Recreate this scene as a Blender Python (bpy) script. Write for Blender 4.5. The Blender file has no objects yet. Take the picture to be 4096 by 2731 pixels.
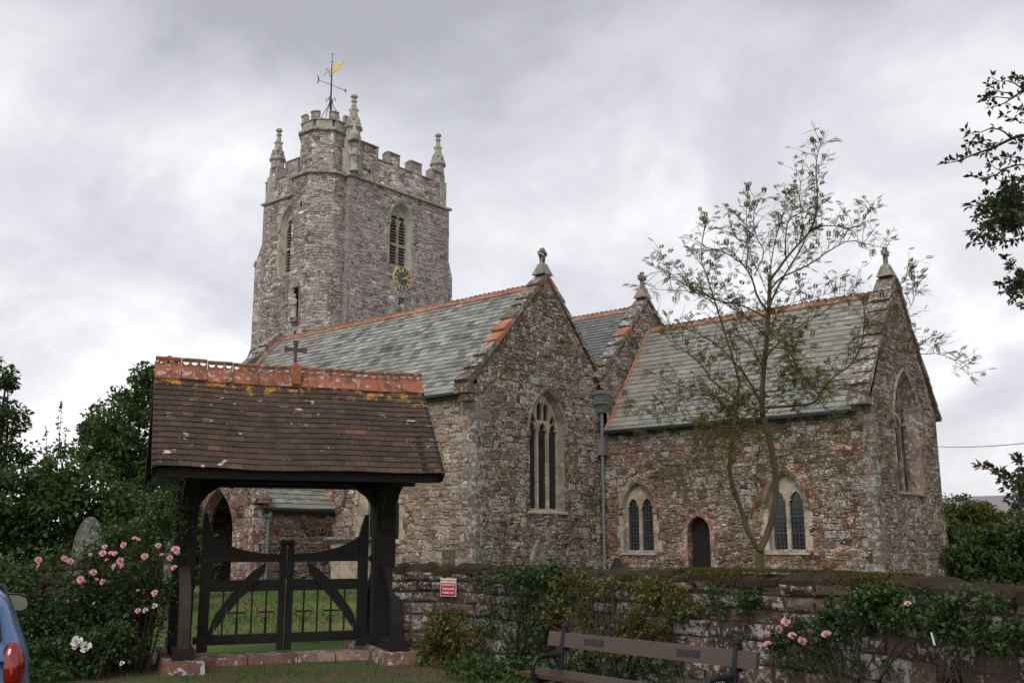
import bpy, bmesh, math, random
import numpy as np
from mathutils import Vector, Matrix
from mathutils.geometry import tessellate_polygon
R = math.radians
rnd = random.Random(7)
npr = np.random.default_rng(11)
sc = bpy.context.scene
col = sc.collection

# ------------------------------------------------------------------ camera
YAW, PIT, ROL, CAMH, FPX = R(130.23), R(11.36), R(-0.114), 1.65, 4000.0
fwd = Vector((math.cos(YAW)*math.cos(PIT), math.sin(YAW)*math.cos(PIT), math.sin(PIT)))
rt = fwd.cross(Vector((0, 0, 1))).normalized(); up = rt.cross(fwd)
rt, up = rt*math.cos(ROL)+up*math.sin(ROL), up*math.cos(ROL)-rt*math.sin(ROL)
cam = bpy.data.objects.new('camera', bpy.data.cameras.new('camera')); col.objects.link(cam)
cam.data.sensor_width = 36; cam.data.lens = FPX/4096*36
cam.data.clip_start = .1; cam.data.clip_end = 5000
m3 = Matrix((rt, up, -fwd)).transposed()
cam.matrix_world = Matrix.Translation((0, 0, CAMH)) @ m3.to_4x4()
sc.camera = cam
CAM = Vector((0, 0, CAMH))
# ground axes of the lane: L to the right of the view, D away from it
F0 = Vector((fwd.x, fwd.y, 0)).normalized(); R0 = Vector((rt.x, rt.y, 0)).normalized()
def LD(L, D, z=0.): return R0*L + F0*D + Vector((0, 0, z))
def ray(px, py): return fwd + rt*((px-2048)/FPX) - up*((py-1365.5)/FPX)     # px in the 4096 frame
DS = 4096/2352
def dep(px, py, t): return CAM + ray(px, py)*t
def onz(px, py, z):
    d = ray(px, py); return CAM + d*((z-CAMH)/d.z)
def ony(px, py, y):
    d = ray(px, py); return CAM + d*(y/d.y)

# ------------------------------------------------------------------ sky and sun
SUN_EL, SUN_AZ = R(50), R(-68)          # azimuth of the sun measured like x=cos, y=sin
w = bpy.data.worlds.new('World'); sc.world = w; w.use_nodes = True
nt = w.node_tree; nt.nodes.clear()
def wn(t, **k):
    n = nt.nodes.new(t)
    for a, b in k.items():
        if a.startswith('i_'): n.inputs[int(a[2:])].default_value = b
        else: setattr(n, a, b)
    return n
def wl(a, b): nt.links.new(a, b)
sky = wn('ShaderNodeTexSky', sky_type='NISHITA', sun_disc=False, sun_elevation=SUN_EL, sun_rotation=R(90)-SUN_AZ)
b1 = wn('ShaderNodeBackground'); b1.inputs[1].default_value = .07; wl(sky.outputs[0], b1.inputs[0])
tc = wn('ShaderNodeTexCoord'); sep = wn('ShaderNodeSeparateXYZ'); wl(tc.outputs['Generated'], sep.inputs[0])
zz = wn('ShaderNodeMath', operation='MAXIMUM', i_1=0.); wl(sep.outputs[2], zz.inputs[0])
za = wn('ShaderNodeMath', operation='ADD', i_1=.22); wl(zz.outputs[0], za.inputs[0])
za.inputs[1].default_value = .55
dx = wn('ShaderNodeMath', operation='DIVIDE'); wl(sep.outputs[0], dx.inputs[0]); wl(za.outputs[0], dx.inputs[1])
dy = wn('ShaderNodeMath', operation='DIVIDE'); wl(sep.outputs[1], dy.inputs[0]); wl(za.outputs[0], dy.inputs[1])
cmb = wn('ShaderNodeCombineXYZ'); wl(dx.outputs[0], cmb.inputs[0]); wl(dy.outputs[0], cmb.inputs[1])
def wnoise(scale, detail, rough, dist, loc):
    n = wn('ShaderNodeTexNoise'); n.inputs['Scale'].default_value = scale; n.inputs['Detail'].default_value = detail
    n.inputs['Roughness'].default_value = rough; n.inputs['Distortion'].default_value = dist
    m = wn('ShaderNodeMapping'); m.inputs['Location'].default_value = loc; wl(cmb.outputs[0], m.inputs[0]); wl(m.outputs[0], n.inputs['Vector']); return n.outputs[0]
def wmath(op, a, b=0., c=0.):
    n = wn('ShaderNodeMath', operation=op)
    for i, v in enumerate((a, b, c)):
        if isinstance(v, (int, float)): n.inputs[i].default_value = v
        else: wl(v, n.inputs[i])
    return n.outputs[0]
def wdot(v):
    n = wn('ShaderNodeVectorMath', operation='DOT_PRODUCT'); wl(tc.outputs['Generated'], n.inputs[0]); n.inputs[1].default_value = v; return n.outputs['Value']
big = wnoise(1.15, 3, .45, .5, (6.5, 1., 0)); mid = wnoise(3.4, 9, .60, .35, (1.3, 7.7, 0))
dens = wmath('ADD', wmath('MULTIPLY', big, .58), wmath('MULTIPLY', mid, .46))
# a brighter veil low down and towards the south-west
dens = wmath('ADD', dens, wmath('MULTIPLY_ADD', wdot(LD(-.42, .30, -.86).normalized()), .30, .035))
# sky brightness added overhead and behind the camera to light the scene, dimmed ahead
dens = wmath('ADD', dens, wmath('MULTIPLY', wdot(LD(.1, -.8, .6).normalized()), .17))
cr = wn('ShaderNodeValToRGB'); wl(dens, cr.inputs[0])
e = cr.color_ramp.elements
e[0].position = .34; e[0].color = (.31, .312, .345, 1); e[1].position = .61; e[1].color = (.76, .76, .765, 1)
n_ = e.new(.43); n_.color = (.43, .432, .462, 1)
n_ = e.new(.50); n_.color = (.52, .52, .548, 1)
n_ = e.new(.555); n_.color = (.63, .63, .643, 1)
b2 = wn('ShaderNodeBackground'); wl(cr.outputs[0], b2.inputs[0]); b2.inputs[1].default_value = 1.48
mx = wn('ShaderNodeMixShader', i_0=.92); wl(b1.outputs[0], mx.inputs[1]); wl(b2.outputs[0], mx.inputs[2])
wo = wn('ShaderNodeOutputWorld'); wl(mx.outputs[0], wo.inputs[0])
sl = bpy.data.lights.new('sun', 'SUN'); sl.energy = 1.5; sl.angle = R(28); sl.color = (1, .96, .9)
so = bpy.data.objects.new('sun', sl); col.objects.link(so)
sd = Vector((math.cos(SUN_AZ)*math.cos(SUN_EL), math.sin(SUN_AZ)*math.cos(SUN_EL), math.sin(SUN_EL)))
so.rotation_euler = sd.to_track_quat('Z', 'Y').to_euler(); so.location = (0, 0, 40)
sc.view_settings.view_transform = 'Standard'; sc.view_settings.look = 'None'
sc.view_settings.exposure = 0.12; sc.view_settings.gamma = 1.0

# ------------------------------------------------------------------ materials
class Mt:
    def __init__(s, name):
        s.m = bpy.data.materials.new(name); s.m.use_nodes = True
        s.nt = s.m.node_tree; s.b = s.nt.nodes['Principled BSDF']
        s.b.inputs['Specular IOR Level'].default_value = .25
    def n(s, t, ins=None, **k):
        n = s.nt.nodes.new(t)
        for a, b in k.items(): setattr(n, a, b)
        for a, b in (ins or {}).items(): s.set(n.inputs[a], b)
        return n
    def set(s, sock, v):
        if hasattr(v, 'is_output'): s.nt.links.new(v, sock)
        else:
            if isinstance(v, tuple) and len(v) == 3 and sock.type == 'RGBA': v = (*v, 1)
            sock.default_value = v
    def obj(s): return s.n('ShaderNodeTexCoord').outputs['Object']
    def isl(s): return s.n('ShaderNodeNewGeometry').outputs['Random Per Island']
    def noise(s, vec, scale, detail=4, rough=.6, dist=0.):
        return s.n('ShaderNodeTexNoise', {'Vector': vec, 'Scale': scale, 'Detail': detail, 'Roughness': rough, 'Distortion': dist}).outputs[0]
    def map(s, vec, scale=(1, 1, 1), loc=(0, 0, 0)):
        return s.n('ShaderNodeMapping', {'Vector': vec, 'Scale': scale, 'Location': loc}).outputs[0]
    def ramp(s, f, stops, interp='LINEAR'):
        n = s.n('ShaderNodeValToRGB', {0: f}); cr = n.color_ramp; cr.interpolation = interp
        while len(cr.elements) > 1: cr.elements.remove(cr.elements[-1])
        for i, (p, c) in enumerate(stops):
            e = cr.elements[0] if i == 0 else cr.elements.new(p)
            e.position = p; e.color = (*c, 1) if not isinstance(c, (int, float)) else (c, c, c, 1)
        return n.outputs[0]
    def mix(s, f, a, b, mode='MIX'):
        n = s.n('ShaderNodeMix', data_type='RGBA', blend_type=mode)
        s.set(n.inputs[0], f); s.set(n.inputs[6], a); s.set(n.inputs[7], b); return n.outputs[2]
    def math(s, op, a, b=0., c=0.):
        n = s.n('ShaderNodeMath', {0: a, 1: b, 2: c}, operation=op); return n.outputs[0]
    def mask(s, f, lo, hi): 
        return s.n('ShaderNodeMapRange', {0: f, 1: lo, 2: hi, 3: 0., 4: 1.}).outputs[0]
    def bump(s, h, strength=.5, dist=.02):
        s.set(s.b.inputs['Normal'], s.n('ShaderNodeBump', {'Height': h, 'Strength': strength, 'Distance': dist}).outputs[0])
    def base(s, c, rough=.85): s.set(s.b.inputs['Base Color'], c); s.set(s.b.inputs['Roughness'], rough)

def rubble(name, cols, mortar, scale=(3.6, 3.6, 7.2), lichen=.45, lcol=(.46, .46, .45), lscale=9, mort=.07, stain=None, fine=14, dark=.5, tint=(1.48, 1.42, 1.33)):
    t = Mt(name); o = t.obj()
    dv = t.n('ShaderNodeTexNoise', {'Vector': o, 'Scale': 2.5, 'Detail': 3}).outputs['Color']
    v = t.n('ShaderNodeVectorMath', {0: o, 1: t.n('ShaderNodeVectorMath', {0: dv, 'Scale': .16}, operation='SCALE').outputs[0]}, operation='ADD').outputs[0]
    mv = t.map(v, scale)
    vo = t.n('ShaderNodeTexVoronoi', {'Vector': mv, 'Scale': 1.0, 'Randomness': .95})
    ed = t.n('ShaderNodeTexVoronoi', {'Vector': mv, 'Scale': 1.0, 'Randomness': .95}, feature='DISTANCE_TO_EDGE').outputs['Distance']
    sp = t.n('ShaderNodeSeparateColor', {0: vo.outputs['Color']})
    c = t.ramp(sp.outputs[0], [(i/(len(cols)-1), cc) for i, cc in enumerate(cols)])
    c = t.mix(1., c, t.ramp(sp.outputs[1], [(0, .42), (1, 1.6)]), 'MULTIPLY')
    fn = t.noise(o, fine, 6, .7)
    c = t.mix(1., c, t.ramp(fn, [(.25, .5), (.75, 1.5)]), 'MULTIPLY')
    mm = t.mask(ed, mort, mort*.3)
    c = t.mix(t.math('MULTIPLY', mm, .85), c, t.mix(fn, tuple(x*.6 for x in mortar), mortar))
    if stain:
        c = t.mix(t.math('MULTIPLY', t.mask(t.noise(o, .55, 3, .55), .48, .66), .65), c, stain)
    big = t.noise(t.map(o, (1, 1, 1), (5, 3, 1)), .9, 3, .6)
    dk = t.noise(t.map(o, (1, 1, .8), (9, 2, 7)), 3.2, 6, .72)
    c = t.mix(t.math('MULTIPLY', t.mask(dk, .53, .66), dark), c, t.mix(1., c, (.30, .28, .27), 'MULTIPLY'))
    ln = t.noise(t.map(o, (1, 1, 1), (1.7, 8, 4)), lscale, 8, .74)
    lm = t.math('MULTIPLY', t.mask(t.math('ADD', ln, t.math('MULTIPLY', big, .35)), .76-.22*lichen, .84-.22*lichen), .85)
    lc = t.mix(t.noise(o, 3., 3), tuple(x*.72 for x in lcol), lcol)
    c = t.mix(t.math('MULTIPLY', lm, .45), c, lc)
    sn_ = t.noise(t.map(o, (1, 1, 1), (4, 1, 9)), 21, 5, .62); s2_ = t.noise(t.map(o, (1, 1, 1), (7, 2, 5)), 1.6, 5, .7)
    sm_ = t.mask(t.math('ADD', sn_, t.math('MULTIPLY', s2_, .95)), 1.135-.16*lichen, 1.19-.16*lichen)
    c = t.mix(t.math('MULTIPLY', sm_, .9), c, tuple(x*1.3 for x in lcol))
    c = t.n('ShaderNodeGamma', {0: c, 1: 1.3}).outputs[0]; c = t.mix(1., c, tint, 'MULTIPLY')
    t.base(c, .95)
    h = t.math('ADD', t.math('MULTIPLY', t.mask(ed, 0, .13), .75), t.math('MULTIPLY', fn, .55))
    t.bump(h, .9, .035)
    return t.m

def blocks(name, cols, lcol=(.5, .5, .49), lichen=.4, lscale=7, dark=.4, per=0., grime=0.):      # dressed stones, one tone per block
    t = Mt(name); o = t.obj()
    c = t.ramp(t.isl(), [(i/(len(cols)-1), cc) for i, cc in enumerate(cols)])
    fn = t.noise(o, 22, 6, .7)
    vb_ = t.n('ShaderNodeSeparateColor', {0: t.n('ShaderNodeTexVoronoi', {'Vector': o, 'Scale': 2.6}).outputs['Color']}).outputs[0]
    c = t.mix(1., c, t.ramp(vb_, [(0, .72), (1, 1.18)]), 'MULTIPLY')
    c = t.mix(1., c, t.ramp(fn, [(.25, .62), (.75, 1.35)]), 'MULTIPLY')
    dk = t.noise(t.map(o, (1, 1, .7), (9, 2, 7)), 4., 6, .7)
    c = t.mix(t.math('MULTIPLY', t.mask(dk, .52, .66), dark), c, (.045, .04, .036))
    ln = t.noise(t.map(o, (1, 1, 1), (1.7, 8, 4)), lscale, 8, .72)
    big = t.noise(t.map(o, (1, 1, 1), (5, 3, 1)), 1.1, 3, .6)
    if per: ln = t.math('ADD', ln, t.math('MULTIPLY_ADD', t.n('ShaderNodeTexWhiteNoise', {1: t.isl()}, noise_dimensions='1D').outputs[0], per, -per*.5))
    if grime: c = t.mix(t.math('MULTIPLY', t.mask(t.noise(t.map(o, (1, 1, 1), (3, 6, 2)), 1.7, 6, .68), .50, .62), grime), c, (.028, .022, .018))
    lm = t.mask(t.math('ADD', ln, t.math('MULTIPLY', big, .35)), .76-.22*lichen, .80-.22*lichen)
    c = t.mix(t.math('MULTIPLY', lm, .88), c, t.mix(t.noise(o, 30, 4, .7), tuple(x*.6 for x in lcol), tuple(x*1.2 for x in lcol)))
    t.base(c, .95); t.bump(t.math('ADD', fn, t.math('MULTIPLY', lm, .3)), .6, .02); return t.m

def plain(name, c, rough=.7, var=.25, scale=12, bump=.2, metal=0., spec=.25, bdist=.01):
    t = Mt(name); o = t.obj(); f = t.noise(o, scale, 5, .65)
    t.base(t.mix(1., c, t.ramp(f, [(.25, 1-var), (.75, 1+var)]), 'MULTIPLY'), rough)
    t.b.inputs['Metallic'].default_value = metal; t.b.inputs['Specular IOR Level'].default_value = spec
    if bump: t.bump(f, bump, bdist)
    return t.m

def slate(name, cols, lich=(.40, .41, .34), la=.45, stain=(.06, .065, .05)):
    t = Mt(name); o = t.obj(); i = t.isl()
    c = t.ramp(i, [(k/(len(cols)-1), cc) for k, cc in enumerate(cols)])
    n1 = t.noise(o, 7, 6, .7); n2 = t.noise(t.map(o, (1, 1, 1), (3, 3, 3)), 1.3, 4, .6); n3 = t.noise(o, 34, 4, .7)
    c = t.mix(1., c, t.ramp(n3, [(.3, .75), (.7, 1.25)]), 'MULTIPLY')
    c = t.mix(t.math('MULTIPLY', t.mask(n1, .46, .68), la), c, lich)
    c = t.mix(t.math('MULTIPLY', t.mask(n2, .52, .70), .5), c, stain)
    t.base(c, .62); t.bump(n3, .35, .008); return t.m

def leaf(name, cols, trans=.25, rough=.5, tt=(1.2, 1.3, .6)):
    t = Mt(name)
    c = t.ramp(t.isl(), [(k/(len(cols)-1), cc) for k, cc in enumerate(cols)])
    t.base(c, rough); t.b.inputs['Specular IOR Level'].default_value = .3
    tr = t.n('ShaderNodeBsdfTranslucent', {'Color': t.mix(1., c, tt, 'MULTIPLY')})
    ms = t.n('ShaderNodeMixShader', {0: trans, 1: t.b.outputs[0], 2: tr.outputs[0]})
    t.nt.links.new(ms.outputs[0], t.nt.nodes['Material Output'].inputs[0]); return t.m

def bark(name, c, c2, moss=.3, scale=14):
    t = Mt(name); o = t.obj(); f = t.noise(t.map(o, (1, 1, .3)), scale, 6, .7); g = t.noise(o, 2.5, 4)
    k = t.mix(f, tuple(x*.5 for x in c), c); k = t.mix(t.math('MULTIPLY', t.mask(g, .45, .65), moss), k, c2)
    t.base(k, .95); t.bump(f, .7, .02); return t.m

M = {}
M['tower'] = rubble('tower_rubble', [(.15, .10, .082), (.36, .335, .315), (.20, .14, .12), (.46, .445, .43), (.25, .175, .15), (.37, .34, .32), (.17, .12, .10), (.42, .40, .38)], (.24, .195, .16), (2.7, 2.7, 7.), mort=.045, tint=(1.5, 1.46, 1.42), lichen=.5, lcol=(.44, .43, .435), lscale=8, stain=(.17, .12, .09), dark=.45)
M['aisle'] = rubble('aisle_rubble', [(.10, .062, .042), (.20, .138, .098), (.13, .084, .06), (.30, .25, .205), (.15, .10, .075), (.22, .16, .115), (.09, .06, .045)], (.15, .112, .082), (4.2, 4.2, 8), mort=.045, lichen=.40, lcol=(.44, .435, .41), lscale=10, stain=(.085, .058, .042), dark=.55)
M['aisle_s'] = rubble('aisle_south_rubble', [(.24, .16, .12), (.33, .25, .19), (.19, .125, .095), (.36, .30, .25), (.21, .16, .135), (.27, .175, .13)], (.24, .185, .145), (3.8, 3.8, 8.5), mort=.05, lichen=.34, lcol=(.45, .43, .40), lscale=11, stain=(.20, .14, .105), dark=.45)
M['chancel'] = rubble('chancel_rubble', [(.145, .082, .056), (.22, .145, .10), (.165, .095, .068), (.31, .245, .20), (.13, .092, .072), (.235, .14, .098), (.18, .12, .09)], (.15, .108, .08), (2.5, 2.5, 6.0), mort=.04, tint=(1.38, 1.32, 1.24), lichen=.3, lcol=(.48, .46, .44), lscale=9, stain=(.17, .085, .055), dark=.55)
M['chancel_e'] = rubble('chancel_east_rubble', [(.14, .10, .075), (.21, .16, .125), (.125, .09, .07), (.26, .225, .19), (.17, .125, .10)], (.14, .11, .088), (3.2, 3.2, 5.5), mort=.04, lichen=.34, lcol=(.38, .37, .34), lscale=9, stain=(.14, .10, .075), dark=.5)
M['porch'] = rubble('porch_rubble', [(.13, .065, .055), (.19, .11, .085), (.10, .065, .065), (.16, .10, .08)], (.26, .19, .15), (2.4, 2.4, 3.6), lichen=.25, lscale=10, mort=.12, dark=.35)
M['quoin'] = blocks('quoin_stone', [(.12, .09, .075), (.20, .165, .14), (.19, .11, .078), (.24, .215, .19), (.15, .12, .10)], lcol=(.40, .395, .375), lichen=.34)
M['tquoin'] = blocks('tower_quoin_stone', [(.22, .18, .15), (.30, .26, .22), (.25, .18, .15), (.32, .29, .255)], lcol=(.40, .39, .375), lichen=.3)
M['beer'] = blocks('pale_dressed_stone', [(.36, .29, .21), (.43, .36, .27), (.38, .31, .235)], lcol=(.52, .50, .44), lichen=.2, dark=.3)
M['pinn'] = blocks('weathered_pale_stone', [(.30, .27, .205), (.36, .33, .26), (.27, .25, .20)], lcol=(.44, .43, .38), lichen=.45, dark=.5)
M['finial'] = blocks('weathered_finial_stone', [(.20, .18, .145), (.24, .215, .17)], lcol=(.36, .35, .31), lichen=.35, dark=.6)
M['redsand'] = blocks('red_sandstone', [(.22, .105, .07), (.28, .15, .11), (.19, .10, .075), (.30, .21, .17)], lichen=.22, dark=.35)
M['coping'] = blocks('coping_stone', [(.14, .10, .075), (.19, .14, .105), (.125, .09, .07), (.18, .155, .13)], lichen=.22, dark=.55)
M['brownst'] = blocks('brown_weathered_stone', [(.20, .155, .12), (.24, .19, .15), (.17, .13, .105)], lcol=(.34, .32, .28), lichen=.22, dark=.5)
M['pinkst'] = blocks('dull_pink_stone', [(.22, .155, .125), (.26, .19, .155), (.20, .14, .12)], lichen=.22, dark=.4)
M['terra'] = blocks('terracotta_slab', [(.38, .165, .095), (.42, .19, .11)], lcol=(.35, .25, .18), lichen=.1, dark=.15)
M['ridge'] = blocks('terracotta_ridge', [(.30, .12, .072), (.35, .145, .085), (.26, .115, .075)], lcol=(.38, .30, .23), lichen=.3, dark=.5)
M['slate'] = slate('green_grey_slate', [(.075, .078, .078), (.225, .222, .205), (.29, .283, .258), (.115, .118, .115), (.35, .34, .305), (.18, .18, .172), (.25, .246, .222)], la=.22)
M['slate_c'] = slate('olive_grey_slate', [(.215, .208, .168), (.265, .252, .205), (.165, .168, .167), (.33, .315, .265), (.135, .14, .147), (.275, .255, .20), (.19, .192, .196), (.24, .225, .172)], lich=(.33, .33, .24), la=.28, stain=(.12, .125, .10))
M['slate_n'] = slate('blue_grey_slate', [(.115, .118, .124), (.155, .157, .16), (.13, .134, .14), (.18, .18, .182)], la=.12)
M['s_tower'] = blocks('tower_stones', [(.20, .14, .118), (.33, .29, .265), (.24, .17, .145), (.40, .38, .35), (.28, .21, .185), (.36, .33, .31), (.22, .175, .155)], lcol=(.44, .43, .42), lichen=.54, lscale=13, per=.13)
M['s_tower_s'] = blocks('tower_south_stones', [(.17, .125, .10), (.27, .225, .19), (.20, .15, .12), (.31, .275, .24), (.23, .175, .145), (.18, .14, .115)], lcol=(.44, .43, .42), lichen=.30, lscale=10, per=.14)
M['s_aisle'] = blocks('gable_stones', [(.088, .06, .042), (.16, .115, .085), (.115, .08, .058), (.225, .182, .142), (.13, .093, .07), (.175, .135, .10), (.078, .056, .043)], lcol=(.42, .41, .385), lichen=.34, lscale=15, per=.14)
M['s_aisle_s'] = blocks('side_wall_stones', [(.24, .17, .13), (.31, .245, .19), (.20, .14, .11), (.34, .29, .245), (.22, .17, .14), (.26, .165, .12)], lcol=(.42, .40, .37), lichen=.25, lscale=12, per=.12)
M['s_chancel'] = blocks('chancel_stones', [(.12, .084, .063), (.17, .124, .093), (.135, .09, .068), (.215, .172, .135), (.112, .086, .068), (.148, .097, .07), (.178, .14, .108)], lcol=(.42, .41, .385), lichen=.31, lscale=15, per=.14)
M['s_red'] = blocks('red_ashlar_stones', [(.17, .105, .08), (.205, .14, .11), (.18, .125, .098), (.145, .09, .07)], lcol=(.40, .38, .36), lichen=.2, lscale=12, per=.12)
M['black'] = plain('black_iron', (.012, .013, .014), .45, .3, 20, .1)
M['gutter'] = plain('black_gutter_paint', (.02, .022, .025), .4, .3, 10, .1)
M['pipe'] = plain('grey_pipe_paint', (.15, .165, .175), .5, .25, 9, .1)
M['timber'] = None
t = Mt('dark_stained_timber'); o = t.obj(); f = t.noise(t.map(o, (9, 9, 1.2)), 4, 6, .7)
t.base(t.mix(f, (.006, .0055, .005), (.026, .022, .019)), .7); t.bump(f, .5, .01); M['timber'] = t.m
t = Mt('worn_timber'); o = t.obj(); f = t.noise(t.map(o, (14, 14, 1.0)), 4, 6, .75)
t.base(t.mix(f, (.012, .010, .009), (.08, .06, .046)), .85); t.bump(f, .6, .01); M['worn'] = t.m
t = Mt('window_glass'); o = t.obj(); t.base(t.mix(t.noise(o, 6, 3), (.006, .007, .008), (.03, .034, .04)), .12); t.b.inputs['Specular IOR Level'].default_value = .5
t.bump(t.noise(o, 9, 2), .15, .01); M['glass'] = t.m
M['lead'] = plain('lead_cames', (.11, .115, .12), .6, .2, 20, 0)
M['gold'] = plain('gilding', (.66, .53, .20), .45, .15, 20, .05)
M['dial'] = plain('slate_blue_dial', (.085, .088, .095), .6, .2, 10, .05)
M['louvre'] = plain('louvre_slate', (.17, .15, .125), .8, .25, 20, .2)
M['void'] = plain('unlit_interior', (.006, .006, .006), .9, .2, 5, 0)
M['white'] = plain('white_paint', (.72, .72, .72), .5, .05, 20, 0)
M['red'] = plain('red_sign_paint', (.42, .012, .02), .45, .06, 20, 0)
M['bluep'] = plain('blue_poster', (.03, .12, .42), .5, .1, 8, 0)
M['benchw'] = plain('brown_bench_boards', (.066, .040, .031), .42, .15, 3, .1, spec=.4)
M['plaque'] = plain('dark_plaque', (.02, .021, .024), .35, .3, 60, .3)
# lychgate plain tiles: brown with white lichen, ochre lichen belongs to the courses by the ridge
t = Mt('lychgate_tile'); o = t.obj(); i = t.isl()
c = t.ramp(i, [(0, (.052, .035, .026)), (.3, (.078, .051, .037)), (.55, (.048, .034, .027)), (.8, (.072, .050, .037)), (.95, (.10, .058, .04)), (1, (.16, .075, .048))])
n3 = t.noise(o, 40, 5, .7); c = t.mix(1., c, t.ramp(n3, [(.3, .6), (.7, 1.4)]), 'MULTIPLY')
c = t.mix(t.math('MULTIPLY', t.mask(t.noise(o, 2.2, 4, .6), .5, .68), .7), c, (.032, .026, .022))
zc = t.n('ShaderNodeSeparateXYZ', {0: o}).outputs[2]
gold = t.mask(t.math('ADD', t.noise(t.map(o, (1, 1, 1), (2, 5, 1)), 5, 6, .72), t.math('MULTIPLY', t.mask(zc, 3.5, 4.05), .26)), .70, .77)
c = t.mix(t.math('MULTIPLY', gold, .9), c, (.40, .225, .035))
wl_ = t.mask(t.math('ADD', t.noise(t.map(o, (1, 1, 2.2), (7, 7, 2)), 3.4, 7, .66), t.math('MULTIPLY', i, .10)), .695, .715)
c = t.mix(t.math('MULTIPLY', wl_, .9), c, (.50, .47, .42))
t.base(c, .85); t.bump(n3, .5, .008); M['ltile'] = t.m
t = Mt('lychgate_ridge_tile'); o = t.obj(); i = t.isl()
c = t.ramp(i, [(0, (.27, .092, .052)), (.5, (.315, .112, .063)), (1, (.24, .088, .057))])
n3 = t.noise(o, 30, 5, .7); c = t.mix(1., c, t.ramp(n3, [(.3, .75), (.7, 1.25)]), 'MULTIPLY')
c = t.mix(t.math('MULTIPLY', t.mask(t.noise(t.map(o, (1, 1, 1), (1, 2, 5)), 4.5, 6, .7), .49, .60), .8), c, (.09, .06, .04))
c = t.mix(t.math('MULTIPLY', t.mask(t.noise(t.map(o, (1, 1, 1), (4, 1, 2)), 8, 7, .7), .555, .60), .85), c, (.42, .38, .33))
c = t.mix(t.math('MULTIPLY', t.mask(t.noise(t.map(o, (1, 1, 1), (3, 8, 1)), 5, 5, .6), .60, .70), .7), c, (.36, .19, .03))
t.base(c, .85); t.bump(n3, .4, .006); M['lridge'] = t.m
M['leaf_row'] = leaf('rowan_leaf', [(.06, .085, .032), (.085, .11, .04), (.11, .12, .036), (.05, .075, .034), (.17, .14, .036), (.14, .08, .025)], .4)
M['leaf_holly'] = leaf('holly_leaf', [(.03, .045, .024), (.045, .065, .032), (.06, .075, .036), (.035, .055, .032)], .18, .3)
M['leaf_tree'] = leaf('sycamore_leaf', [(.036, .058, .02), (.06, .094, .03), (.082, .122, .036), (.048, .08, .026), (.10, .135, .04)], .35)
M['leaf_dark'] = leaf('dark_shrub_leaf', [(.026, .042, .016), (.046, .072, .022), (.034, .055, .02), (.07, .10, .028), (.115, .15, .036)], .3)
M['leaf_rose'] = leaf('rose_leaf', [(.022, .048, .018), (.042, .08, .026), (.058, .098, .03), (.03, .056, .021), (.10, .115, .028)], .25)
M['leaf_cot'] = leaf('cotoneaster_leaf', [(.04, .066, .016), (.072, .11, .024), (.11, .14, .03), (.05, .08, .02), (.22, .16, .03), (.15, .07, .025)], .3)
M['leaf_herb'] = leaf('weed_leaf', [(.03, .07, .018), (.05, .10, .025), (.04, .085, .02)], .3)
M['leaf_aut'] = leaf('hedge_leaf', [(.055, .075, .024), (.075, .105, .03), (.105, .125, .036), (.13, .095, .03), (.045, .065, .024)], .3)
M['leaf_spike'] = leaf('iris_blade', [(.06, .08, .05), (.09, .12, .075), (.05, .065, .035)], .2)
M['grass'] = leaf('grass_blade', [(.045, .095, .018), (.07, .14, .026), (.10, .13, .036), (.14, .13, .055), (.06, .12, .024)], .35)
M['bark_row'] = bark('rowan_bark', (.15, .11, .065), (.13, .12, .05), .6)
M['bark'] = bark('grey_brown_bark', (.06, .048, .036), (.05, .06, .03), .4)
M['pink'] = leaf('pink_petal', [(.80, .34, .44), (.85, .48, .56), (.88, .62, .67)], .25, tt=(1., .9, .95))
M['whitep'] = leaf('white_petal', [(.78, .76, .70), (.82, .80, .77)], .2, tt=(1., 1., .95))
M['yellowp'] = leaf('yellow_petal', [(.78, .50, .10), (.80, .58, .16)], .2)
M['berry'] = plain('red_berry', (.38, .018, .02), .3, .2, 30, 0)
# ground: worn turf
t = Mt('worn_turf'); o = t.obj()
g = t.mix(t.noise(o, 9, 6, .7), (.04, .066, .016), (.10, .14, .034))
d = t.mix(t.noise(o, 14, 6, .7), (.075, .05, .033), (.16, .108, .075))
c = t.mix(t.mask(t.noise(t.map(o, (1, 1, 1), (3, 1, 0)), .9, 5, .65), .44, .56), g, d)
t.base(c, 1.); t.bump(t.noise(o, 30, 5, .7), .9, .03); M['turf'] = t.m
t = Mt('churchyard_turf'); o = t.obj()
g = t.mix(t.noise(o, 9, 6, .7), (.05, .105, .016), (.10, .18, .03))
d = t.mix(t.noise(o, 14, 6, .7), (.13, .105, .045), (.19, .155, .07))
c = t.mix(t.mask(t.noise(t.map(o, (1, 1, 1), (9, 4, 0)), .35, 5, .6), .46, .60), g, d)
t.base(c, 1.); t.bump(t.noise(o, 30, 5, .7), .9, .03); M['lawn'] = t.m
t = Mt('hazed_moor'); o = t.obj(); t.base(t.mix(t.noise(o, .012, 5), (.20, .19, .19), (.28, .25, .25)), 1.); M['hill'] = t.m  # moor colour paled to grey-lilac in place of distance haze
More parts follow.
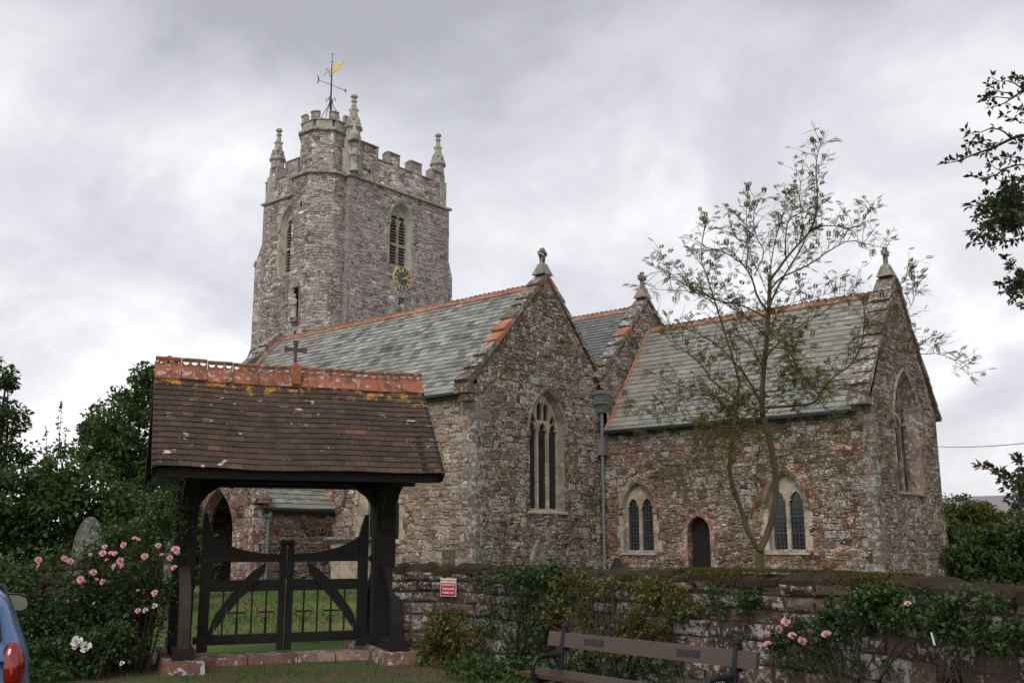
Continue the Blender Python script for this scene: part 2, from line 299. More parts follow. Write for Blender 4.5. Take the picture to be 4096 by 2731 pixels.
# boundary wall: big red-brown blocks, white lichen crusts
M['wstone'] = blocks('wall_block_stone', [(.09, .052, .038), (.145, .095, .068), (.08, .062, .052), (.18, .125, .09), (.11, .075, .056), (.065, .048, .04)], lcol=(.37, .36, .35), lichen=.24, lscale=15, dark=.6, per=.11, grime=.85)
M['wmortar'] = plain('wall_mortar', (.075, .058, .045), 1., .4, 18, .8, bdist=.03)
t = Mt('moss_cap'); o = t.obj(); f = t.noise(o, 26, 6, .75); g = t.noise(t.map(o, (1, 1, 1), (4, 2, 0)), .8, 4, .6)
c = t.mix(f, (.026, .018, .012), (.075, .052, .032))
c = t.mix(t.mask(g, .52, .64), c, t.mix(f, (.035, .036, .007), (.115, .105, .018)))
c = t.mix(t.math('MULTIPLY', t.mask(t.noise(o, 5, 6, .7), .58, .68), .6), c, (.12, .085, .065))
t.base(c, 1.); t.bump(f, 1., .05); M['moss'] = t.m
M['headstone'] = blocks('headstone_stone', [(.13, .118, .098), (.165, .15, .12)], lcol=(.29, .29, .25), lichen=.4, dark=.35)
M['headdark'] = blocks('headstone_dark', [(.10, .085, .07), (.12, .10, .085)], lcol=(.26, .25, .2), lichen=.3, dark=.6)
M['granite'] = plain('black_granite', (.012, .013, .015), .25, .3, 40, 0, spec=.5)
t = Mt('blue_car_paint'); o = t.obj(); t.base(t.mix(t.noise(o, 300, 2), (.05, .125, .27), (.08, .175, .36)), .28)
t.b.inputs['Coat Weight'].default_value = .7; t.b.inputs['Specular IOR Level'].default_value = .5
dr = t.n('ShaderNodeTexVoronoi', {'Vector': o, 'Scale': 55.}).outputs['Distance']; t.bump(t.mask(dr, .34, .1), .25, .004); M['carpaint'] = t.m
M['carglass'] = plain('car_glass', (.01, .012, .014), .05, .1, 5, 0, spec=.6)
M['mirror'] = plain('mirror_glass', (.62, .66, .64), .08, .12, 6, .0, metal=.9)
M['plastic'] = plain('black_plastic', (.015, .015, .016), .4, .1, 30, 0)
t = Mt('tail_lens'); t.base((.20, .004, .006), .12); t.b.inputs['Specular IOR Level'].default_value = .6; t.b.inputs['Coat Weight'].default_value = .6; M['lens'] = t.m
M['amber'] = plain('amber_lens', (.60, .07, .01), .15, .05, 5, 0, spec=.5)
M['rubber'] = plain('tyre_rubber', (.02, .02, .02), .8, .2, 30, .2)
M['alloy'] = plain('wheel_alloy', (.4, .4, .42), .35, .1, 20, 0, metal=.8)
# ------------------------------------------------------------------ helpers
def Z(o): return Vector(o['_org']) if '_org' in o else Vector((0, 0, 0))
ORG = {}
def thing(name, label, cat, org=(0, 0, 0), group=None):
    o = bpy.data.objects.new(name, None); col.objects.link(o); o.location = org; o.empty_display_size = .2
    o['label'] = label; o['category'] = cat
    if group: o['group'] = group
    ORG[o.name] = Vector(org); return o
def tag(o, label, cat, group=None):
    o['label'] = label; o['category'] = cat
    if group: o['group'] = group
    return o
def kind(o, k): o['kind'] = k; return o
def link(name, me, parent=None, label=None, smooth=False):
    o = bpy.data.objects.new(name, me); col.objects.link(o)
    if parent is not None:
        o.parent = parent; ORG[o.name] = ORG[parent.name]
    else: ORG[o.name] = Vector((0, 0, 0))
    if label: o['label'] = label
    if smooth:
        for p in me.polygons: p.use_smooth = True
    return o
class MB:
    def __init__(s): s.v = []; s.f = []; s.mi = []; s.ms = []; s.cur = 0
    def mat(s, m):
        if m not in s.ms: s.ms.append(m)
        s.cur = s.ms.index(m); return s
    def add(s, vs, fs):
        k = len(s.v); s.v += [Vector(p) for p in vs]
        for f in fs: s.f.append([i+k for i in f]); s.mi.append(s.cur)
        return s
    def hexa(s, p): return s.add(p, [(0, 3, 2, 1), (4, 5, 6, 7), (0, 1, 5, 4), (1, 2, 6, 5), (2, 3, 7, 6), (3, 0, 4, 7)])
    def box(s, x0, x1, y0, y1, z0, z1, fr=None):
        p = [(x0, y0, z0), (x1, y0, z0), (x1, y1, z0), (x0, y1, z0), (x0, y0, z1), (x1, y0, z1), (x1, y1, z1), (x0, y1, z1)]
        return s.hexa([fr(*q) for q in p] if fr else p)
    def bar(s, a, b, w, h, upv=(0, 0, 1)):       # rectangular bar from a to b
        a = Vector(a); b = Vector(b); d = (b-a).normalized(); u = Vector(upv)
        if abs(d.dot(u)) > .98: u = Vector((1, 0, 0))
        x = d.cross(u).normalized()*w/2; y = x.cross(d).normalized()*h/2
        return s.hexa([a-x-y, a+x-y, a+x+y, a-x+y, b-x-y, b+x-y, b+x+y, b-x+y])
    def tube(s, pts, r, n=6, cap=True, closed=False):
        pts = [Vector(p) for p in pts]; k = len(s.v); m = len(pts)
        if isinstance(r, (int, float)): r = [r]*m
        ref = None
        for i, p in enumerate(pts):
            if closed: d = pts[(i+1) % m]-pts[i-1]
            else: d = pts[min(i+1, m-1)]-pts[max(i-1, 0)]
            d = d.normalized() if d.length > 1e-9 else Vector((0, 0, 1))
            if ref is None:
                ref = d.cross(Vector((0, 0, 1)));
                if ref.length < .1: ref = d.cross(Vector((1, 0, 0)))
            x = (ref-d*ref.dot(d)).normalized(); ref = x; y = d.cross(x)
            for j in range(n):
                a = 2*math.pi*(j+.5)/n; s.v.append(p+(x*math.cos(a)+y*math.sin(a))*r[i])
        for i in range(m if closed else m-1):
            i2 = (i+1) % m
            for j in range(n):
                j2 = (j+1) % n
                s.f.append([k+i*n+j, k+i*n+j2, k+i2*n+j2, k+i2*n+j]); s.mi.append(s.cur)
        if cap and not closed:
            s.f.append([k+j for j in reversed(range(n))]); s.mi.append(s.cur)
            s.f.append([k+(m-1)*n+j for j in range(n)]); s.mi.append(s.cur)
        return s
    def lathe(s, c, prof, n=12, rot=0., sx=1., fr=None):      # prof: (r, z) list about a vertical axis at c
        c = Vector(c); k = len(s.v); m = len(prof)
        for r_, z_ in prof:
            for j in range(n):
                a = rot+2*math.pi*j/n; s.v.append(c+Vector((r_*math.cos(a)*sx, r_*math.sin(a), z_)))
        for i in range(m-1):
            for j in range(n):
                j2 = (j+1) % n; s.f.append([k+i*n+j, k+i*n+j2, k+(i+1)*n+j2, k+(i+1)*n+j]); s.mi.append(s.cur)
        s.f.append([k+j for j in reversed(range(n))]); s.mi.append(s.cur)
        s.f.append([k+(m-1)*n+j for j in range(n)]); s.mi.append(s.cur); return s
    def plate(s, outer, holes, fr, w0, w1=None, back=False, outer_sides=True):
        # flat plate with holes; front at w0, holes and rim cut through to w1
        loops = [outer]+list(holes); vs = [p for l in loops for p in l]
        tris = tessellate_polygon([[Vector((p[0], p[1], 0)) for p in l] for l in loops])
        k = len(s.v); s.v += [Vector(fr(p[0], p[1], w0)) for p in vs]
        for t in tris:
            a, b, c = [vs[i] for i in t]
            if (b[0]-a[0])*(c[1]-a[1])-(b[1]-a[1])*(c[0]-a[0]) < 0: t = (t[0], t[2], t[1])
            s.f.append([k+i for i in t]); s.mi.append(s.cur)
        if w1 is not None:
            k2 = len(s.v); s.v += [Vector(fr(p[0], p[1], w1)) for p in vs]; off = 0
            for li, l in enumerate(loops):
                if li or outer_sides:
                    for i in range(len(l)):
                        a = off+i; b = off+(i+1) % len(l)
                        s.f.append([k+a, k2+a, k2+b, k+b]); s.mi.append(s.cur)
                off += len(l)
            if back:
                for t in tris: s.f.append([k2+i for i in t]); s.mi.append(s.cur)
        return s
    def ring(s, lo, li, fr, wo, wi):               # loft between two outlines with the same count
        k = len(s.v); n = len(lo)
        s.v += [Vector(fr(p[0], p[1], wo)) for p in lo]+[Vector(fr(p[0], p[1], wi)) for p in li]
        for i in range(n):
            j = (i+1) % n; s.f.append([k+i, k+j, k+n+j, k+n+i]); s.mi.append(s.cur)
        return s
    def band(s, poly, z0, z1, e0, e1=None, chamfer=.06):     # string course round a convex plan outline
        def ex(e):
            out = []; n = len(poly)
            for i in range(n):
                p0, p, p1 = Vector(poly[i-1]), Vector(poly[i]), Vector(poly[(i+1) % n])
                d0 = (p-p0).normalized(); d1 = (p1-p).normalized()
                n0 = Vector((d0.y, -d0.x)); n1 = Vector((d1.y, -d1.x))
                m = (n0+n1).normalized(); out.append(p+m*(e/max(.3, m.dot(n0))))
            return out
        rings = [(ex(e0*.35), z0), (ex(e0), z0+chamfer*.7), (ex(e0), z1-chamfer), (ex(0.01), z1)]
        k = len(s.v); n = len(poly)
        for q, z in rings: s.v += [Vector((p.x, p.y, z)) for p in q]
        for i in range(3):
            for j in range(n):
                j2 = (j+1) % n; s.f.append([k+i*n+j, k+i*n+j2, k+(i+1)*n+j2, k+(i+1)*n+j]); s.mi.append(s.cur)
        return s
    def prism(s, poly, z0, z1, top=True):
        k = len(s.v); n = len(poly)
        s.v += [Vector((p[0], p[1], z0)) for p in poly]+[Vector((p[0], p[1], z1)) for p in poly]
        for j in range(n):
            j2 = (j+1) % n; s.f.append([k+j, k+j2, k+n+j2, k+n+j]); s.mi.append(s.cur)
        if top: s.f.append([k+n+j for j in range(n)]); s.mi.append(s.cur)
        return s
    def build(s, name, parent=None, label=None, smooth=False, org=None):
        o_ = ORG[parent.name] if parent is not None else Vector(org or (0, 0, 0))
        me = bpy.data.meshes.new(name)
        me.from_pydata([tuple(p-o_) for p in s.v], [], s.f)
        for m in s.ms: me.materials.append(m)
        me.polygons.foreach_set('material_index', s.mi); me.update()
        o = link(name, me, parent, label, smooth)
        if parent is None and org is not None: o.location = org; ORG[o.name] = Vector(org)
        return o
def mesh_np(name, verts, nper, mat, parent=None, label=None, org=None):      # verts (n*nper,3): one polygon of nper corners after another
    o_ = np.array(ORG[parent.name] if parent is not None else (org or (0, 0, 0)))
    verts = np.asarray(verts, dtype=np.float64)-o_; n = len(verts)//nper
    me = bpy.data.meshes.new(name); me.vertices.add(len(verts)); me.vertices.foreach_set('co', verts.astype(np.float32).ravel())
    me.loops.add(n*nper); me.loops.foreach_set('vertex_index', np.arange(n*nper, dtype=np.int32))
    me.polygons.add(n); me.polygons.foreach_set('loop_start', np.arange(0, n*nper, nper, dtype=np.int32))
    me.polygons.foreach_set('loop_total', np.full(n, nper, dtype=np.int32))
    me.materials.append(mat); me.update(calc_edges=True); me.validate()
    o = link(name, me, parent, label)
    if parent is None and org is not None: o.location = org
    return o
def unit(a): return a/np.maximum(np.linalg.norm(a, axis=1, keepdims=True), 1e-9)
def leaf_quads(P, Dr, Nr, ln, wd, fold=.18):
    Dr = unit(Dr); S = unit(np.cross(Dr, Nr)); Nn = np.cross(S, Dr)
    ln = np.broadcast_to(np.asarray(ln, float).reshape(-1, 1), (len(P), 1)); wd = np.broadcast_to(np.asarray(wd, float).reshape(-1, 1), (len(P), 1))
    m = P+Dr*ln*.45; q = np.stack([P, m+S*wd/2+Nn*wd*fold, P+Dr*ln-Nn*ln*.12, m-S*wd/2+Nn*wd*fold], 1)
    return q.reshape(-1, 3)
def rand_dirs(n): return unit(npr.normal(size=(n, 3)))
def FE(x): return lambda u, v, w: Vector((x+w, u, v))          # wall looking east: u = north, v = up
def FS(y): return lambda u, v, w: Vector((u, y-w, v))          # wall looking south: u = east
def arch(uc, hw, v0, vs, va, n=9):                              # pointed opening, anticlockwise from bottom left... right side first
    r_ = va-vs; Rr = (hw*hw+r_*r_)/(2*hw); pts = [(uc-hw, v0), (uc+hw, v0)]
    a1 = math.atan2(r_, Rr-hw) if Rr > hw else math.pi-math.atan2(r_, hw-Rr)
    cx_ = uc+hw-Rr
    for i in range(n+1):
        a = a1*i/n; pts.append((cx_+Rr*math.cos(a), vs+Rr*math.sin(a)))
    cx2 = uc-hw+Rr
    for i in range(n-1, -1, -1):
        a = a1*i/n; pts.append((cx2-Rr*math.cos(a), vs+Rr*math.sin(a)))
    return pts
def archz(u, uc, hw, vs, va):
    r_ = va-vs; Rr = (hw*hw+r_*r_)/(2*hw); x = abs(u-uc); return vs+math.sqrt(max(0, Rr*Rr-(x-hw+Rr)**2))
def grow(poly, uc, e, v0e=None):
    out = []; vm = min(p[1] for p in poly); n = len(poly)
    A = poly
    for i in range(n):
        p0, p, p1 = Vector(A[i-1]), Vector(A[i]), Vector(A[(i+1) % n])
        d0 = (p-p0); d1 = (p1-p); d0 = d0.normalized() if d0.length > 1e-6 else d1.normalized(); d1 = d1.normalized() if d1.length > 1e-6 else d0
        m = Vector((d0.y, -d0.x))+Vector((d1.y, -d1.x)); m = m.normalized() if m.length > 1e-6 else Vector((d0.y, -d0.x))
        k = max(.55, m.dot(Vector((d0.y, -d0.x)))); q = p+m*(e/k); out.append((q.x, q.y))
    return out

def slates(mb, fr, u0, u1, vlen, gauge, width, thick=.012, lift=.022, jit=.15, wob=1.):
    # fr(u, v, w): u along the eave, v up the slope, w off the roof
    rows = int(math.ceil(vlen/gauge))
    for r_ in range(rows):
        v0 = r_*gauge-.03; v1 = min(v0+gauge*1.25, vlen+.02); u = u0-(width*.5 if r_ % 2 else 0)-rnd.random()*.03
        wv = width*(1-.12*r_/rows)
        while u < u1:
            ww = wv*(1+rnd.uniform(-jit, jit)); a = max(u, u0); b = min(u+ww-.004, u1); u += ww
            if b-a < .03: continue
            d = rnd.uniform(-.006, .006)*wob; l = lift+rnd.uniform(-.006, .008)*wob; dv = rnd.uniform(-.008, .008)*wob
            mb.hexa([fr(a, v0+dv, l), fr(b, v0+dv+d*.4, l+d), fr(b, v1, .002), fr(a, v1, .002),
                     fr(a, v0+dv, l+thick), fr(b, v0+dv+d*.4, l+d+thick), fr(b, v1, .004), fr(a, v1, .004)])
def in_poly(p, poly):
    x, y = p; c = False; j = len(poly)-1
    for i in range(len(poly)):
        xi, yi = poly[i]; xj, yj = poly[j]
        if (yi > y) != (yj > y) and x < (xj-xi)*(y-yi)/(yj-yi)+xi: c = not c
        j = i
    return c
def rubble_stones(mb, m, fr, poly, holes, hh=(.09, .24), ll=(.14, .5), skip=.2, proud=(.008, .034), zmin=None, zmax=None):
    # rough-coursed stones standing proud of the wall core
    us = [p[0] for p in poly]; vs = [p[1] for p in poly]; v = max(min(vs), 0 if zmin is None else zmin); vt = max(vs) if zmax is None else zmax
    old = mb.cur; mb.mat(M[m]); cells = []
    while v < vt:
        h = hh[0]+(hh[1]-hh[0])*rnd.random()**1.2; u = min(us)-rnd.random()*.3
        while u < max(us):
            l = (ll[0]+(ll[1]-ll[0])*rnd.random()**1.5)*(.75+.5*(h-hh[0])/(hh[1]-hh[0])); a, b = u, u+l; u += l
            if rnd.random() < skip: continue
            k_ = rnd.uniform(.32, .68); dv_ = rnd.uniform(-.03, .03); tall = rnd.uniform(0, .05) if rnd.random() < .25 else 0
            parts_ = [(v+dv_-tall, v+h+dv_)] if h < .15 or rnd.random() < .55 else ([(v+dv_, v+h*k_+dv_), (v+h*k_+dv_, v+h+dv_)])
            for z0, z1 in parts_:
                g = rnd.uniform(.006, .016); j = lambda: rnd.uniform(-.02, .02)
                q = [(a+g+j(), z0+g+j()), (b-g+j(), z0+g+j()), (b-g+j(), z1-g+j()), (a+g+j(), z1-g+j())]
                mid = ((a+b)/2, (z0+z1)/2); te = q+[mid, (mid[0], z0), (mid[0], z1), (a, mid[1]), (b, mid[1])]
                if not all(in_poly(p, poly) for p in te): continue
                if any(in_poly(p, hl) for hl in holes for p in te): continue
                p = rnd.uniform(*proud); c = min(.022, (z1-z0)*.22); ins = [(x+(c if x < mid[0] else -c), y+(c if y < mid[1] else -c)) for x, y in q]
                k = len(mb.v); mb.v += [Vector(fr(x, y, -.004)) for x, y in q]+[Vector(fr(x, y, p+rnd.uniform(-.005, .005))) for x, y in ins]
                for i_ in range(4): mb.f.append([k+i_, k+(i_+1) % 4, k+4+(i_+1) % 4, k+4+i_]); mb.mi.append(mb.cur)
                mb.f.append([k+4, k+5, k+6, k+7]); mb.mi.append(mb.cur)
        v += h
    mb.cur = old
def ridge_run(mb, a, b, hw, drop, seg=.45, crest=.05, cres_n=3, th=.03):
    # inverted V tiles with a scalloped crest, a to b along the apex
    a = Vector(a); b = Vector(b); L = (b-a).length; d = (b-a)/L; s = d.cross(Vector((0, 0, 1))).normalized(); n = max(1, round(L/seg))
    for i in range(n):
        p = a+d*(L*i/n+.004); q = a+d*(L*(i+1)/n-.004); j = rnd.uniform(-.008, .008); p = p+Vector((0, 0, j)); q = q+Vector((0, 0, j+rnd.uniform(-.004, .004)))
        dn = Vector((0, 0, -drop)); up_ = Vector((0, 0, th))
        mb.add([p-s*hw+dn, p+up_, p+s*hw+dn, q-s*hw+dn, q+up_, q+s*hw+dn, p-s*hw*.8+dn, p+s*hw*.8+dn, q-s*hw*.8+dn, q+s*hw*.8+dn, p, q],
               [(0, 3, 4, 1), (1, 4, 5, 2), (0, 1, 10, 6), (1, 2, 7, 10), (3, 8, 11, 4), (4, 11, 9, 5)])
        for k in range(cres_n):
            c = p+(q-p)*((k+.5)/cres_n)+Vector((0, 0, th-.01)); hh = L/n/cres_n*.46
            vs = []
            for sd_ in (-.022, .022):
                for aa in range(5):
                    an = math.pi*aa/4; vs.append(c+d*(hh*math.cos(an))+s*sd_+Vector((0, 0, crest*math.sin(an))))
            mb.add(vs, [(0, 1, 2, 3, 4), (9, 8, 7, 6, 5)]+[(i_+1, i_, i_+5, i_+6) for i_ in range(4)])
def rake(mb, P0, P1, wdir, width, n, th=.12, over=.05, mats=None, base=0.):
    # raked coping from P0 (foot) to P1 (top): overlapping weathered slabs; wdir = across the wall
    P0 = Vector(P0); P1 = Vector(P1); d = (P1-P0); L = d.length; d /= L; wv = Vector(wdir).normalized(); nn = wv.cross(d).normalized()
    if nn.z < 0: nn = -nn
    ss = [0]+sorted((i+rnd.uniform(-.22, .22))/n for i in range(1, n))+[1.]
    for i in range(n):
        a = P0+d*(L*ss[i]-.05); b = P0+d*(L*ss[i+1]); e = over+rnd.uniform(-.015, .02); t0 = th+rnd.uniform(-.02, .03); l = .05
        if mats and i in mats: mb.mat(mats[i])
        x0 = -wv*(width/2+e); x1 = wv*(width/2+e)
        mb.hexa([a+x0+nn*(base), a+x1+nn*base, b+x1+nn*base, b+x0+nn*base,
                 a+x0+nn*(base+t0+l), a+x1+nn*(base+t0+l), b+x1+nn*(base+t0*.75), b+x0+nn*(base+t0*.75)])
        if mats and i in mats: mb.mat(mats[-1])
def quoins(mb, corner, fr1, dir1, fr2, dir2, z0, z1, proud=.012, hh=(.26, .4), lens=(.28, .55), batter=0.):
    # alternate long and short corner stones; fr1/fr2 = frames of both faces, dir = +-1 along u away from the corner (u1, u2 = corner)
    z = z0; k = 0; u1, u2 = corner
    while z < z1-.1:
        h = min(rnd.uniform(*hh), z1-z); a = lens[k % 2]*rnd.uniform(.85, 1.2); b = lens[(k+1) % 2]*rnd.uniform(.85, 1.2)
        g = .008
        p = proud+rnd.uniform(-.002, .006)
        for fr, u, dr, ln, e_ in ((fr1, u1, dir1, a, 0), (fr2, u2, dir2, b, -.006)):
            ua, ub = u-dr*(p+e_), u+dr*ln
            lo, hi = min(ua, ub), max(ua, ub)
            mb.box(lo, hi, z+g, z+h-g, -.10, p, fr=lambda x, y, q, fr=fr: fr(x, y, q))
        z += h; k += 1
# ------------------------------------------------------------------ the church
CH = thing('church', 'red and grey rubble stone church with battlemented clock tower and slate roofs', 'church', (-24, 30, 0))
def cusped(uc, hw, v0, vs, va, n=6, c=.24):
    p = arch(uc, hw, v0, vs, va, n); out = []; k = len(p)
    for i, q in enumerate(p):
        out.append(q)
        if i in (1+n//2, k-(n//2)):           # a little cusp half-way up each side of the head
            s_ = 1 if q[0] > uc else -1; out.append((q[0]-s_*hw*c, q[1]-.02)); 
    return p if hw < .09 else out
def window(fr, uc, hw, v0, vs, va, n, mw=.11, splay=.12, deep=.24, head=None, panels=1, glass='glass', hood=True, surround=True, sillz=.1, label=None, mat='beer', lead=0., transom=None, louvre=False, lighthead=.0, ring=None, sp=.07):
    inner = arch(uc, hw, v0, vs, va); hole = grow(inner, uc, splay)
    mb = MB().mat(M[ring or mat]); mb.ring(hole, inner, fr, .004, -deep); mb.mat(M[mat])
    edge = sp; W = 2*hw-2*edge; lw = (W-(n-1)*mw)/n; holes = []; lz = vs+lighthead
    for i in range(n):
        c = uc-hw+edge+lw/2+i*(lw+mw)
        if transom:
            holes.append([(c-lw/2, v0+.02), (c+lw/2, v0+.02), (c+lw/2, transom-.06), (c-lw/2, transom-.06)])
            holes.append(cusped(c, lw/2, transom+.06, lz-lw*.1, lz+lw*.85))
        else: holes.append(cusped(c, lw/2, v0+.02, lz-lw*.1, lz+lw*.75))
    np_ = {1: 0, 2: 2, 3: 4}[n] if panels else 0
    if np_:
        pw = (2*hw*.80-(np_-1)*.06)/np_; vb = lz+lw*.75+.06
        for i in range(np_):
            c = uc-hw*.80+pw/2+i*(pw+.06); zt = min(archz(c-pw/2, uc, hw, vs, va), archz(c+pw/2, uc, hw, vs, va))-.05
            b = vb-(.10 if np_ == 4 and i in (0, 3) else 0.)
            if n == 2: b = vb-.02
            if zt-b > .12: holes.append(arch(c, pw/2, b, max(b+.03, zt-pw*.9), zt, 4))
        if n == 3 and panels > 1:
            c = uc; zt = va-.08
    mb.plate(grow(inner, uc, .03), holes, fr, -deep, -deep-.13)
    win = mb.build('window', CH, label)
    g = MB().mat(M['louvre' if False else glass]); g.plate(grow(inner, uc, .02), [], fr, -deep-.1 if not louvre else -deep-.45); g.build('glass' if not louvre else 'opening', win)
    if louvre:
        lv = MB().mat(M['louvre'])
        z = v0+.08
        while z < va-.35:
            if not (transom and abs(z+.06-transom) < .1):
                for i in range(n):
                    c = uc-hw+edge+lw/2+i*(lw+mw); a = c-lw/2-.02; b = c+lw/2+.02
                    lv.hexa([fr(a, z-.02, -deep-.06), fr(b, z-.02, -deep-.06), fr(b, z+.10, -deep-.22), fr(a, z+.10, -deep-.22),
                             fr(a, z+.03, -deep-.06), fr(b, z+.03, -deep-.06), fr(b, z+.14, -deep-.22), fr(a, z+.14, -deep-.22)])
            z += .155
        lv.build('louvre_slats', win)
    if lead:
        lb = MB().mat(M['lead']); z = v0+lead
        dd = -deep-.085
        while z < va-.1:
            hwz = hw-.04 if z < vs else max(0, hw-.04-(z-vs)/(va-vs)*hw)
            if hwz > .05: lb.box(uc-hwz, uc+hwz, z-.005, z+.005, dd-.012, dd, fr=fr)
            z += lead
        u = uc-hw+lead*.6
        while u < uc+hw-.02:
            lb.box(u-.005, u+.005, v0, archz(u, uc, hw, vs, va)-.05, dd-.013, dd-.001, fr=fr); u += lead
        for z in (v0+(vs-v0)*.36, v0+(vs-v0)*.72): lb.box(uc-hw+.03, uc+hw-.03, z-.009, z+.009, dd-.016, dd+.004, fr=fr)
        lb.build('lead_cames', win)
    if sillz:
        s_ = MB().mat(M[mat]); a, b = uc-hw-splay-.12, uc+hw+splay+.12; z1 = v0-.005
        s_.hexa([fr(a, z1-sillz-.06, -.1), fr(b, z1-sillz-.06, -.1), fr(b, z1-sillz-.03, .05), fr(a, z1-sillz-.03, .05),
                 fr(a, z1, -.26), fr(b, z1, -.26), fr(b, z1-sillz*.7, .05), fr(a, z1-sillz*.7, .05)])
        s_.build('sill', win)
    top = [p for p in hole if p[1] >= vs-.001]
    if hood:
        h = MB().mat(M[ring or mat]); o1 = [p for p in grow(inner, uc, splay+.015) if p[1] >= vs-.02]; o2 = [p for p in grow(inner, uc, splay+.13) if p[1] >= vs-.02]
        for i in range(len(o1)-1):
            a, b, c, d = o1[i], o1[i+1], o2[i+1], o2[i]
            h.hexa([fr(*a, -.05), fr(*b, -.05), fr(*c, -.05), fr(*d, -.05), fr(*a, .035), fr(*b, .035), fr(*c, .085), fr(*d, .085)])
        for p in (o1[0], o1[-1]):
            s2 = 1 if p[0] > uc else -1
            h.box(p[0]+s2*.002-(.0 if s2 > 0 else .16), p[0]+s2*.002+(.16 if s2 > 0 else 0), vs-.16, vs-.021, -.05, .08, fr=fr)
        h.build('hood_mould', win)
    if surround:
        for s2 in (-1, 1):
            q = MB().mat(M[mat]); z = v0-.02; k = 0
            while z < vs-.2:
                hgt = min(rnd.uniform(.28, .5), vs-.17-z)
                if hgt < .1: break
                e0 = hw+splay+.004; e1 = e0+(.26 if (k+(s2 > 0)) % 2 else .14)*rnd.uniform(.85, 1.25); p = rnd.uniform(.006, .014)
                a, b = uc+s2*e0, uc+s2*e1
                q.box(min(a, b), max(a, b), z+.006, z+hgt-.006, -.06, p, fr=fr)
                z += hgt; k += 1
            if q.v: q.build('jamb_stones', win)
    return hole, win

# --- aisle (nearest gable)
AX, AYS, AYN, AYM = -21.16, 23.27, 30.3, 26.95
hole, _ = window(FE(AX), 26.87, .86, 2.75, 5.32, 6.66, 3, mw=.10, splay=.09, deep=.2, surround=False, sillz=.12, lighthead=.02, ring='brownst', sp=.04, label='tall three-light traceried window in the near gable')
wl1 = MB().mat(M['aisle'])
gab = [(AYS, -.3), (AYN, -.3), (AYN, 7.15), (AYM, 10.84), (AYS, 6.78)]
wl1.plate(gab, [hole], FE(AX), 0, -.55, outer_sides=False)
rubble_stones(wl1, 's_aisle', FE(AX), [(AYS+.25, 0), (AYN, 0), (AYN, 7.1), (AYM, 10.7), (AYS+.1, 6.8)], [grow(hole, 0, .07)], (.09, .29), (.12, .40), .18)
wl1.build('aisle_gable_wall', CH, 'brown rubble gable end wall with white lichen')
# south wall with one big window (mostly behind the lychgate post)
hole2, _ = window(FS(AYS), -25.6, .85, 1.75, 3.1, 4.3, 3, splay=.16, deep=.2, surround=True, label='window in the aisle side wall')
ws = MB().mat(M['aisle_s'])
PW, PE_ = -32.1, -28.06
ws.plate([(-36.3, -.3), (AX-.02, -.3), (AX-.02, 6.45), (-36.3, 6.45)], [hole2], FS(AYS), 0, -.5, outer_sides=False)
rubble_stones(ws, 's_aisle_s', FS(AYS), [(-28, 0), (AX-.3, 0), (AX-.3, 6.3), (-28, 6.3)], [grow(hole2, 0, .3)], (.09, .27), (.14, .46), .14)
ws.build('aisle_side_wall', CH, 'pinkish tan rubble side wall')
wb = MB().mat(M['aisle'])
wb.plate([(-(AYN), -.3), (-(AYS+.02), -.3), (-(AYS+.02), 6.6), (-AYM, 10.7), (-AYN, 7)], [], lambda u, v, w_: Vector((-36.3-w_, -u, v)), 0)
wb.build('aisle_west_wall', CH)
q = MB().mat(M['quoin'])
quoins(q, (AYS, AX), FE(AX), 1, FS(AYS-.003), -1, .0, 6.35, proud=.014, hh=(.28, .46), lens=(.3, .62))
q.build('quoins', CH, 'grey dressed corner stones of the near gable')
RZ, REY, REZ = 10.60, 23.06, 6.36
sl_ = Vector((RZ-REZ, AYM-REY)).normalized(); vlen = math.hypot(RZ-REZ, AYM-REY); cs, sn = (AYM-REY)/vlen, (RZ-REZ)/vlen
rf = MB().mat(M['slate']); slates(rf, lambda u, v, w_: Vector((u, REY+v*cs-w_*sn, REZ+v*sn+w_*cs)), -36.25, -21.66, vlen-.05, .245, .36)
rf.mat(M['slate']).add([(-36.3, REY+.02, REZ), (-21.4, REY+.02, REZ), (-21.4, AYM, RZ-.02), (-36.3, AYM, RZ-.02)], [(0, 1, 2, 3)])
rf.add([(-36.3, AYM, RZ-.02), (-21.4, AYM, RZ-.02), (-21.4, 30.0, 7.28), (-36.3, 30.0, 7.28)], [(0, 1, 2, 3)])
rf.build('aisle_roof', CH, 'long slope of mottled green-grey slates')
rg = MB().mat(M['ridge']); ridge_run(rg, (-36.35, AYM, RZ+.06), (-21.72, AYM, RZ+.06), .16, .17, .46, .055, 2); rg.build('ridge_tiles', CH, 'terracotta ridge of the near roof')
rg = MB().mat(M['terra'])
def bar_on(mb, p0, p1, w_, h_): mb.bar(p0, p1, w_, h_)
bar_on(rg, (-36.3, REY-.02, REZ+.06), (-36.3, AYM, RZ+.06), .13, .06); rg.build('verge_strip', CH, 'terracotta verge tiles at the tower end')
cp = MB().mat(M['coping'])
rake(cp, (-21.40, 22.92, 6.60), (-21.40, AYM, 10.86), (1, 0, 0), .46, 9, th=.15, mats={3: M['terra'], 4: M['terra'], -1: M['coping']})
rake(cp, (-21.40, 30.0, 7.66), (-21.40, AYM+.02, 10.86), (1, 0, 0), .46, 7, th=.13, mats={6: M['terra'], -1: M['coping']})
cp.box(-21.66, -21.08, 22.74, 23.32, 6.28, 6.58); cp.box(-21.64, -21.12, 22.95, 23.26, 6.05, 6.27)
cp.build('gable_coping', CH, 'stepped weathered coping with orange slabs')
cw = MB().mat(M['coping']).mat(M['coping'])
rake(cw, (-36.65, 22.8, 6.35), (-36.65, AYM, 10.8), (1, 0, 0), .5, 8, th=.2, mats={3: M['terra'], 4: M['terra'], -1: M['coping']}); cw.build('gable_coping', CH, 'far coping beside the tower')

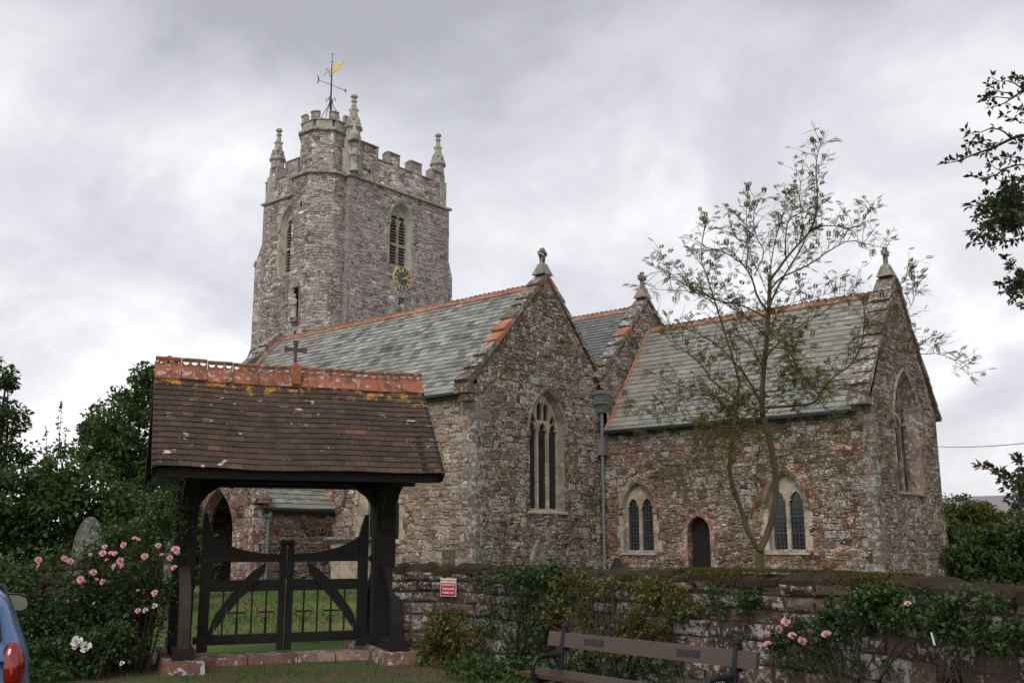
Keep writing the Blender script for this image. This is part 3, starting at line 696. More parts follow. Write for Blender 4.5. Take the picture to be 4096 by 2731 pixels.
def gable_cross(x, y, z, h, kind_='plain', base=.5):
    c = MB().mat(M['finial' if kind_ != 'red' else 'pinkst'])
    c.hexa([(x-.26, y-.3, z), (x+.26, y-.3, z), (x+.26, y+.3, z), (x-.26, y+.3, z), (x-.12, y-.12, z+base), (x+.12, y-.12, z+base), (x+.12, y+.12, z+base), (x-.12, y+.12, z+base)])
    f = lambda u, v, w_: Vector((x+w_, y+u, z+base-.02+v))
    s = h/1.0; a, b = .06*s, .10*s
    arm = .30*s; zc = .66*s
    if kind_ == 'lobed':
        pts = []
        for k in range(4):
            an = math.pi/2*k-math.pi/2
            R_ = lambda px, py: (px*math.cos(an)-py*math.sin(an), zc+px*math.sin(an)+py*math.cos(an))
            if k == 0: pts += [(-a*1.5, 0), (a*1.5, 0), (a, zc-a*1.2)]
            else:
                pts += [R_(a*1.2, -a), R_(arm*.55, -a*.9), R_(arm*.55, -b*1.7), R_(arm*.8, -b*1.5), R_(arm*.85, -b*.7), R_(arm*1.08, -b*.75), R_(arm*1.08, b*.75), R_(arm*.85, b*.7), R_(arm*.8, b*1.5), R_(arm*.55, b*1.7), R_(arm*.55, a*.9), R_(a*1.2, a)]
        pts.append((-a, zc-a*1.2))
    else:
        pts = [(-a*1.4, 0), (a*1.4, 0), (a, zc-b), (arm, zc-b*1.25), (arm, zc+b*1.25), (a*1.1, zc+b), (a*1.4, zc+arm*1.05), (-a*1.4, zc+arm*1.05), (-a*1.1, zc+b), (-arm, zc+b*1.25), (-arm, zc-b*1.25), (-a, zc-b)]
    c.plate(pts, [], f, .07, -.07, back=True); return c
gable_cross(-21.40, 26.98, 10.95, .62, 'lobed', .42).build('gable_cross', CH, 'lobed stone cross on the near gable')

# --- nave behind
NYM, NX = 33.06, -20.9
nw = MB().mat(M['aisle']); nw.plate([(30.07, 0), (36.3, 0), (36.3, 7.6), (NYM, 11.1), (29.6, 7.35), (29.75, 7.2), (30.07, 7.1)], [], FE(NX), 0); rubble_stones(nw, 's_aisle', FE(NX), [(30.1, 5.5), (36.2, 5.5), (36.2, 7.6), (NYM, 11.0), (29.9, 7.5), (30.1, 7.1)], [], (.09, .2), (.12, .4), .16)
nw.build('nave_gable_wall', CH, 'lichen-spotted nave gable wedge above the chancel roof')
nl = 4.62; ncs, nsn = .676, .737; NEY, NEZ = NYM-nl*ncs, 10.85-nl*nsn
nr = MB().mat(M['slate_n']); slates(nr, lambda u, v, w_: Vector((u, NEY+v*ncs-w_*nsn, NEZ+v*nsn+w_*ncs)), -35.1, -21.35, nl-.05, .2, .3)
nr.add([(-35.2, NEY, NEZ), (-21.2, NEY, NEZ), (-21.2, NYM, 10.83), (-35.2, NYM, 10.83)], [(0, 1, 2, 3)])
nr.add([(-35.2, NYM, 10.83), (-21.2, NYM, 10.83), (-21.2, 36.5, 7.1), (-35.2, 36.5, 7.1)], [(0, 1, 2, 3)]); nr.build('nave_roof', CH, 'plain dark slate roof between the two gables')
rg = MB().mat(M['ridge']); ridge_run(rg, (-35.2, NYM, 10.90), (-21.4, NYM, 10.90), .15, .16, .46, .055, 2); rg.build('ridge_tiles', CH)
nn_ = MB().mat(M['tower']); nn_.plate([(-36.3, 0), (-20.9, 0), (-20.9, 7.3), (-36.3, 7.3)], [], lambda u, v, w_: Vector((u, 36.3+w_, v)), 0, -.3); nn_.build('nave_north_wall', CH)
cp = MB().mat(M['coping'])
rake(cp, (-21.12, 29.72, 7.50), (-21.12, NYM, 11.12), (1, 0, 0), .44, 8, th=.14, mats={4: M['terra'], -1: M['coping']})
rake(cp, (-21.12, 36.4, 7.50), (-21.12, NYM+.02, 11.12), (1, 0, 0), .44, 8, th=.13); cp.build('gable_coping', CH, 'nave gable coping with one orange slab')
gable_cross(-21.12, NYM, 11.2, .72, 'red', .4).build('gable_cross', CH, 'reddish cross on the nave gable')

# --- chancel
CX0, CX1, CYS, CYN, CYM = -21.0, -11.16, 30.05, 36.06, 33.06
h1, _ = window(FS(CYS), -19.64, .56, 1.36, 2.82, 3.64, 2, mw=.12, splay=.06, deep=.14, lead=.13, ring='pinkst', sp=.03, label='two-light window left of the small door')
h2, _ = window(FS(CYS), -14.10, .56, 1.40, 2.88, 3.72, 2, mw=.12, splay=.06, deep=.14, lead=.13, ring='pinkst', sp=.03, label='two-light window right of the small door')
dhole = arch(-17.26, .42, .1, 2.0, 2.5)
cwl = MB().mat(M['chancel']); cwl.plate([(-21.15, -.3), (CX1, -.3), (CX1, 5.75), (-21.15, 5.75)], [h1, h2, dhole], FS(CYS), 0, -.4, outer_sides=False)
big_ = [(-13.0, .2), (-11.55, .2), (-11.5, 1.1), (-12.0, 1.75), (-12.9, 1.2)]
cp_ = [(CX0-.12, 0), (CX1-.3, 0), (CX1-.3, 5.5), (CX0-.12, 5.5)]; hs_ = [grow(h1, 0, .2), grow(h2, 0, .2), grow(dhole, 0, .22)]
rubble_stones(cwl, 's_chancel', FS(CYS), cp_, hs_+[big_], (.08, .25), (.12, .38), .18)
rubble_stones(cwl, 's_red', FS(CYS), big_, hs_, (.2, .3), (.3, .62), .02); rubble_stones(cwl, 's_red', FS(CYS), [(-20.6, 5.0), (-11.6, 5.0), (-11.6, 5.45), (-20.6, 5.45)], [], (.16, .3), (.25, .6), .45, (.014, .04))
cwl.build('chancel_side_wall', CH, 'reddish brown rubble wall with white lichen')
dr = MB().mat(M['timber'])
for i in range(6): dr.plate([(-17.68+i*.14+.004, .1), (-17.68+(i+1)*.14-.004, .1), (-17.68+(i+1)*.14-.004, 2.5), (-17.68+i*.14+.004, 2.5)], [], FS(CYS), -.28, -.33)
dr.build('door', CH, 'small dark priest door')
dj = MB().mat(M['redsand']); z = .1
while z < 1.9:
    hgt = rnd.uniform(.3, .5)
    for s2 in (-1, 1):
        a, b = -17.26+s2*.43, -17.26+s2*rnd.uniform(.56, .74); dj.box(min(a, b), max(a, b), z+.005, min(2.02, z+hgt)-.005, -.08, .012, fr=FS(CYS))
    z += hgt
o1 = [p for p in grow(dhole, 0, .012) if p[1] > 1.99]; o2 = [p for p in grow(dhole, 0, .17) if p[1] > 1.99]
for i in range(0, len(o1)-2, 3):
    j = min(i+3, len(o1)-1)
    dj.hexa([FS(CYS)(*o1[i], -.08), FS(CYS)(*o1[j], -.08), FS(CYS)(*o2[j], -.08), FS(CYS)(*o2[i], -.08), FS(CYS)(*o1[i], .01), FS(CYS)(*o1[j], .01), FS(CYS)(*o2[j], .012), FS(CYS)(*o2[i], .012)])
dj.build('door_surround', CH, 'red sandstone surround of the priest door')
h3, ew = window(FE(CX1), 33.1, .98, 3.25, 5.35, 6.95, 3, mw=.14, splay=.16, deep=.34, surround=True, sillz=.1, label='deep-set pointed window in the chancel end', mat='pinkst')
ce = MB().mat(M['chancel_e']); ce.plate([(CYS, -.3), (CYN, -.3), (CYN, 5.9), (CYM, 10.25), (CYS, 5.9)], [h3], FE(CX1), 0, -.6, outer_sides=False)
rubble_stones(ce, 's_chancel', FE(CX1), [(CYS+.3, 0), (CYN, 0), (CYN, 5.8), (CYM, 10.1), (CYS+.1, 5.9)], [grow(h3, 0, .25)], (.12, .32), (.14, .4), .18)
ce.build('chancel_end_wall', CH, 'weathered brown gable end wall of the chancel')
cb = MB().mat(M['chancel_e'])          # battered foot of the far corner
cb.hexa([(CX1-.5, 35.3, -.3), (CX1+.12, 35.3, -.3), (CX1+.12, 36.3, -.3), (CX1-.5, 36.3, -.3), (CX1-.5, 35.3, 3.0), (CX1+.004, 35.3, 3.0), (CX1+.004, 36.08, 3.0), (CX1-.5, 36.08, 3.0)])
cb.plate([(-CX1+.03, 0), (-CX0, 0), (-CX0, 5.9), (-CX1+.03, 5.9)], [], lambda u, v, w_: Vector((-u, CYN-.02+w_, v)), 0, -.3); cb.build('chancel_north_wall', CH)
q = MB().mat(M['quoin']); quoins(q, (CYS, CX1), FE(CX1), 1, FS(CYS-.003), -1, .0, 5.85, proud=.012, hh=(.26, .4), lens=(.26, .5)); q.build('quoins', CH, 'corner stones of the chancel')
CEZ, CEY = 5.58, 29.86; CRZ = 9.86; cl = math.hypot(CRZ-CEZ, CYM-CEY); ccs, csn = (CYM-CEY)/cl, (CRZ-CEZ)/cl
cr_ = MB().mat(M['slate_c']); slates(cr_, lambda u, v, w_: Vector((u, CEY+v*ccs-w_*csn, CEZ+v*csn+w_*ccs)), -20.82, -11.72, cl-.05, .235, .37)
cr_.add([(-20.9, CEY+.02, CEZ), (-11.4, CEY+.02, CEZ), (-11.4, CYM, CRZ-.02), (-20.9, CYM, CRZ-.02)], [(0, 1, 2, 3)])
cr_.add([(-20.9, CYM, CRZ-.02), (-11.4, CYM, CRZ-.02), (-11.4, 36.26, 5.6), (-20.9, 36.26, 5.6)], [(0, 1, 2, 3)]); cr_.build('chancel_roof', CH, 'olive-grey patched slate roof behind the small tree')
rg = MB().mat(M['ridge']); ridge_run(rg, (-20.75, CYM, CRZ+.06), (-11.7, CYM, CRZ+.06), .15, .17, .46, .06, 2); rg.build('ridge_tiles', CH)
rg = MB().mat(M['terra']); rg.bar((-20.84, CEY-.01, CEZ+.06), (-20.84, CYM, CRZ+.07), .09, .045); rg.build('verge_strip', CH, 'terracotta strip up the chancel roof edge')
cp = MB().mat(M['coping']); rake(cp, (-11.42, 29.72, 5.82), (-11.42, CYM, 10.28), (1, 0, 0), .52, 10, th=.16); rake(cp, (-11.42, 36.4, 5.82), (-11.42, CYM+.02, 10.28), (1, 0, 0), .52, 10, th=.13)
cp.box(-11.70, -11.08, 29.52, 30.1, 5.72, 5.98); cp.build('gable_coping', CH, 'stepped coping on the chancel end')
gable_cross(-11.42, CYM, 10.38, .66, 'plain', .42).build('gable_cross', CH, 'plain cross on the chancel end')

# --- gutters and downpipes
g = MB().mat(M['gutter']); g.tube([(-36.2, REY-.03, REZ-.04), (-21.72, REY-.03, REZ-.04)], .075, 8); g.box(-36.2, -21.75, REY+.02, REY+.20, REZ-.16, REZ-.03); g.build('gutter', CH)
g = MB().mat(M['gutter']); g.tube([(-20.75, CEY-.03, CEZ-.03), (-11.76, CEY-.03, CEZ-.03)], .085, 8); g.box(-20.75, -11.8, CEY+.03, CEY+.18, CEZ-.16, CEZ-.03); g.build('gutter', CH)
dp = MB().mat(M['pipe']); px_, py_ = -21.0, 29.90
dp.tube([(px_, py_, 0), (px_, py_, 6.35)], .062, 10)
for z in (.9, 1.95, 3.1, 4.6): dp.tube([(px_, py_, z), (px_, py_, z+.09)], .075, 10)
dp.box(px_-.13, px_+.13, py_-.1, py_+.12, 4.75, 5.35)
dp.hexa([(px_-.13, py_-.13, 6.3), (px_+.13, py_-.13, 6.3), (px_+.13, py_+.13, 6.3), (px_-.13, py_+.13, 6.3), (px_-.28, py_-.28, 6.95), (px_+.28, py_-.28, 6.95), (px_+.28, py_+.2, 6.95), (px_-.28, py_+.2, 6.95)])
dp.box(px_-.32, px_+.32, py_-.32, py_+.2, 6.95, 7.08); dp.box(px_-.29, px_+.29, py_-.29, py_+.2, 6.6, 6.66)
dp.tube([(px_-.4, py_-.15, 6.75), (px_-.33, py_-.2, 7.05), (px_-.05, py_, 7.5)], .07, 8)
dp.build('downpipe', CH, 'tall grey downpipe with a decorated hopper head')

# --- south porch, seen through the lychgate
PS = 20.0
ph = arch(-30.2, 1.0, .1, 1.9, 3.5); phi = arch(-30.2, .92, .1, 1.9, 3.35)
pw = MB().mat(M['porch']); pw.plate([(PW, -.3), (PE_, -.3), (PE_, 3.15), (-30.1, 5.5), (PW, 3.15)], [ph], FS(PS), 0, -.5, outer_sides=False)
pw.plate([(PS+.02, -.3), (AYS, -.3), (AYS, 2.85), (PS+.02, 2.85)], [], FE(PE_), 0)
pw.plate([(-AYS, -.3), (-PS-.02, -.3), (-PS-.02, 2.85), (-AYS, 2.85)], [], lambda u, v, w_: Vector((PW-w_, -u, v)), 0, -.4)
rubble_stones(pw, 's_red', FS(PS), [(PW, 0), (PE_-.3, 0), (PE_-.3, 3.1), (-30.1, 5.3), (PW, 3.1)], [grow(ph, 0, .3)], (.14, .3), (.2, .5), .15); rubble_stones(pw, 's_red', FE(PE_), [(PS+.3, 0), (AYS, 0), (AYS, 2.6), (PS+.3, 2.6)], [], (.14, .3), (.2, .5), .2)
pw.build('porch_wall', CH, 'dark red sandstone porch wall')
pj_ = MB().mat(M['redsand']); pj_.ring(ph, phi, FS(PS), .004, -.35); z = .1
while z < 1.85:
    hgt = rnd.uniform(.25, .42)
    for s2 in (-1, 1):
        a, b = -30.2+s2*1.006, -30.2+s2*rnd.uniform(1.15, 1.45); pj_.box(min(a, b), max(a, b), z+.006, z+hgt-.006, -.05, .012, fr=FS(PS))
    z += hgt
pj_.build('porch_arch', CH, 'red sandstone porch arch')
pv = MB().mat(M['void']); pv.plate([(PW+.4, 0), (PE_-.4, 0), (PE_-.4, 3.8), (PW+.4, 3.8)], [], FS(PS), -2.2); pv.build('porch_dark_sheet', CH)  # near-black sheet stands in for the shade inside the porch
q = MB().mat(M['redsand']); quoins(q, (PS, PE_), FE(PE_), 1, FS(PS-.003), -1, .1, 2.9, proud=.013, hh=(.24, .4), lens=(.26, .5))
q.box(PE_-.12, PE_+.3, PS-.06, PS+.4, 2.95, 3.18); q.build('quoins', CH, 'porch corner stones')
pl = math.hypot(2.35, 2.0); pc, ps_ = 2.2/math.hypot(2.2, 2.45), 2.45/math.hypot(2.2, 2.45)
pr = MB().mat(M['slate_c']); slates(pr, lambda u, v, w_: Vector((PE_+.17-v*pc+w_*ps_, u, 2.82+v*ps_+w_*pc)), PS+.42, AYS, 3.2, .22, .3)
pr.add([(PE_+.15, PS+.3, 2.8), (PE_+.15, AYS, 2.8), (-30.1, AYS, 5.3), (-30.1, PS+.3, 5.3)], [(0, 1, 2, 3)]); pr.add([(PW-.15, PS+.3, 2.8), (PW-.15, AYS, 2.8), (-30.1, AYS, 5.3), (-30.1, PS+.3, 5.3)], [(0, 1, 2, 3)]); pr.build('porch_roof', CH, 'lichened slates of the porch')
cp = MB().mat(M['coping']); rake(cp, (PE_+.12, PS+.18, 2.98), (-30.1, PS+.18, 5.55), (0, 1, 0), .5, 6, th=.16); rake(cp, (PW-.12, PS+.18, 2.98), (-30.12, PS+.18, 5.55), (0, 1, 0), .5, 6, th=.16); cp.build('gable_coping', CH)
g = MB().mat(M['gutter']); g.tube([(PE_+.25, PS+.38, 2.74), (PE_+.25, AYS-.12, 2.72)], .065, 8); g.box(PE_+.02, PE_+.2, PS+.4, AYS, 2.6, 2.76); g.build('gutter', CH)
g = MB().mat(M['pipe']); g.tube([(PE_+.22, PS+.5, 2.72), (PE_+.2, PS+.5, 2.55), (PE_+.1, PS+.5, 2.4), (PE_+.1, PS+.5, .1)], .055, 8); g.box(PE_+.02, PE_+.2, PS+.41, PS+.59, 2.5, 2.6)
for z in (.5, 1.6): g.tube([(PE_+.1, PS+.5, z), (PE_+.1, PS+.5, z+.07)], .07, 8)
g.build('downpipe', CH, 'grey porch downpipe')
g = MB().mat(M['pipe']); g.tube([(PE_+.75, AYS-.12, 6.2), (PE_+.75, AYS-.12, 3.15), (PE_+.65, AYS-.12, 2.95), (PE_+.3, AYS-.14, 2.82)], .055, 8); g.tube([(PE_+.75, AYS-.12, 3.2), (PE_+.75, AYS-.12, 3.28)], .07, 8); g.build('downpipe', CH, 'pipe emptying into the porch gutter')

# --- west tower
TX0, TX1, TY0, TY1 = -42.0, -35.2, 29.65, 36.45
th, tw = window(FE(TX1), 33.02, .60, 15.14, 17.3, 18.2, 2, mw=.13, splay=.14, deep=.22, surround=True, sillz=0, transom=16.2, louvre=True, glass='void', label='belfry window above the clock', mat='pinn', lighthead=-.15)
ts, tw2 = window(FS(TY0), -39.75, .58, 14.95, 17.3, 18.25, 2, mw=.13, splay=.14, deep=.22, surround=True, sillz=0, transom=16.2, louvre=True, glass='void', label='narrow-seen belfry window left of the turret', mat='pinn', lighthead=-.15)
circ_ = [(33.12+.66*math.cos(i*math.pi/10), 14.46+.66*math.sin(i*math.pi/10)) for i in range(20)]
tb = MB().mat(M['tower'])
tb.plate([(TY0, 0), (TY1, 0), (TY1, 19), (TY0, 19)], [th], FE(TX1), 0, -.7, outer_sides=False)
tb.plate([(TX0, 0), (TX1, 0), (TX1, 19), (TX0, 19)], [ts], FS(TY0), 0, -.7, outer_sides=False)
tb.plate([(-TX1, 0), (-TX0, 0), (-TX0, 19), (-TX1, 19)], [], lambda u, v, w_: Vector((-u, TY1+w_, v)), 0)
tb.plate([(-TY1, 0), (-TY0, 0), (-TY0, 19), (-TY1, 19)], [], lambda u, v, w_: Vector((TX0-w_, -u, v)), 0)
tb.add([(TX0+.3, TY0+.3, 19.4), (TX1-.3, TY0+.3, 19.4), (TX1-.3, TY1-.3, 19.4), (TX0+.3, TY1-.3, 19.4)], [(0, 1, 2, 3)])
rubble_stones(tb, 's_tower', FE(TX1), [(TY0+.1, 9), (TY1-.25, 9), (TY1-.25, 18.8), (TY0+.1, 18.8)], [grow(th, 0, .3), circ_], (.09, .2), (.14, .46), .14); rubble_stones(tb, 's_tower_s', FS(TY0), [(TX0+.25, 8), (TX1-1.0, 8), (TX1-1.0, 18.8), (TX0+.25, 18.8)], [grow(ts, 0, .3)], (.09, .2), (.14, .46), .14)
tb.build('tower_wall', CH, 'tall square tower of grey-mauve rubble')
bt = MB().mat(M['tower'])
def buttress(mb, x0, x1, y0, y1, zt, zs, ax, d):      # a weathered set-off: full depth below zs, sloped back to nothing at zt
    p = [(x0, y0), (x1, y0), (x1, y1), (x0, y1)]
    a = [(x, y, 0) for x, y in p]; b = [(x, y, zs) for x, y in p]; c = []
    for x, y in p:
        if ax == 'x': c.append((x1 if d < 0 else x0, y, zt))
        else: c.append((x, y1 if d < 0 else y0, zt))
    k = len(mb.v); mb.v += [Vector(q) for q in a+b+c]
    for r_ in (0, 4):
        for j in range(4): mb.f.append([k+r_+j, k+r_+(j+1) % 4, k+r_+4+(j+1) % 4, k+r_+4+j]); mb.mi.append(mb.cur)
buttress(bt, TX0-.60, TX0+.02, TY0+.03, TY0+1.0, 17.0, 15.8, 'x', -1)
buttress(bt, TX0-.35, TX0+.02, TY0+1.0, TY1, 14.0, 13.4, 'x', -1)
buttress(bt, TX1-1.0, TX1-.03, TY1-.02, TY1+.34, 16.3, 15.3, 'y', 1)
buttress(bt, TX0-1.2, TX0-.5, TY0+.06, TY0+.97, 11.6, 10.6, 'x', -1)
bt.mat(M['tquoin']).hexa([(TX0-.68, TY0-.02, 15.72), (TX0-.55, TY0-.02, 15.72), (TX0-.55, TY0+1.03, 15.72), (TX0-.68, TY0+1.03, 15.72), (TX0-.66, TY0-.02, 15.84), (TX0-.5, TY0-.02, 16.02), (TX0-.5, TY0+1.03, 16.02), (TX0-.66, TY0+1.03, 15.84)])
bt.build('buttress', CH)
OC = lambda cx_, cy_, a: [(cx_+a/math.cos(math.pi/8)*math.cos(math.pi/8+k*math.pi/4), cy_+a/math.cos(math.pi/8)*math.sin(math.pi/8+k*math.pi/4)) for k in range(8)]
TC = (-36.95, 29.57); ol = OC(*TC, 1.45); TCu = (-37.02, 29.58); ou = OC(*TCu, 1.17)
tt = MB().mat(M['tower']); tt.prism(ol, 0, 18.95, True); tt.prism(ou, 18.9, 21.2, True)
for (oc_, za_, zb_) in ((ol, 9, 18.8), (ou, 19.1, 21.1)):
    for k in range(8):
        a = Vector(oc_[k]); b = Vector(oc_[(k+1) % 8]); d = (b-a); L = d.length; d.normalize(); n_ = Vector((d.y, -d.x))
        if n_.dot(Vector((37, -29))) < -5: continue
        hl_ = [[(u0-(a.x), z0) for u0, z0 in q_] for q_ in ([(-37.28, 11.4), (-36.6, 11.4), (-36.6, 14.0), (-37.28, 14.0)], [(-37.1, 17.1), (-36.65, 17.1), (-36.65, 17.75), (-37.1, 17.75)], [(-37.2, 10.8), (-36.7, 10.8), (-36.7, 11.5), (-37.2, 11.5)])] if n_.y < -.9 and zb_ < 19 else []
        rubble_stones(tt, 's_tower_s' if n_.y < -.9 else 's_tower', lambda u, v, w_, a=a, d=d, n_=n_: Vector((a.x+d.x*u+n_.x*w_, a.y+d.y*u+n_.y*w_, v)), [(-.02, za_), (L+.02, za_), (L+.02, zb_), (-.02, zb_)], hl_, (.09, .2), (.14, .42), .12)
tt.build('stair_turret', CH, 'eight-sided stair turret on the tower corner')
Q = []
q = MB().mat(M['tquoin']); Q.append(q)
quoins(q, (TY0, TX1), FE(TX1), 1, FS(TY0-.003), -1, 9, 18.85, proud=.012, hh=(.24, .4), lens=(.24, .45))
q = MB().mat(M['tquoin']); Q.append(q)
quoins(q, (TY1, TX1), FE(TX1), -1, lambda u, v, w_: Vector((u, TY1+.003+w_, v)), -1, 9, 18.85, proud=.012, hh=(.24, .4), lens=(.22, .42))
q = MB().mat(M['tquoin']); Q.append(q)
quoins(q, (TX0, TY0), FS(TY0-.003), 1, lambda u, v, w_: Vector((TX0-w_, u, v)), 1, 9, 18.85, proud=.012, hh=(.24, .4), lens=(.24, .42))
for q in Q: q.build('quoins', CH, 'tower corner stones')
sq = [(TX0, TY0), (TX1, TY0), (TX1, TY1), (TX0, TY1)]
st = MB().mat(M['pinn']); st.band(sq, 18.84, 19.04, .13); st.band(ol, 18.83, 19.06, .13); st.band(ou, 21.14, 21.36, .13); st.build('string_course', CH)
def battlement(wb_, cb_, fr, u0, u1, mer, z0, zs, zt, th=.42, cop=.06):
    wb_.box(u0, u1, z0, zs, -th, 0, fr=fr)
    prev = u0
    for a, b in mer:
        if a-prev > .05: cb_.hexa([fr(prev, zs+.002, -th-cop), fr(a, zs+.002, -th-cop), fr(a, zs+.002, cop), fr(prev, zs+.002, cop), fr(prev, zs+.13, -th*.5), fr(a, zs+.13, -th*.5), fr(a, zs+.05, cop), fr(prev, zs+.05, cop)])
        wb_.box(a, b, zs, zt, -th, -.003, fr=fr)
        cb_.hexa([fr(a-cop, zt+.002, -th-cop), fr(b+cop, zt+.002, -th-cop), fr(b+cop, zt+.002, cop), fr(a-cop, zt+.002, cop), fr(a, zt+.14, -th*.55), fr(b, zt+.14, -th*.55), fr(b+cop, zt+.06, cop), fr(a-cop, zt+.06, cop)])
        for e0, e1 in ((a-.04, a+.085), (b-.085, b+.04)): cb_.box(e0, e1, zs+.06, zt, -th-.03, .035, fr=fr)
        prev = b
    if u1-prev > .05: cb_.hexa([fr(prev, zs+.002, -th-cop), fr(u1, zs+.002, -th-cop), fr(u1, zs+.002, cop), fr(prev, zs+.002, cop), fr(prev, zs+.13, -th*.5), fr(u1, zs+.13, -th*.5), fr(u1, zs+.05, cop), fr(prev, zs+.05, cop)])
pa = MB().mat(M['tower']); pcp = MB().mat(M['tquoin'])
battlement(pa, pcp, FE(TX1-.02), TY0+.45, TY1-.45, [(TY0+.5, 31.35), (32.12, 32.80), (33.68, 34.36), (35.2, TY1-.5)], 19.0, 20.2, 20.8)
battlement(pa, pcp, FS(TY0+.02), TX0+.02, TX1-.5, [(TX0+.5, -41.05), (-40.3, -39.3), (-38.4, -37.4)], 19.0, 20.1, 20.8)
battlement(pa, pcp, lambda u, v, w_: Vector((u, TY1-.02+w_, v)), TX0+.02, TX1-.46, [(-41.9, -41.0), (-40.2, -39.4), (-38.6, -37.8), (-37, -36.2)], 19.0, 20.2, 20.8)
battlement(pa, pcp, lambda u, v, w_: Vector((TX0+.02-w_, u, v)), TY0+.46, TY1-.46, [(30.2, 31.2), (32, 32.8), (33.6, 34.4), (35.2, 35.9)], 19.0, 20.2, 20.8)
pa.build('tower_parapet', CH, 'battlemented tower parapet'); pcp.build('parapet_coping', CH)
ta = MB().mat(M['tower']); tcp = MB().mat(M['pinn']); op = OC(*TCu, 1.16)
for k in range(8):
    a = Vector(op[k]); b = Vector(op[(k+1) % 8]); d = (b-a); L = d.length; d.normalize(); n_ = Vector((d.y, -d.x))
    fr = lambda u, v, w_, a=a, d=d, n_=n_: Vector((a.x+d.x*u+n_.x*w_, a.y+d.y*u+n_.y*w_, v))
    tcp.box(.09, L-.09, 21.3, 21.72, -.24, 0, fr=fr)
    tcp.hexa([fr(.02, 21.722, -.3), fr(L-.02, 21.722, -.3), fr(L-.0, 21.722, .05), fr(0, 21.722, .05), fr(.1, 21.80, -.15), fr(L-.1, 21.80, -.15), fr(L, 21.77, .05), fr(0, 21.77, .05)])
    c = 0.   # merlons straddle the corners
    for s_, e_ in ((0, .27), (L-.27, L)):
        tcp.box(s_+.005, e_-.005, 21.73, 22.12, -.22, -.004, fr=fr)
        tcp.hexa([fr(s_, 22.122, -.26), fr(e_, 22.122, -.26), fr(e_, 22.122, .05), fr(s_, 22.122, .05), fr(s_, 22.25, -.12), fr(e_, 22.25, -.12), fr(e_, 22.18, .05), fr(s_, 22.18, .05)])
        tcp.box(s_+.05, e_-.05, 21.85, 22.02, -.02, .02, fr=fr)
ta = tcp.build('turret_parapet', CH, 'pale battlemented crown of the stair turret')
def pinnacle(x, y, z0, ztop, label, big=.40):
    p = MB().mat(M['pinn']); zb = ztop-1.85
    pr_ = [(big*1.0, z0), (big*1.0, zb-.55), (big*.86, zb-.45), (big*.86, zb), (big*1.12, zb+.05), (big*1.02, zb+.16), (big*.66, zb+.24)]
    p.lathe((x, y, 0), pr_, 8, math.pi/8)
    p.lathe((x, y, 0), [(big*.72, zb+.2), (big*.24, zb+1.42), (big*.36, zb+1.46), (big*.34, zb+1.52), (big*.20, zb+1.55), (big*.20, zb+1.62), (big*.44, zb+1.70), (big*.40, zb+1.78), (big*.2, ztop)], 8, math.pi/8)
    for k in range(4):                                # gablets and crockets
        an = math.pi/2*k; cx_, cy_ = math.cos(an), math.sin(an); sx_, sy_ = -cy_, cx_
        f = lambda u, v, w_, cx_=cx_, cy_=cy_, sx_=sx_, sy_=sy_: Vector((x+cx_*(big*.80+w_)+sx_*u, y+cy_*(big*.80+w_)+sy_*u, v))
        p.plate([(-big*.62, zb-.02), (big*.62, zb-.02), (big*.4, zb+.2), (0, zb+.58), (-big*.4, zb+.2)], [], f, .03, -.16, back=True)
        for zc_, rr in ((zb+.5, .62), (zb+1.02, .43)):
            for an2 in (math.pi/4,):
                ca, sa = math.cos(an+an2), math.sin(an+an2); c_ = Vector((x+ca*big*rr, y+sa*big*rr, zc_))
                p.lathe(c_, [(.02, -.08), (.06, -.02), (.065, .03), (.02, .08)], 5)
    return p.build('pinnacle', CH, label)
pinnacle(-35.5, 30.0, 19.0, 23.25, 'crocketed pinnacle beside the turret', .43)
pinnacle(TX0+.42, TY0+.42, 19.0, 23.2, 'crocketed pinnacle at the left tower corner', .41)
pinnacle(TX1-.45, TY1-.42, 19.0, 23.2, 'crocketed pinnacle at the right tower corner', .41)
for x, y, dx_, dy_ in ((TX0+.42, TY0+.42, -1, 0), (TX1-.45, TY1-.42, 0, 1), (-35.5, 30.0, 0, 0)):
    cb_ = MB().mat(M['pinn']); cb_.prism(OC(x, y, .47), 18.98, 20.35)
    x += dx_*.44; y += dy_*.44
    if dx_ or dy_:
     for zc_ in (19.15, 19.5, 19.85, 20.2): cb_.lathe((x+dx_*.05, y+dy_*.05, zc_), [(.03, -.1), (.1, -.03), (.09, .04), (.03, .09)], 6)
    cb_.build('pinnacle_shaft', CH)
# statues in their niches
def statue(x, y, z, h, label, face):
    s_ = MB().mat(M['pinn']); k = h/1.5
    s_.lathe((x, y, z), [(.24*k, 0), (.22*k, .06*k), (.17*k, .1*k), (.19*k, .5*k), (.17*k, .85*k), (.2*k, 1.05*k), (.19*k, 1.15*k), (.1*k, 1.22*k), (.075*k, 1.26*k)], 10)
    s_.lathe((x, y, z), [(.06*k, 1.24*k), (.105*k, 1.30*k), (.11*k, 1.38*k), (.085*k, 1.47*k), (.03*k, 1.5*k)], 8)
    f = Vector(face).normalized(); sd_ = Vector((-f.y, f.x, 0))
    for q_ in (-1, 1):
        a = Vector((x, y, z+1.08*k))+sd_*q_*.18*k; s_.tube([a, a+f*.1*k+Vector((0, 0, -.25*k))+sd_*q_*.05*k, Vector((x, y, z+.82*k))+f*.2*k], [.065*k, .06*k, .05*k], 6)
    return s_.build('statue', CH, label, smooth=True)
statue(-35.02, 29.72, 19.06, 1.45, 'small stone figure at the foot of the turret pinnacle', (1, -.6, 0))
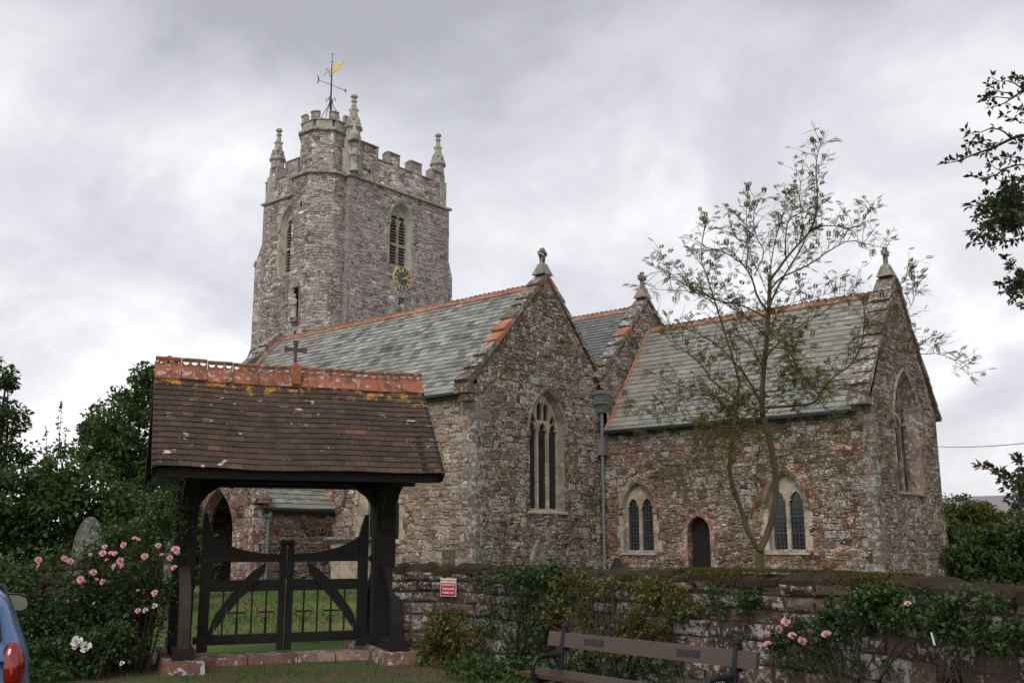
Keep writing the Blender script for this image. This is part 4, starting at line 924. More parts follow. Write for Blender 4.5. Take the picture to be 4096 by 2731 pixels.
cn = MB().mat(M['pinn']); cn.box(-35.34, -34.84, 29.45, 29.95, 20.62, 20.84); cn.lathe((-35.06, 29.7, 0), [(.26, 20.66), (.3, 20.9), (.12, 21.2), (.05, 21.4)], 6); cn.build('niche_canopy', CH)
def niche(fr, u, z0, z1, w_=.62):
    nm = MB().mat(M['tquoin']); hn = arch(u, .2, z0+.1, z1-.5, z1-.2, 5)
    nm.plate([(u-w_/2, z0-.15), (u+w_/2, z0-.15), (u+w_/2, z1-.25), (u, z1+.25), (u-w_/2, z1-.25)], [hn], fr, .03, -.02)
    nm.mat(M['void']).plate(hn, [], fr, .004)
    nm.mat(M['tquoin']).box(u-.24, u+.24, z0-.06, z0+.1, .0, .2, fr=fr)
    nm.box(u-.24, u+.24, z1-.28, z1-.05, .0, .16, fr=fr)
    return nm.build('niche', CH)
niche(FS(28.12), -36.95, 11.75, 13.6); statue(-36.95, 28.0, 11.86, 1.15, 'weathered saint in the niche of the stair turret', (0, -1, 0))
niche(FE(TX1), 33.1, 12.9, 13.75, .6); cq = MB().mat(M['pinn']); cq.lathe((TX1+.1, 33.1, 12.85), [(.06, -.1), (.14, 0), (.15, .1), (.08, .3)], 6); cq.build('corbel', CH)
for fr, u, z in ((FS(28.12), -36.88, 17.42), (FS(28.12), -36.95, 11.15)):
    k = MB().mat(M['tquoin']); k.plate([(u-.2, z-.3), (u+.2, z-.3), (u+.2, z+.3), (u-.2, z+.3)], [[(u-.07, z-.13), (u+.07, z-.13), (u+.07, z+.13), (u-.07, z+.13)]], fr, .015, -.2)
    k.mat(M['void']).plate([(u-.08, z-.14), (u+.08, z-.14), (u+.08, z+.14), (u-.08, z+.14)], [], fr, .004); k.build('slit_window', CH)
# clock: gilded ring and roman numerals, quarter past two
CU, CZ, CRD = 33.12, 14.46, .575
fr = FE(TX1); circ = lambda r_, n=40: [(CU+r_*math.cos(2*math.pi*i/n), CZ+r_*math.sin(2*math.pi*i/n)) for i in range(n)]
ck = MB().mat(M['dial']); ck.plate(circ(CRD), [], fr, .07, -.02); dial = ck.build('clock', CH, 'dark clock face with gilded roman numerals')
ck = MB().mat(M['gold']); ck.plate(circ(CRD+.014), [circ(CRD-.010)], fr, .095, .0); ck.build('clock_rim', dial)
NUM = ['XII', 'I', 'II', 'III', 'IIII', 'V', 'VI', 'VII', 'VIII', 'IX', 'X', 'XI']
r0_, r1_ = .34, .525
for i, s_ in enumerate(NUM):
    nmb = MB().mat(M['gold']); an = math.pi/2-i*math.pi/6; er = Vector((math.cos(an), math.sin(an))); et = Vector((er.y, -er.x)); wds = {'I': .045, 'V': .075, 'X': .08}
    tot = sum(wds[c] for c in s_); x = -tot/2
    for c in s_:
        ww = wds[c]
        strokes = {'I': [(.5, 0, .5, 1)], 'V': [(.12, 1, .5, 0), (.88, 1, .5, 0)], 'X': [(.1, 0, .9, 1), (.1, 1, .9, 0)]}[c]
        for si, (a0, b0, a1, b1) in enumerate(strokes):
            P = Vector((CU, CZ))+er*(r0_+(r1_-r0_)*b0)+et*(x+ww*a0); Q = Vector((CU, CZ))+er*(r0_+(r1_-r0_)*b1)+et*(x+ww*a1)
            d = (Q-P).normalized(); nn2 = Vector((-d.y, d.x))*.015; o_ = .086+.002*si+.0005*i
            nmb.add([fr(*(P-nn2), o_), fr(*(P+nn2), o_), fr(*(Q+nn2), o_), fr(*(Q-nn2), o_)], [(0, 1, 2, 3)])
        x += ww
    nmb.build('numeral', dial)
for nm_, an, ln, wd_, o_ in (('hour_hand', 90-2.23*30, .33, .05, .105), ('minute_hand', 90-14.*6, .47, .034, .115)):
    a = R(an); d = Vector((math.cos(a), math.sin(a))); n2 = Vector((-d.y, d.x)); c0 = Vector((CU, CZ))
    hb = MB().mat(M['gold']); hb.plate([tuple(c0-d*.12-n2*wd_*.4), tuple(c0-n2*wd_*.35), tuple(c0+d*ln*.6-n2*wd_*.4), tuple(c0+d*ln*.72-n2*wd_*1.1), tuple(c0+d*ln), tuple(c0+d*ln*.72+n2*wd_*1.1), tuple(c0+d*ln*.6+n2*wd_*.4), tuple(c0+n2*wd_*.35), tuple(c0-d*.12+n2*wd_*.4)], [], fr, o_, o_-.008)
    hb.build(nm_, dial)
# weathervane on the turret
VX, VY = -36.62, 29.45
vm = MB().mat(M['black']); vm.tube([(VX, VY, 21.2), (VX, VY, 23.2), (VX, VY, 25.0)], [.05, .042, .03], 8); vm.tube([(VX, VY, 25.0), (VX, VY, 25.62)], .012, 6)
for k in range(4):
    an = k*math.pi/2+.5; c, s_ = math.cos(an), math.sin(an)
    vm.tube([(VX+c*r_, VY+s_*r_, z) for r_, z in ((.52, 21.4), (.56, 21.9), (.40, 22.35), (.16, 22.75), (.04, 23.0))], .02, 5)
    vm.tube([(VX+c*r_, VY+s_*r_, z) for r_, z in ((.02, 22.95), (.1, 23.12), (.2, 23.2), (.27, 23.12), (.24, 23.03), (.19, 23.07))], .016, 5)
vm.build('weathervane_mast', CH, 'black wrought iron weathervane mast')
va_ = MB().mat(M['black']); fd = Vector((.1, 1, 0)).normalized()
P = lambda s_, z: Vector((VX, VY, 0))+fd*s_+Vector((0, 0, z))
va_.tube([P(-.78, 23.93), P(.85, 23.87)], .014, 6)
va_.tube([P(-.78+.16*math.cos(a)-.12, 23.93+.22*math.sin(a)) for a in [R(x) for x in range(-80, 81, 20)]], [.004, .018, .026, .032, .034, .032, .026, .018, .004], 6)
for da, db in ((.16, .1), (.16, -.1), (.22, 0), (.1, .14), (.1, -.14)): va_.tube([P(.78, 23.875), P(.78+da*.8, 23.875+db*.8)], [.02, .006], 5)
va_.lathe(P(.82, 23.84), [(.01, 0), (.045, .035), (.01, .07)], 6)
va_.build('weathervane_arrow', CH, 'pointer with crescent and star ends')
for cz_, cs_ in ((24.5, -.14), (24.62, -.3), (24.36, -.1), (25.12, .0)):
    va_ = MB().mat(M['black']); va_.tube([P(cs_+.07*math.cos(a)*(1-a/9), cz_+.07*math.sin(a)*(1-a/9)) for a in [R(x) for x in range(0, 420, 40)]], .01, 4); va_.build('weathervane_scroll', CH)
va_ = MB().mat(M['black']); va_.tube([P(-.03, 24.75), P(-.22, 24.55), P(-.42, 24.33), P(-.46, 24.22)], .011, 5); va_.build('weathervane_scroll', CH); va_ = MB().mat(M['black']); va_.tube([P(0, 25.5), P(.06, 25.58), P(.12, 25.62)], .01, 4); va_.tube([P(0, 25.5), P(-.05, 25.56)], .01, 4)
va_.build('weathervane_tip', CH)
fv = MB().mat(M['gold']); fl = lambda u, v, w_: Vector((VX, VY, 0))+Vector((1, .06, 0))*u+Vector((.06, -1, 0))*w_+Vector((0, 0, v))
fv.plate([(.03, 24.48), (.36, 24.56), (.68, 24.56), (.58, 24.68), (.74, 24.82), (.86, 25.0), (.42, 24.94), (.03, 24.96)], [], fl, .012, -.012, back=True); fv.build('weathervane_flag', CH, 'gilded swallow-tailed flag')
# ------------------------------------------------------------------ lychgate (local: s along the gates, d towards the lane, z up)
LA = .379; LC = LD(-3.298, 14.965)
LT = (R0*math.cos(LA)+F0*math.sin(LA)); LN = (R0*math.sin(LA)-F0*math.cos(LA))
def lf(s, d, z): return LC+LT*s+LN*d+Vector((0, 0, z))
LY = thing('lychgate', 'dark timber lychgate with mossy brown tiled roof and orange ridge', 'lychgate', LC)
HL, HD, ZR, ZE = 2.0, 1.25, 4.12, 2.66
rl = math.hypot(HD, ZR-ZE); rc, rs = HD/rl, (ZR-ZE)/rl
tl = MB().mat(M['ltile'])
sag = lambda s: -.03*math.cos(s*.7)+.01*math.sin(s*3)
for sg in (1, -1):
    slates(tl, lambda u, v, w_, sg=sg: lf(u, sg*(HD-v*rc+w_*rs), ZE+v*rs+w_*rc+sag(u)), -HL, HL, rl-.06, .107, .168, thick=.010, lift=.010, jit=.03, wob=.3)
    tl.add([lf(-HL, sg*(HD-.02), ZE), lf(HL, sg*(HD-.02), ZE), lf(HL, 0, ZR-.02), lf(-HL, 0, ZR-.02)], [(0, 1, 2, 3)])
tl.build('roof', LY, 'brown plain tiles spotted with white and ochre lichen')
lr = MB().mat(M['lridge']); n = 11; seg = 2*HL/n
for i in range(n):
    a = -HL+i*seg+.004; b = a+seg-.008; z = ZR+sag((a+b)/2)+rnd.uniform(-.006, .006)
    for sg in (1, -1):
        lr.hexa([lf(a, sg*.02, z+.02), lf(b, sg*.02, z+.02), lf(b, sg*.155, z-.165), lf(a, sg*.155, z-.165), lf(a, sg*.02, z+.05), lf(b, sg*.02, z+.05), lf(b, sg*.175, z-.15), lf(a, sg*.175, z-.15)])
    holes = []
    for k in range(3):
        c = a+(b-a)*(k+.5)/3; holes.append([(c-.045, z+.125), (c-.038, z+.102), (c-.02, z+.085), (c, z+.08), (c+.02, z+.085), (c+.038, z+.102), (c+.045, z+.125)])
    lr.plate([(a, z+.03), (b, z+.03), (b, z+.14), (a, z+.14)], holes, lambda u, v, w_: lf(u, w_, v), .018, -.018, back=True)
    lr.tube([lf(a, 0, z+.158), lf(b, 0, z+.158)], .027, 8)
lr.build('ridge_tiles', LY, 'orange pierced crest tiles')
rx = MB().mat(M['lridge']); zc = ZR+.13
rx.hexa([lf(-.06, -.06, zc), lf(.06, -.06, zc), lf(.06, .06, zc), lf(-.06, .06, zc), lf(-.045, -.045, zc+.08), lf(.045, -.045, zc+.08), lf(.045, .045, zc+.08), lf(-.045, .045, zc+.08)]); rx.box(-.065, .065, .0, .19, ZR-.14, ZR+.15, fr=lf)
rx.build('cross_socket', LY)
xm = MB().mat(M['headdark']); f = lambda u, v, w_: lf(u, w_, v); z0 = zc+.08
xm.plate([(-.027, z0), (.027, z0), (.022, z0+.18), (.09, z0+.175), (.165, z0+.155), (.165, z0+.255), (.09, z0+.23), (.024, z0+.225), (.04, z0+.345), (-.04, z0+.345), (-.024, z0+.225), (-.09, z0+.23), (-.165, z0+.255), (-.165, z0+.155), (-.09, z0+.175), (-.022, z0+.18)], [], f, .025, -.025, back=True)
xm.build('cross', LY, 'weathered cross on the ridge')
TB = M['timber']
for sg in (-1, 1):
    p = MB().mat(TB); p.box(sg*1.44-.15, sg*1.44+.15, -.15, .15, .2, 2.66, fr=lf)
    p.build('post', LY)
    # long cross sole with curved struts front and back, worn grey at the foot
    p = MB().mat(TB); p.box(sg*1.44-.13, sg*1.44+.13, -1.02, 1.02, .16, .30, fr=lf); p.build('sole_plate', LY)
    for dd in (1, -1):
        p = MB().mat(M['worn'] if dd > 0 and sg < 0 else TB); pts = [(.90, .30), (.885, .55), (.80, .85), (.62, 1.08), (.40, 1.24), (.15, 1.34)]
        for i in range(len(pts)-1):
            (d0, z0_), (d1, z1_) = pts[i], pts[i+1]; h = .13
            q = [(d0, z0_), (d1, z1_), (d1-.03, z1_+h*1.2 if i > 1 else z1_+.02), (d0, z0_+h*1.2 if i > 2 else z0_+.02)]
            x0, x1 = sg*1.44-.075, sg*1.44+.075; off = .14
            p.hexa([lf(x0, dd*(d0-off), z0_), lf(x1, dd*(d0-off), z0_), lf(x1, dd*d0, z0_), lf(x0, dd*d0, z0_), lf(x0, dd*(d1-off), z1_), lf(x1, dd*(d1-off), z1_), lf(x1, dd*d1, z1_), lf(x0, dd*d1, z1_)])
        p.build('strut', LY)
        p = MB().mat(TB)                          # upper bracket reaching out to the eaves beam
        pts = [(.14, 1.72), (.22, 2.02), (.42, 2.28), (.68, 2.44), (.95, 2.5)]
        for i in range(4):
            (d0, z0_), (d1, z1_) = pts[i], pts[i+1]; x0, x1 = sg*1.44-.09, sg*1.44+.09
            p.hexa([lf(x0, dd*(d0-.02), z0_+.26), lf(x1, dd*(d0-.02), z0_+.26), lf(x1, dd*d0, z0_), lf(x0, dd*d0, z0_), lf(x0, dd*(d1-.02), min(2.52, z1_+.26)), lf(x1, dd*(d1-.02), min(2.52, z1_+.26)), lf(x1, dd*d1, z1_), lf(x0, dd*d1, z1_)])
        p.build('bracket', LY)
    p = MB().mat(TB); p.box(sg*1.44-.12, sg*1.44+.12, -1.1, 1.1, 2.50, 2.70, fr=lf)
    for dd in (1, -1): p.bar(lf(sg*1.72, dd*1.2, 2.62), lf(sg*1.72, 0, 4.0), .09, .14)
    p.bar(lf(sg*1.44, 0, 2.68), lf(sg*1.44, 0, 3.95), .14, .16); p.build('roof_truss', LY)
    p = MB().mat(TB)
    for dd in (1, -1): p.bar(lf(sg*(HL-.03), dd*(HD-.02), ZE-.09), lf(sg*(HL-.03), 0, ZR-.12), .05, .17)
    p.build('barge_board', LY)
    # curved brace in the gate plane, post to head beam
    p = MB().mat(TB); pts = [(1.30, 1.95), (1.27, 2.18), (1.16, 2.34), (.98, 2.46), (.82, 2.51)]
    for i in range(4):
        (s0, z0_), (s1, z1_) = pts[i], pts[i+1]; 
        q = [(s0, z0_), (s1, z1_), (1.305, 2.52), (1.305, 2.52)]
        p.hexa([lf(sg*s0, -.07, z0_), lf(sg*s1, -.07, z1_), lf(sg*1.30, -.07, 2.515), lf(sg*1.31, -.07, z0_+.01), lf(sg*s0, .07, z0_), lf(sg*s1, .07, z1_), lf(sg*1.30, .07, 2.515), lf(sg*1.31, .07, z0_+.01)])
    p.build('curved_brace', LY)
    sb = MB().mat(M['redsand'])
    sb.hexa([lf(sg*1.44-.32, -1.2, -.2), lf(sg*1.44+.32, -1.2, -.2), lf(sg*1.44+.30, 1.22, -.2), lf(sg*1.44-.30, 1.22, -.2), lf(sg*1.44-.26, -1.15, .17), lf(sg*1.44+.26, -1.15, .17), lf(sg*1.44+.25, 1.14, .16), lf(sg*1.44-.25, 1.14, .16)])
    sb.build('stone_base', LY, 'red sandstone plinth under the post')
p = MB().mat(TB)
for dd in (.95, -.95, 0): p.box(-1.9, 1.9, dd-.09, dd+.09, 2.505, 2.695, fr=lambda s, d, z: lf(s, d, z+.003*(d > .5)))
for dd in (1, -1): p.box(-1.97, 1.97, dd*1.14-.025, dd*1.14+.025, 2.50, 2.69, fr=lf)
p.build('head_beam', LY, 'black beams under the tiles')
p = MB().mat(TB); s = -1.9
while s < 1.95:
    for dd in (1, -1): p.bar(lf(s, dd*1.2, ZE-.03), lf(s, 0, ZR-.12), .06, .08)
    s += .42
p.build('rafters', LY)
# red stone sill across the gateway
sl = MB().mat(M['redsand']); x = -1.2; k = 0
while x < 1.2:
    w_ = min(rnd.uniform(.5, .8), 1.2-x); h0 = rnd.uniform(.105, .125)
    sl.hexa([lf(x+.006, -.2, -.1), lf(x+w_-.006, -.2, -.1), lf(x+w_-.006, .38, -.1), lf(x+.006, .38, -.1), lf(x+.01, -.18, h0-.01), lf(x+w_-.01, -.18, h0-.01), lf(x+w_-.01, .33, h0-.015), lf(x+.01, .33, h0-.015)]); x += w_
sl.build('threshold', LY, 'worn red stone sill across the gateway')
def curve_z(s):
    x = max(0, (abs(s)-.12)/.96); return 1.495+.22*x*x+.05*x**9
for sg in (-1, 1):
    gt = MB().mat(TB); F = lambda s, d, z: lf(sg*s, d, z)
    gt.box(1.06, 1.20, -.05, .05, .16, 1.74, fr=F); gt.hexa([F(1.06, -.05, 1.74), F(1.2, -.05, 1.74), F(1.2, .05, 1.74), F(1.06, .05, 1.74), F(1.15, -.035, 2.07), F(1.2, -.035, 2.07), F(1.2, .035, 2.07), F(1.15, .035, 2.07)])
    gate = gt.build('gate', LY, 'left dark timber gate leaf' if sg < 0 else 'right dark timber gate leaf')
    g = MB().mat(TB); g.box(.012, .10, -.055, .055, .15, 1.58, fr=F); g.lathe(F(.055, 0, 0), [(.05, 1.57), (.035, 1.60), (.06, 1.64), (.055, 1.68), (.02, 1.70)], 8); g.build('meeting_stile', gate)
    g = MB().mat(TB); N = 14; sv = [.10+(1.06-.10)*i/N for i in range(N+1)]
    for i in range(N):
        a, b = sv[i], sv[i+1]
        g.hexa([F(a, -.035, 1.385), F(b, -.035, 1.385), F(b, .035, 1.385), F(a, .035, 1.385), F(a, -.035, curve_z(a)), F(b, -.035, curve_z(b)), F(b, .035, curve_z(b)), F(a, .035, curve_z(a))])
    g.build('top_rail', gate, 'top rail swept up towards the post')
    g = MB().mat(TB); g.box(.10, 1.06, -.04, .04, .975, 1.13, fr=F); g.build('middle_rail', gate)
    g = MB().mat(TB); g.box(.10, 1.06, -.045, .045, .25, .385, fr=F); g.build('bottom_rail', gate)
    g = MB().mat(TB); pts = [(1.07, .42), (.98, .66), (.82, .88), (.66, 1.08), (.48, 1.26), (.30, 1.385)]
    for i in range(5):
        (a, z0_), (b, z1_) = pts[i], pts[i+1]
        g.hexa([F(a, .036, z0_), F(b, .036, z1_), F(b+.015, .036, z1_-.24 if i < 4 else z1_-.14), F(a+.0, .036, z0_-.22 if i else z0_-.12), F(a, .075, z0_), F(b, .075, z1_), F(b+.015, .075, z1_-.24 if i < 4 else z1_-.14), F(a, .075, z0_-.22 if i else z0_-.12)])
    g.build('brace', gate)
    for kk, s in enumerate((.27, .47, .67, .87)):
        g = MB().mat(M['black']); g.tube([F(s, -.01, .38), F(s, -.01, .98)], .0125, 6)
        if kk in (0, 2):
            zc = .68; g.box(s-.105, s+.105, -.022, .004, zc-.012, zc+.012, fr=F); g.tube([F(s, -.01, .38), F(s, -.01, .60)], .019, 6)
            for q in (-1, 1):
                for cz_, cx_, rr in ((zc+.03, .115, .035), (zc-.03, .115, .03), (zc-.11, .04, .035)):
                    g.tube([F(s+q*(cx_-.02+rr*math.cos(a)), -.01, cz_+rr*math.sin(a)) for a in [R(t_) for t_ in range(-120, 121, 40)]], .006, 4)
        g.build('iron_cross' if kk in (0, 2) else 'iron_bar', gate)
    for z in (1.42, .32): 
     g = MB().mat(M['black']); g.box(.7, 1.26, .046, .058, z-.025, z+.025, fr=F); g.lathe(F(1.235, .06, z-.05), [(.025, 0), (.025, .1)], 8); g.build('hinge', gate)
g = MB().mat(M['black']); g.box(-.2, .14, .06, .075, 1.235, 1.265, fr=lf); g.box(-.02, .045, .075, .09, 1.2, 1.28, fr=lf); g.build('latch', LY)
# chain-hung strip of paper fallen by the post is left to the ground clutter

# ------------------------------------------------------------------ churchyard walls
WALLR = [(-1.72, 14.85), (-.72, 14.55), (.02, 13.5), (.47, 12.85), (2.01, 11.35), (2.80, 10.45), (3.35, 9.4), (3.62, 8.3), (3.80, 7.3), (4.0, 6.0), (4.3, 4.4)]
WALLL = [(-11.5, 12.6), (-8.5, 13.3), (-6.4, 13.75), (-4.95, 14.15)]
class Path:
    def __init__(s, pts, sm=3):
        P = [Vector(p) for p in pts]
        for _ in range(sm):
            Q = [P[0]]
            for i in range(len(P)-1): Q += [P[i]*.75+P[i+1]*.25, P[i]*.25+P[i+1]*.75]
            P = Q+[P[-1]]
        s.P = P; s.L = [0]
        for i in range(1, len(P)): s.L.append(s.L[-1]+(P[i]-P[i-1]).length)
        s.len = s.L[-1]
    def at(s, d):
        d = max(0, min(s.len-1e-6, d)); i = 0
        while s.L[i+1] <= d: i += 1
        t = (d-s.L[i])/(s.L[i+1]-s.L[i]); p = s.P[i].lerp(s.P[i+1], t); tn = (s.P[i+1]-s.P[i]).normalized(); return p, tn
    def fr(s, u, v, w_):             # u along, v up, w towards the lane
        p, t = s.at(u); n = Vector((t.y, -t.x)); q = p+n*w_
        return LD(q.x, q.y, v)
    def hit(s, px, py, off=0.):      # where a line of sight meets the wall face
        d = ray(px, py); dl = Vector((d.dot(R0), d.dot(F0))); best = None
        for i in range(len(s.P)-1):
            a, b = s.P[i], s.P[i+1]; t = (b-a).normalized(); n = Vector((t.y, -t.x)); a = a+n*off; b = b+n*off
            den = dl.x*(b-a).y-dl.y*(b-a).x
            if abs(den) < 1e-9: continue
            k = (a.x*(b-a).y-a.y*(b-a).x)/den; q = dl*k; m = (q-a).dot(b-a)/(b-a).length_squared
            if -.02 <= m <= 1.02 and k > 0: best = (s.L[i]+m*(b-a).length, CAMH+d.z*k); break
        return best
PR, PL = Path(WALLR), Path(WALLL)
from mathutils import noise as mn
def stone_wall(name, label, path, top, thick=.42, org=(0, 0, 0)):
    W_ = thing(name, label, 'wall', org)
    core = MB().mat(M['wmortar']); n = int(path.len/.3)
    us = [path.len*i/n for i in range(n+1)]
    for i in range(n):
        a, b = us[i], us[i+1]; f = path.fr
        core.hexa([f(a, -.3, -thick), f(b, -.3, -thick), f(b, -.3, 0), f(a, -.3, 0), f(a, top-.12, -thick), f(b, top-.12, -thick), f(b, top-.12, 0), f(a, top-.12, 0)])
    core.build('mortar_core', W_)
    st = MB().mat(M['wstone'])
    z = -.05
    while z < top-.16:
        h = rnd.uniform(.13, .28); h = min(h, top-.1-z); u = rnd.uniform(-.2, 0)
        while u < path.len:
            l = rnd.uniform(.20, .52); hh = h
            subs = [(z, z+h)] if rnd.random() < .78 or h < .2 else [(z, z+h*.5), (z+h*.5, z+h)]
            for zz0, zz1 in subs:
                a, b = u+.012, min(u+l, path.len)-.012; g = rnd.uniform(.008, .018); z0_, z1_ = zz0+g, zz1-g; p = rnd.uniform(.010, .062); c = min(.035, (z1_-z0_)*.22)
                if b-a < .06 or z1_-z0_ < .04: continue
                J = lambda k=.026: rnd.uniform(-k, k)
                f = path.fr; m = (a+b)/2+J(.05); zm = (z0_+z1_)/2
                o_ = [(a+J(), z0_+J(.01)), (m, z0_+J(.012)), (b+J(), z0_+J(.01)), (b+J(), zm), (b+J(), z1_+J(.01)), (m, z1_+J(.012)), (a+J(), z1_+J(.01)), (a+J(), zm)]
                i_ = [(x+(m-x)*c/max(.05, abs(m-x))*1.0, y+(zm-y)*min(.8, c/max(.03, abs(zm-y)))) for x, y in o_]
                k0 = len(st.v); st.v += [f(x, y, -.03) for x, y in o_]+[f(x, y, p*.6) for x, y in o_]+[f(x, y, p+J(.008)) for x, y in i_]+[f(m, zm, p+rnd.uniform(0, .012))]
                for rg_ in (0, 8):
                    for j in range(8): st.f.append([k0+rg_+j, k0+rg_+(j+1) % 8, k0+rg_+8+(j+1) % 8, k0+rg_+8+j]); st.mi.append(0)
                for j in range(8): st.f.append([k0+16+j, k0+16+(j+1) % 8, k0+24]); st.mi.append(0)
            u += l
        z += h
    st.build('stonework', W_)
    cp_ = MB().mat(M['moss']); u = 0.
    while u < path.len-.05:               # rough cap stones, no two alike
        l = min(rnd.uniform(.16, .48), path.len-u); NU, NW = max(3, int(l/.07)), 7; dz = rnd.uniform(-.045, .02); f0_, b0_ = rnd.uniform(.0, .075), rnd.uniform(.0, .06); zb_ = top-rnd.uniform(.11, .17); sd_ = rnd.uniform(0, 50)
        k0 = len(cp_.v)
        for i in range(NU+1):
            for j in range(NW+2):
                t_ = min(1, max(0, (j-1)/(NW-1))); w_ = f0_-(thick+f0_+b0_)*t_; e_ = min(i, NU-i)/NU; ed_ = min(1, min(t_, 1-t_)*4+.15)*min(1, e_*5+.35)
                uu = u+.008+(l-.016)*i/NU; P = Vector((uu*2.2+sd_, w_*4, sd_)); dn = mn.fractal(P*2.2, .8, 2.1, 4)*.022
                zz = zb_ if j in (0, NW+1) else zb_+(top+dz-zb_)*(.45+.55*ed_)+dn
                cp_.v.append(path.fr(uu, zz, w_+(dn*.8 if j <= 2 else 0)))
        R_ = NW+2
        for i in range(NU):
            for j in range(R_-1): a_ = k0+i*R_+j; cp_.f.append([a_, a_+R_, a_+R_+1, a_+1]); cp_.mi.append(0)
        cp_.f.append([k0+j for j in range(R_)]); cp_.mi.append(0); cp_.f.append([k0+NU*R_+j for j in reversed(range(R_))]); cp_.mi.append(0)
        u += l
    cp_.build('coping', W_, 'rough mossy cap stones')
    return W_
WR = stone_wall('stone_wall', 'lichen-crusted stone wall with mossy top running from the lychgate behind the bench', PR, 1.35, org=LD(1., 12.3))
WL = stone_wall('stone_wall', 'dark low stone wall behind the pink rose bush', PL, 1.40, org=LD(-8, 13.4))
mt = []                                     # moss tufts standing on the sunny stretch of the wall top
u_a, u_b = PR.hit(1540*DS, 1330*DS)[0], PR.hit(2040*DS, 1340*DS)[0]
us = np.concatenate([npr.uniform(0, PR.len, 5000), npr.uniform(u_a, u_b, 15000)])
P = []; 
from mathutils import noise as mn
for u in us:
    w_ = npr.uniform(-.40, .075); q = PR.fr(u, 1.35+mn.noise(Vector((u*3, 1, 1)))*.02-(max(0, w_+.02)*1.3)*npr.uniform(.2, 1.3), w_)
    if mn.noise(Vector((q.x*1.6, q.y*1.6, 3)))+(.25 if u_a < u < u_b else -.1) > rnd.uniform(-.1, .25): P.append(q)
P = np.array(P); n = len(P); Dm = unit(rand_dirs(n)*.7+np.array([0, 0, 1.])); 
M['mossb'] = leaf('moss_tuft', [(.035, .034, .008), (.075, .070, .012), (.115, .10, .018), (.05, .04, .015)], .1, .9)
mesh_np('moss', leaf_quads(P-Dm*.012, Dm, rand_dirs(n), npr.uniform(.02, .045, n), npr.uniform(.008, .016, n)), 4, M['mossb'], WR)

# ------------------------------------------------------------------ sign on the wall
def text_obj(s, size, pos, xd, yd, m, name, parent, bold=.0, align='CENTER', sx=1.):
    cu = bpy.data.curves.new(name, 'FONT'); cu.body = s; cu.size = size; cu.align_x = align; cu.align_y = 'CENTER'; cu.extrude = .0006; cu.offset = bold
    tmp = bpy.data.objects.new(name, cu); col.objects.link(tmp); dg = bpy.context.evaluated_depsgraph_get()
    me = bpy.data.meshes.new_from_object(tmp.evaluated_get(dg)); bpy.data.objects.remove(tmp)
    xd = Vector(xd); yd = Vector(yd); z = xd.cross(yd); mt_ = Matrix((xd*sx, yd, z)).transposed().to_4x4(); mt_.translation = Vector(pos)-ORG[parent.name]; me.transform(mt_)
    me.materials.clear(); me.materials.append(m); return link(name, me, parent)
hu, hz = PR.hit(1029*DS, 1348*DS, .07); sc_ = PR.fr(hu, hz, .075); p_, t_ = PR.at(hu); sx_ = LD(t_.x, t_.y); sn_ = LD(t_.y, -t_.x); uz = Vector((0, 0, 1))
SW_, SH = .272, .245
sg_ = thing('no_parking_sign', 'red and white no parking sign fixed to the stone wall', 'sign', sc_)
fs = lambda u, v, w_: sc_+sx_*u+uz*v+sn_*w_
b = MB().mat(M['white']); b.box(-SW_/2, SW_/2, -SH/2, SH/2, -.075, 0, fr=lambda u, v, w_: fs(u, v, w_ if w_ > -.05 else -.012)); b.build('board', sg_)
b = MB().mat(M['red']); b.plate([(-SW_/2+.007, -SH/2+.007), (SW_/2-.007, -SH/2+.007), (SW_/2-.007, .062), (-SW_/2+.007, .062)], [], fs, .002); b.build('red_panel', sg_)
text_obj('NO PARKING', .047, fs(0, .092, .003), sx_, uz, M['red'], 'lettering', sg_, .0006, sx=.92)
for i, s in enumerate(('IN FRONT OF', 'THESE GATES', 'THANK YOU')): text_obj(s, .040, fs(0, .032-i*.053, .004), sx_, uz, M['white'], 'lettering', sg_, .0008, sx=.90)

# ------------------------------------------------------------------ bench
BL, BR = Vector((.34, 9.52)), Vector((1.80, 7.66)); bt_ = (BR-BL); blen = bt_.length; bt_.normalize(); bn = Vector((-bt_.y, bt_.x)); bn = -bn if bn.y > 0 else bn
def bf(s, d, z): q = BL+bt_*s+bn*d; return LD(q.x, q.y, z)
BN = thing('bench', 'brown plank bench with black iron ends and two small plaques', 'bench', bf(blen/2, .2, 0))
b = MB().mat(M['benchw']); b.hexa([bf(0, -.005, .735), bf(blen, -.005, .735), bf(blen, .03, .735), bf(0, .03, .735), bf(0, -.03, .855), bf(blen, -.03, .855), bf(blen, .005, .855), bf(0, .005, .855)]); b.build('back_board', BN)
b = MB().mat(M['benchw']); b.hexa([bf(0, .04, .55), bf(blen, .04, .55), bf(blen, .07, .55), bf(0, .07, .55), bf(0, .015, .60), bf(blen, .015, .60), bf(blen, .045, .60), bf(0, .045, .60)])
b = MB().mat(M['benchw'])
for i in range(4):
    d0 = .03+i*.078; b.box(-.03, blen+.03, d0, d0+.066, .50-.003*i, .535-.003*i, fr=bf)
b.build('seat', BN)
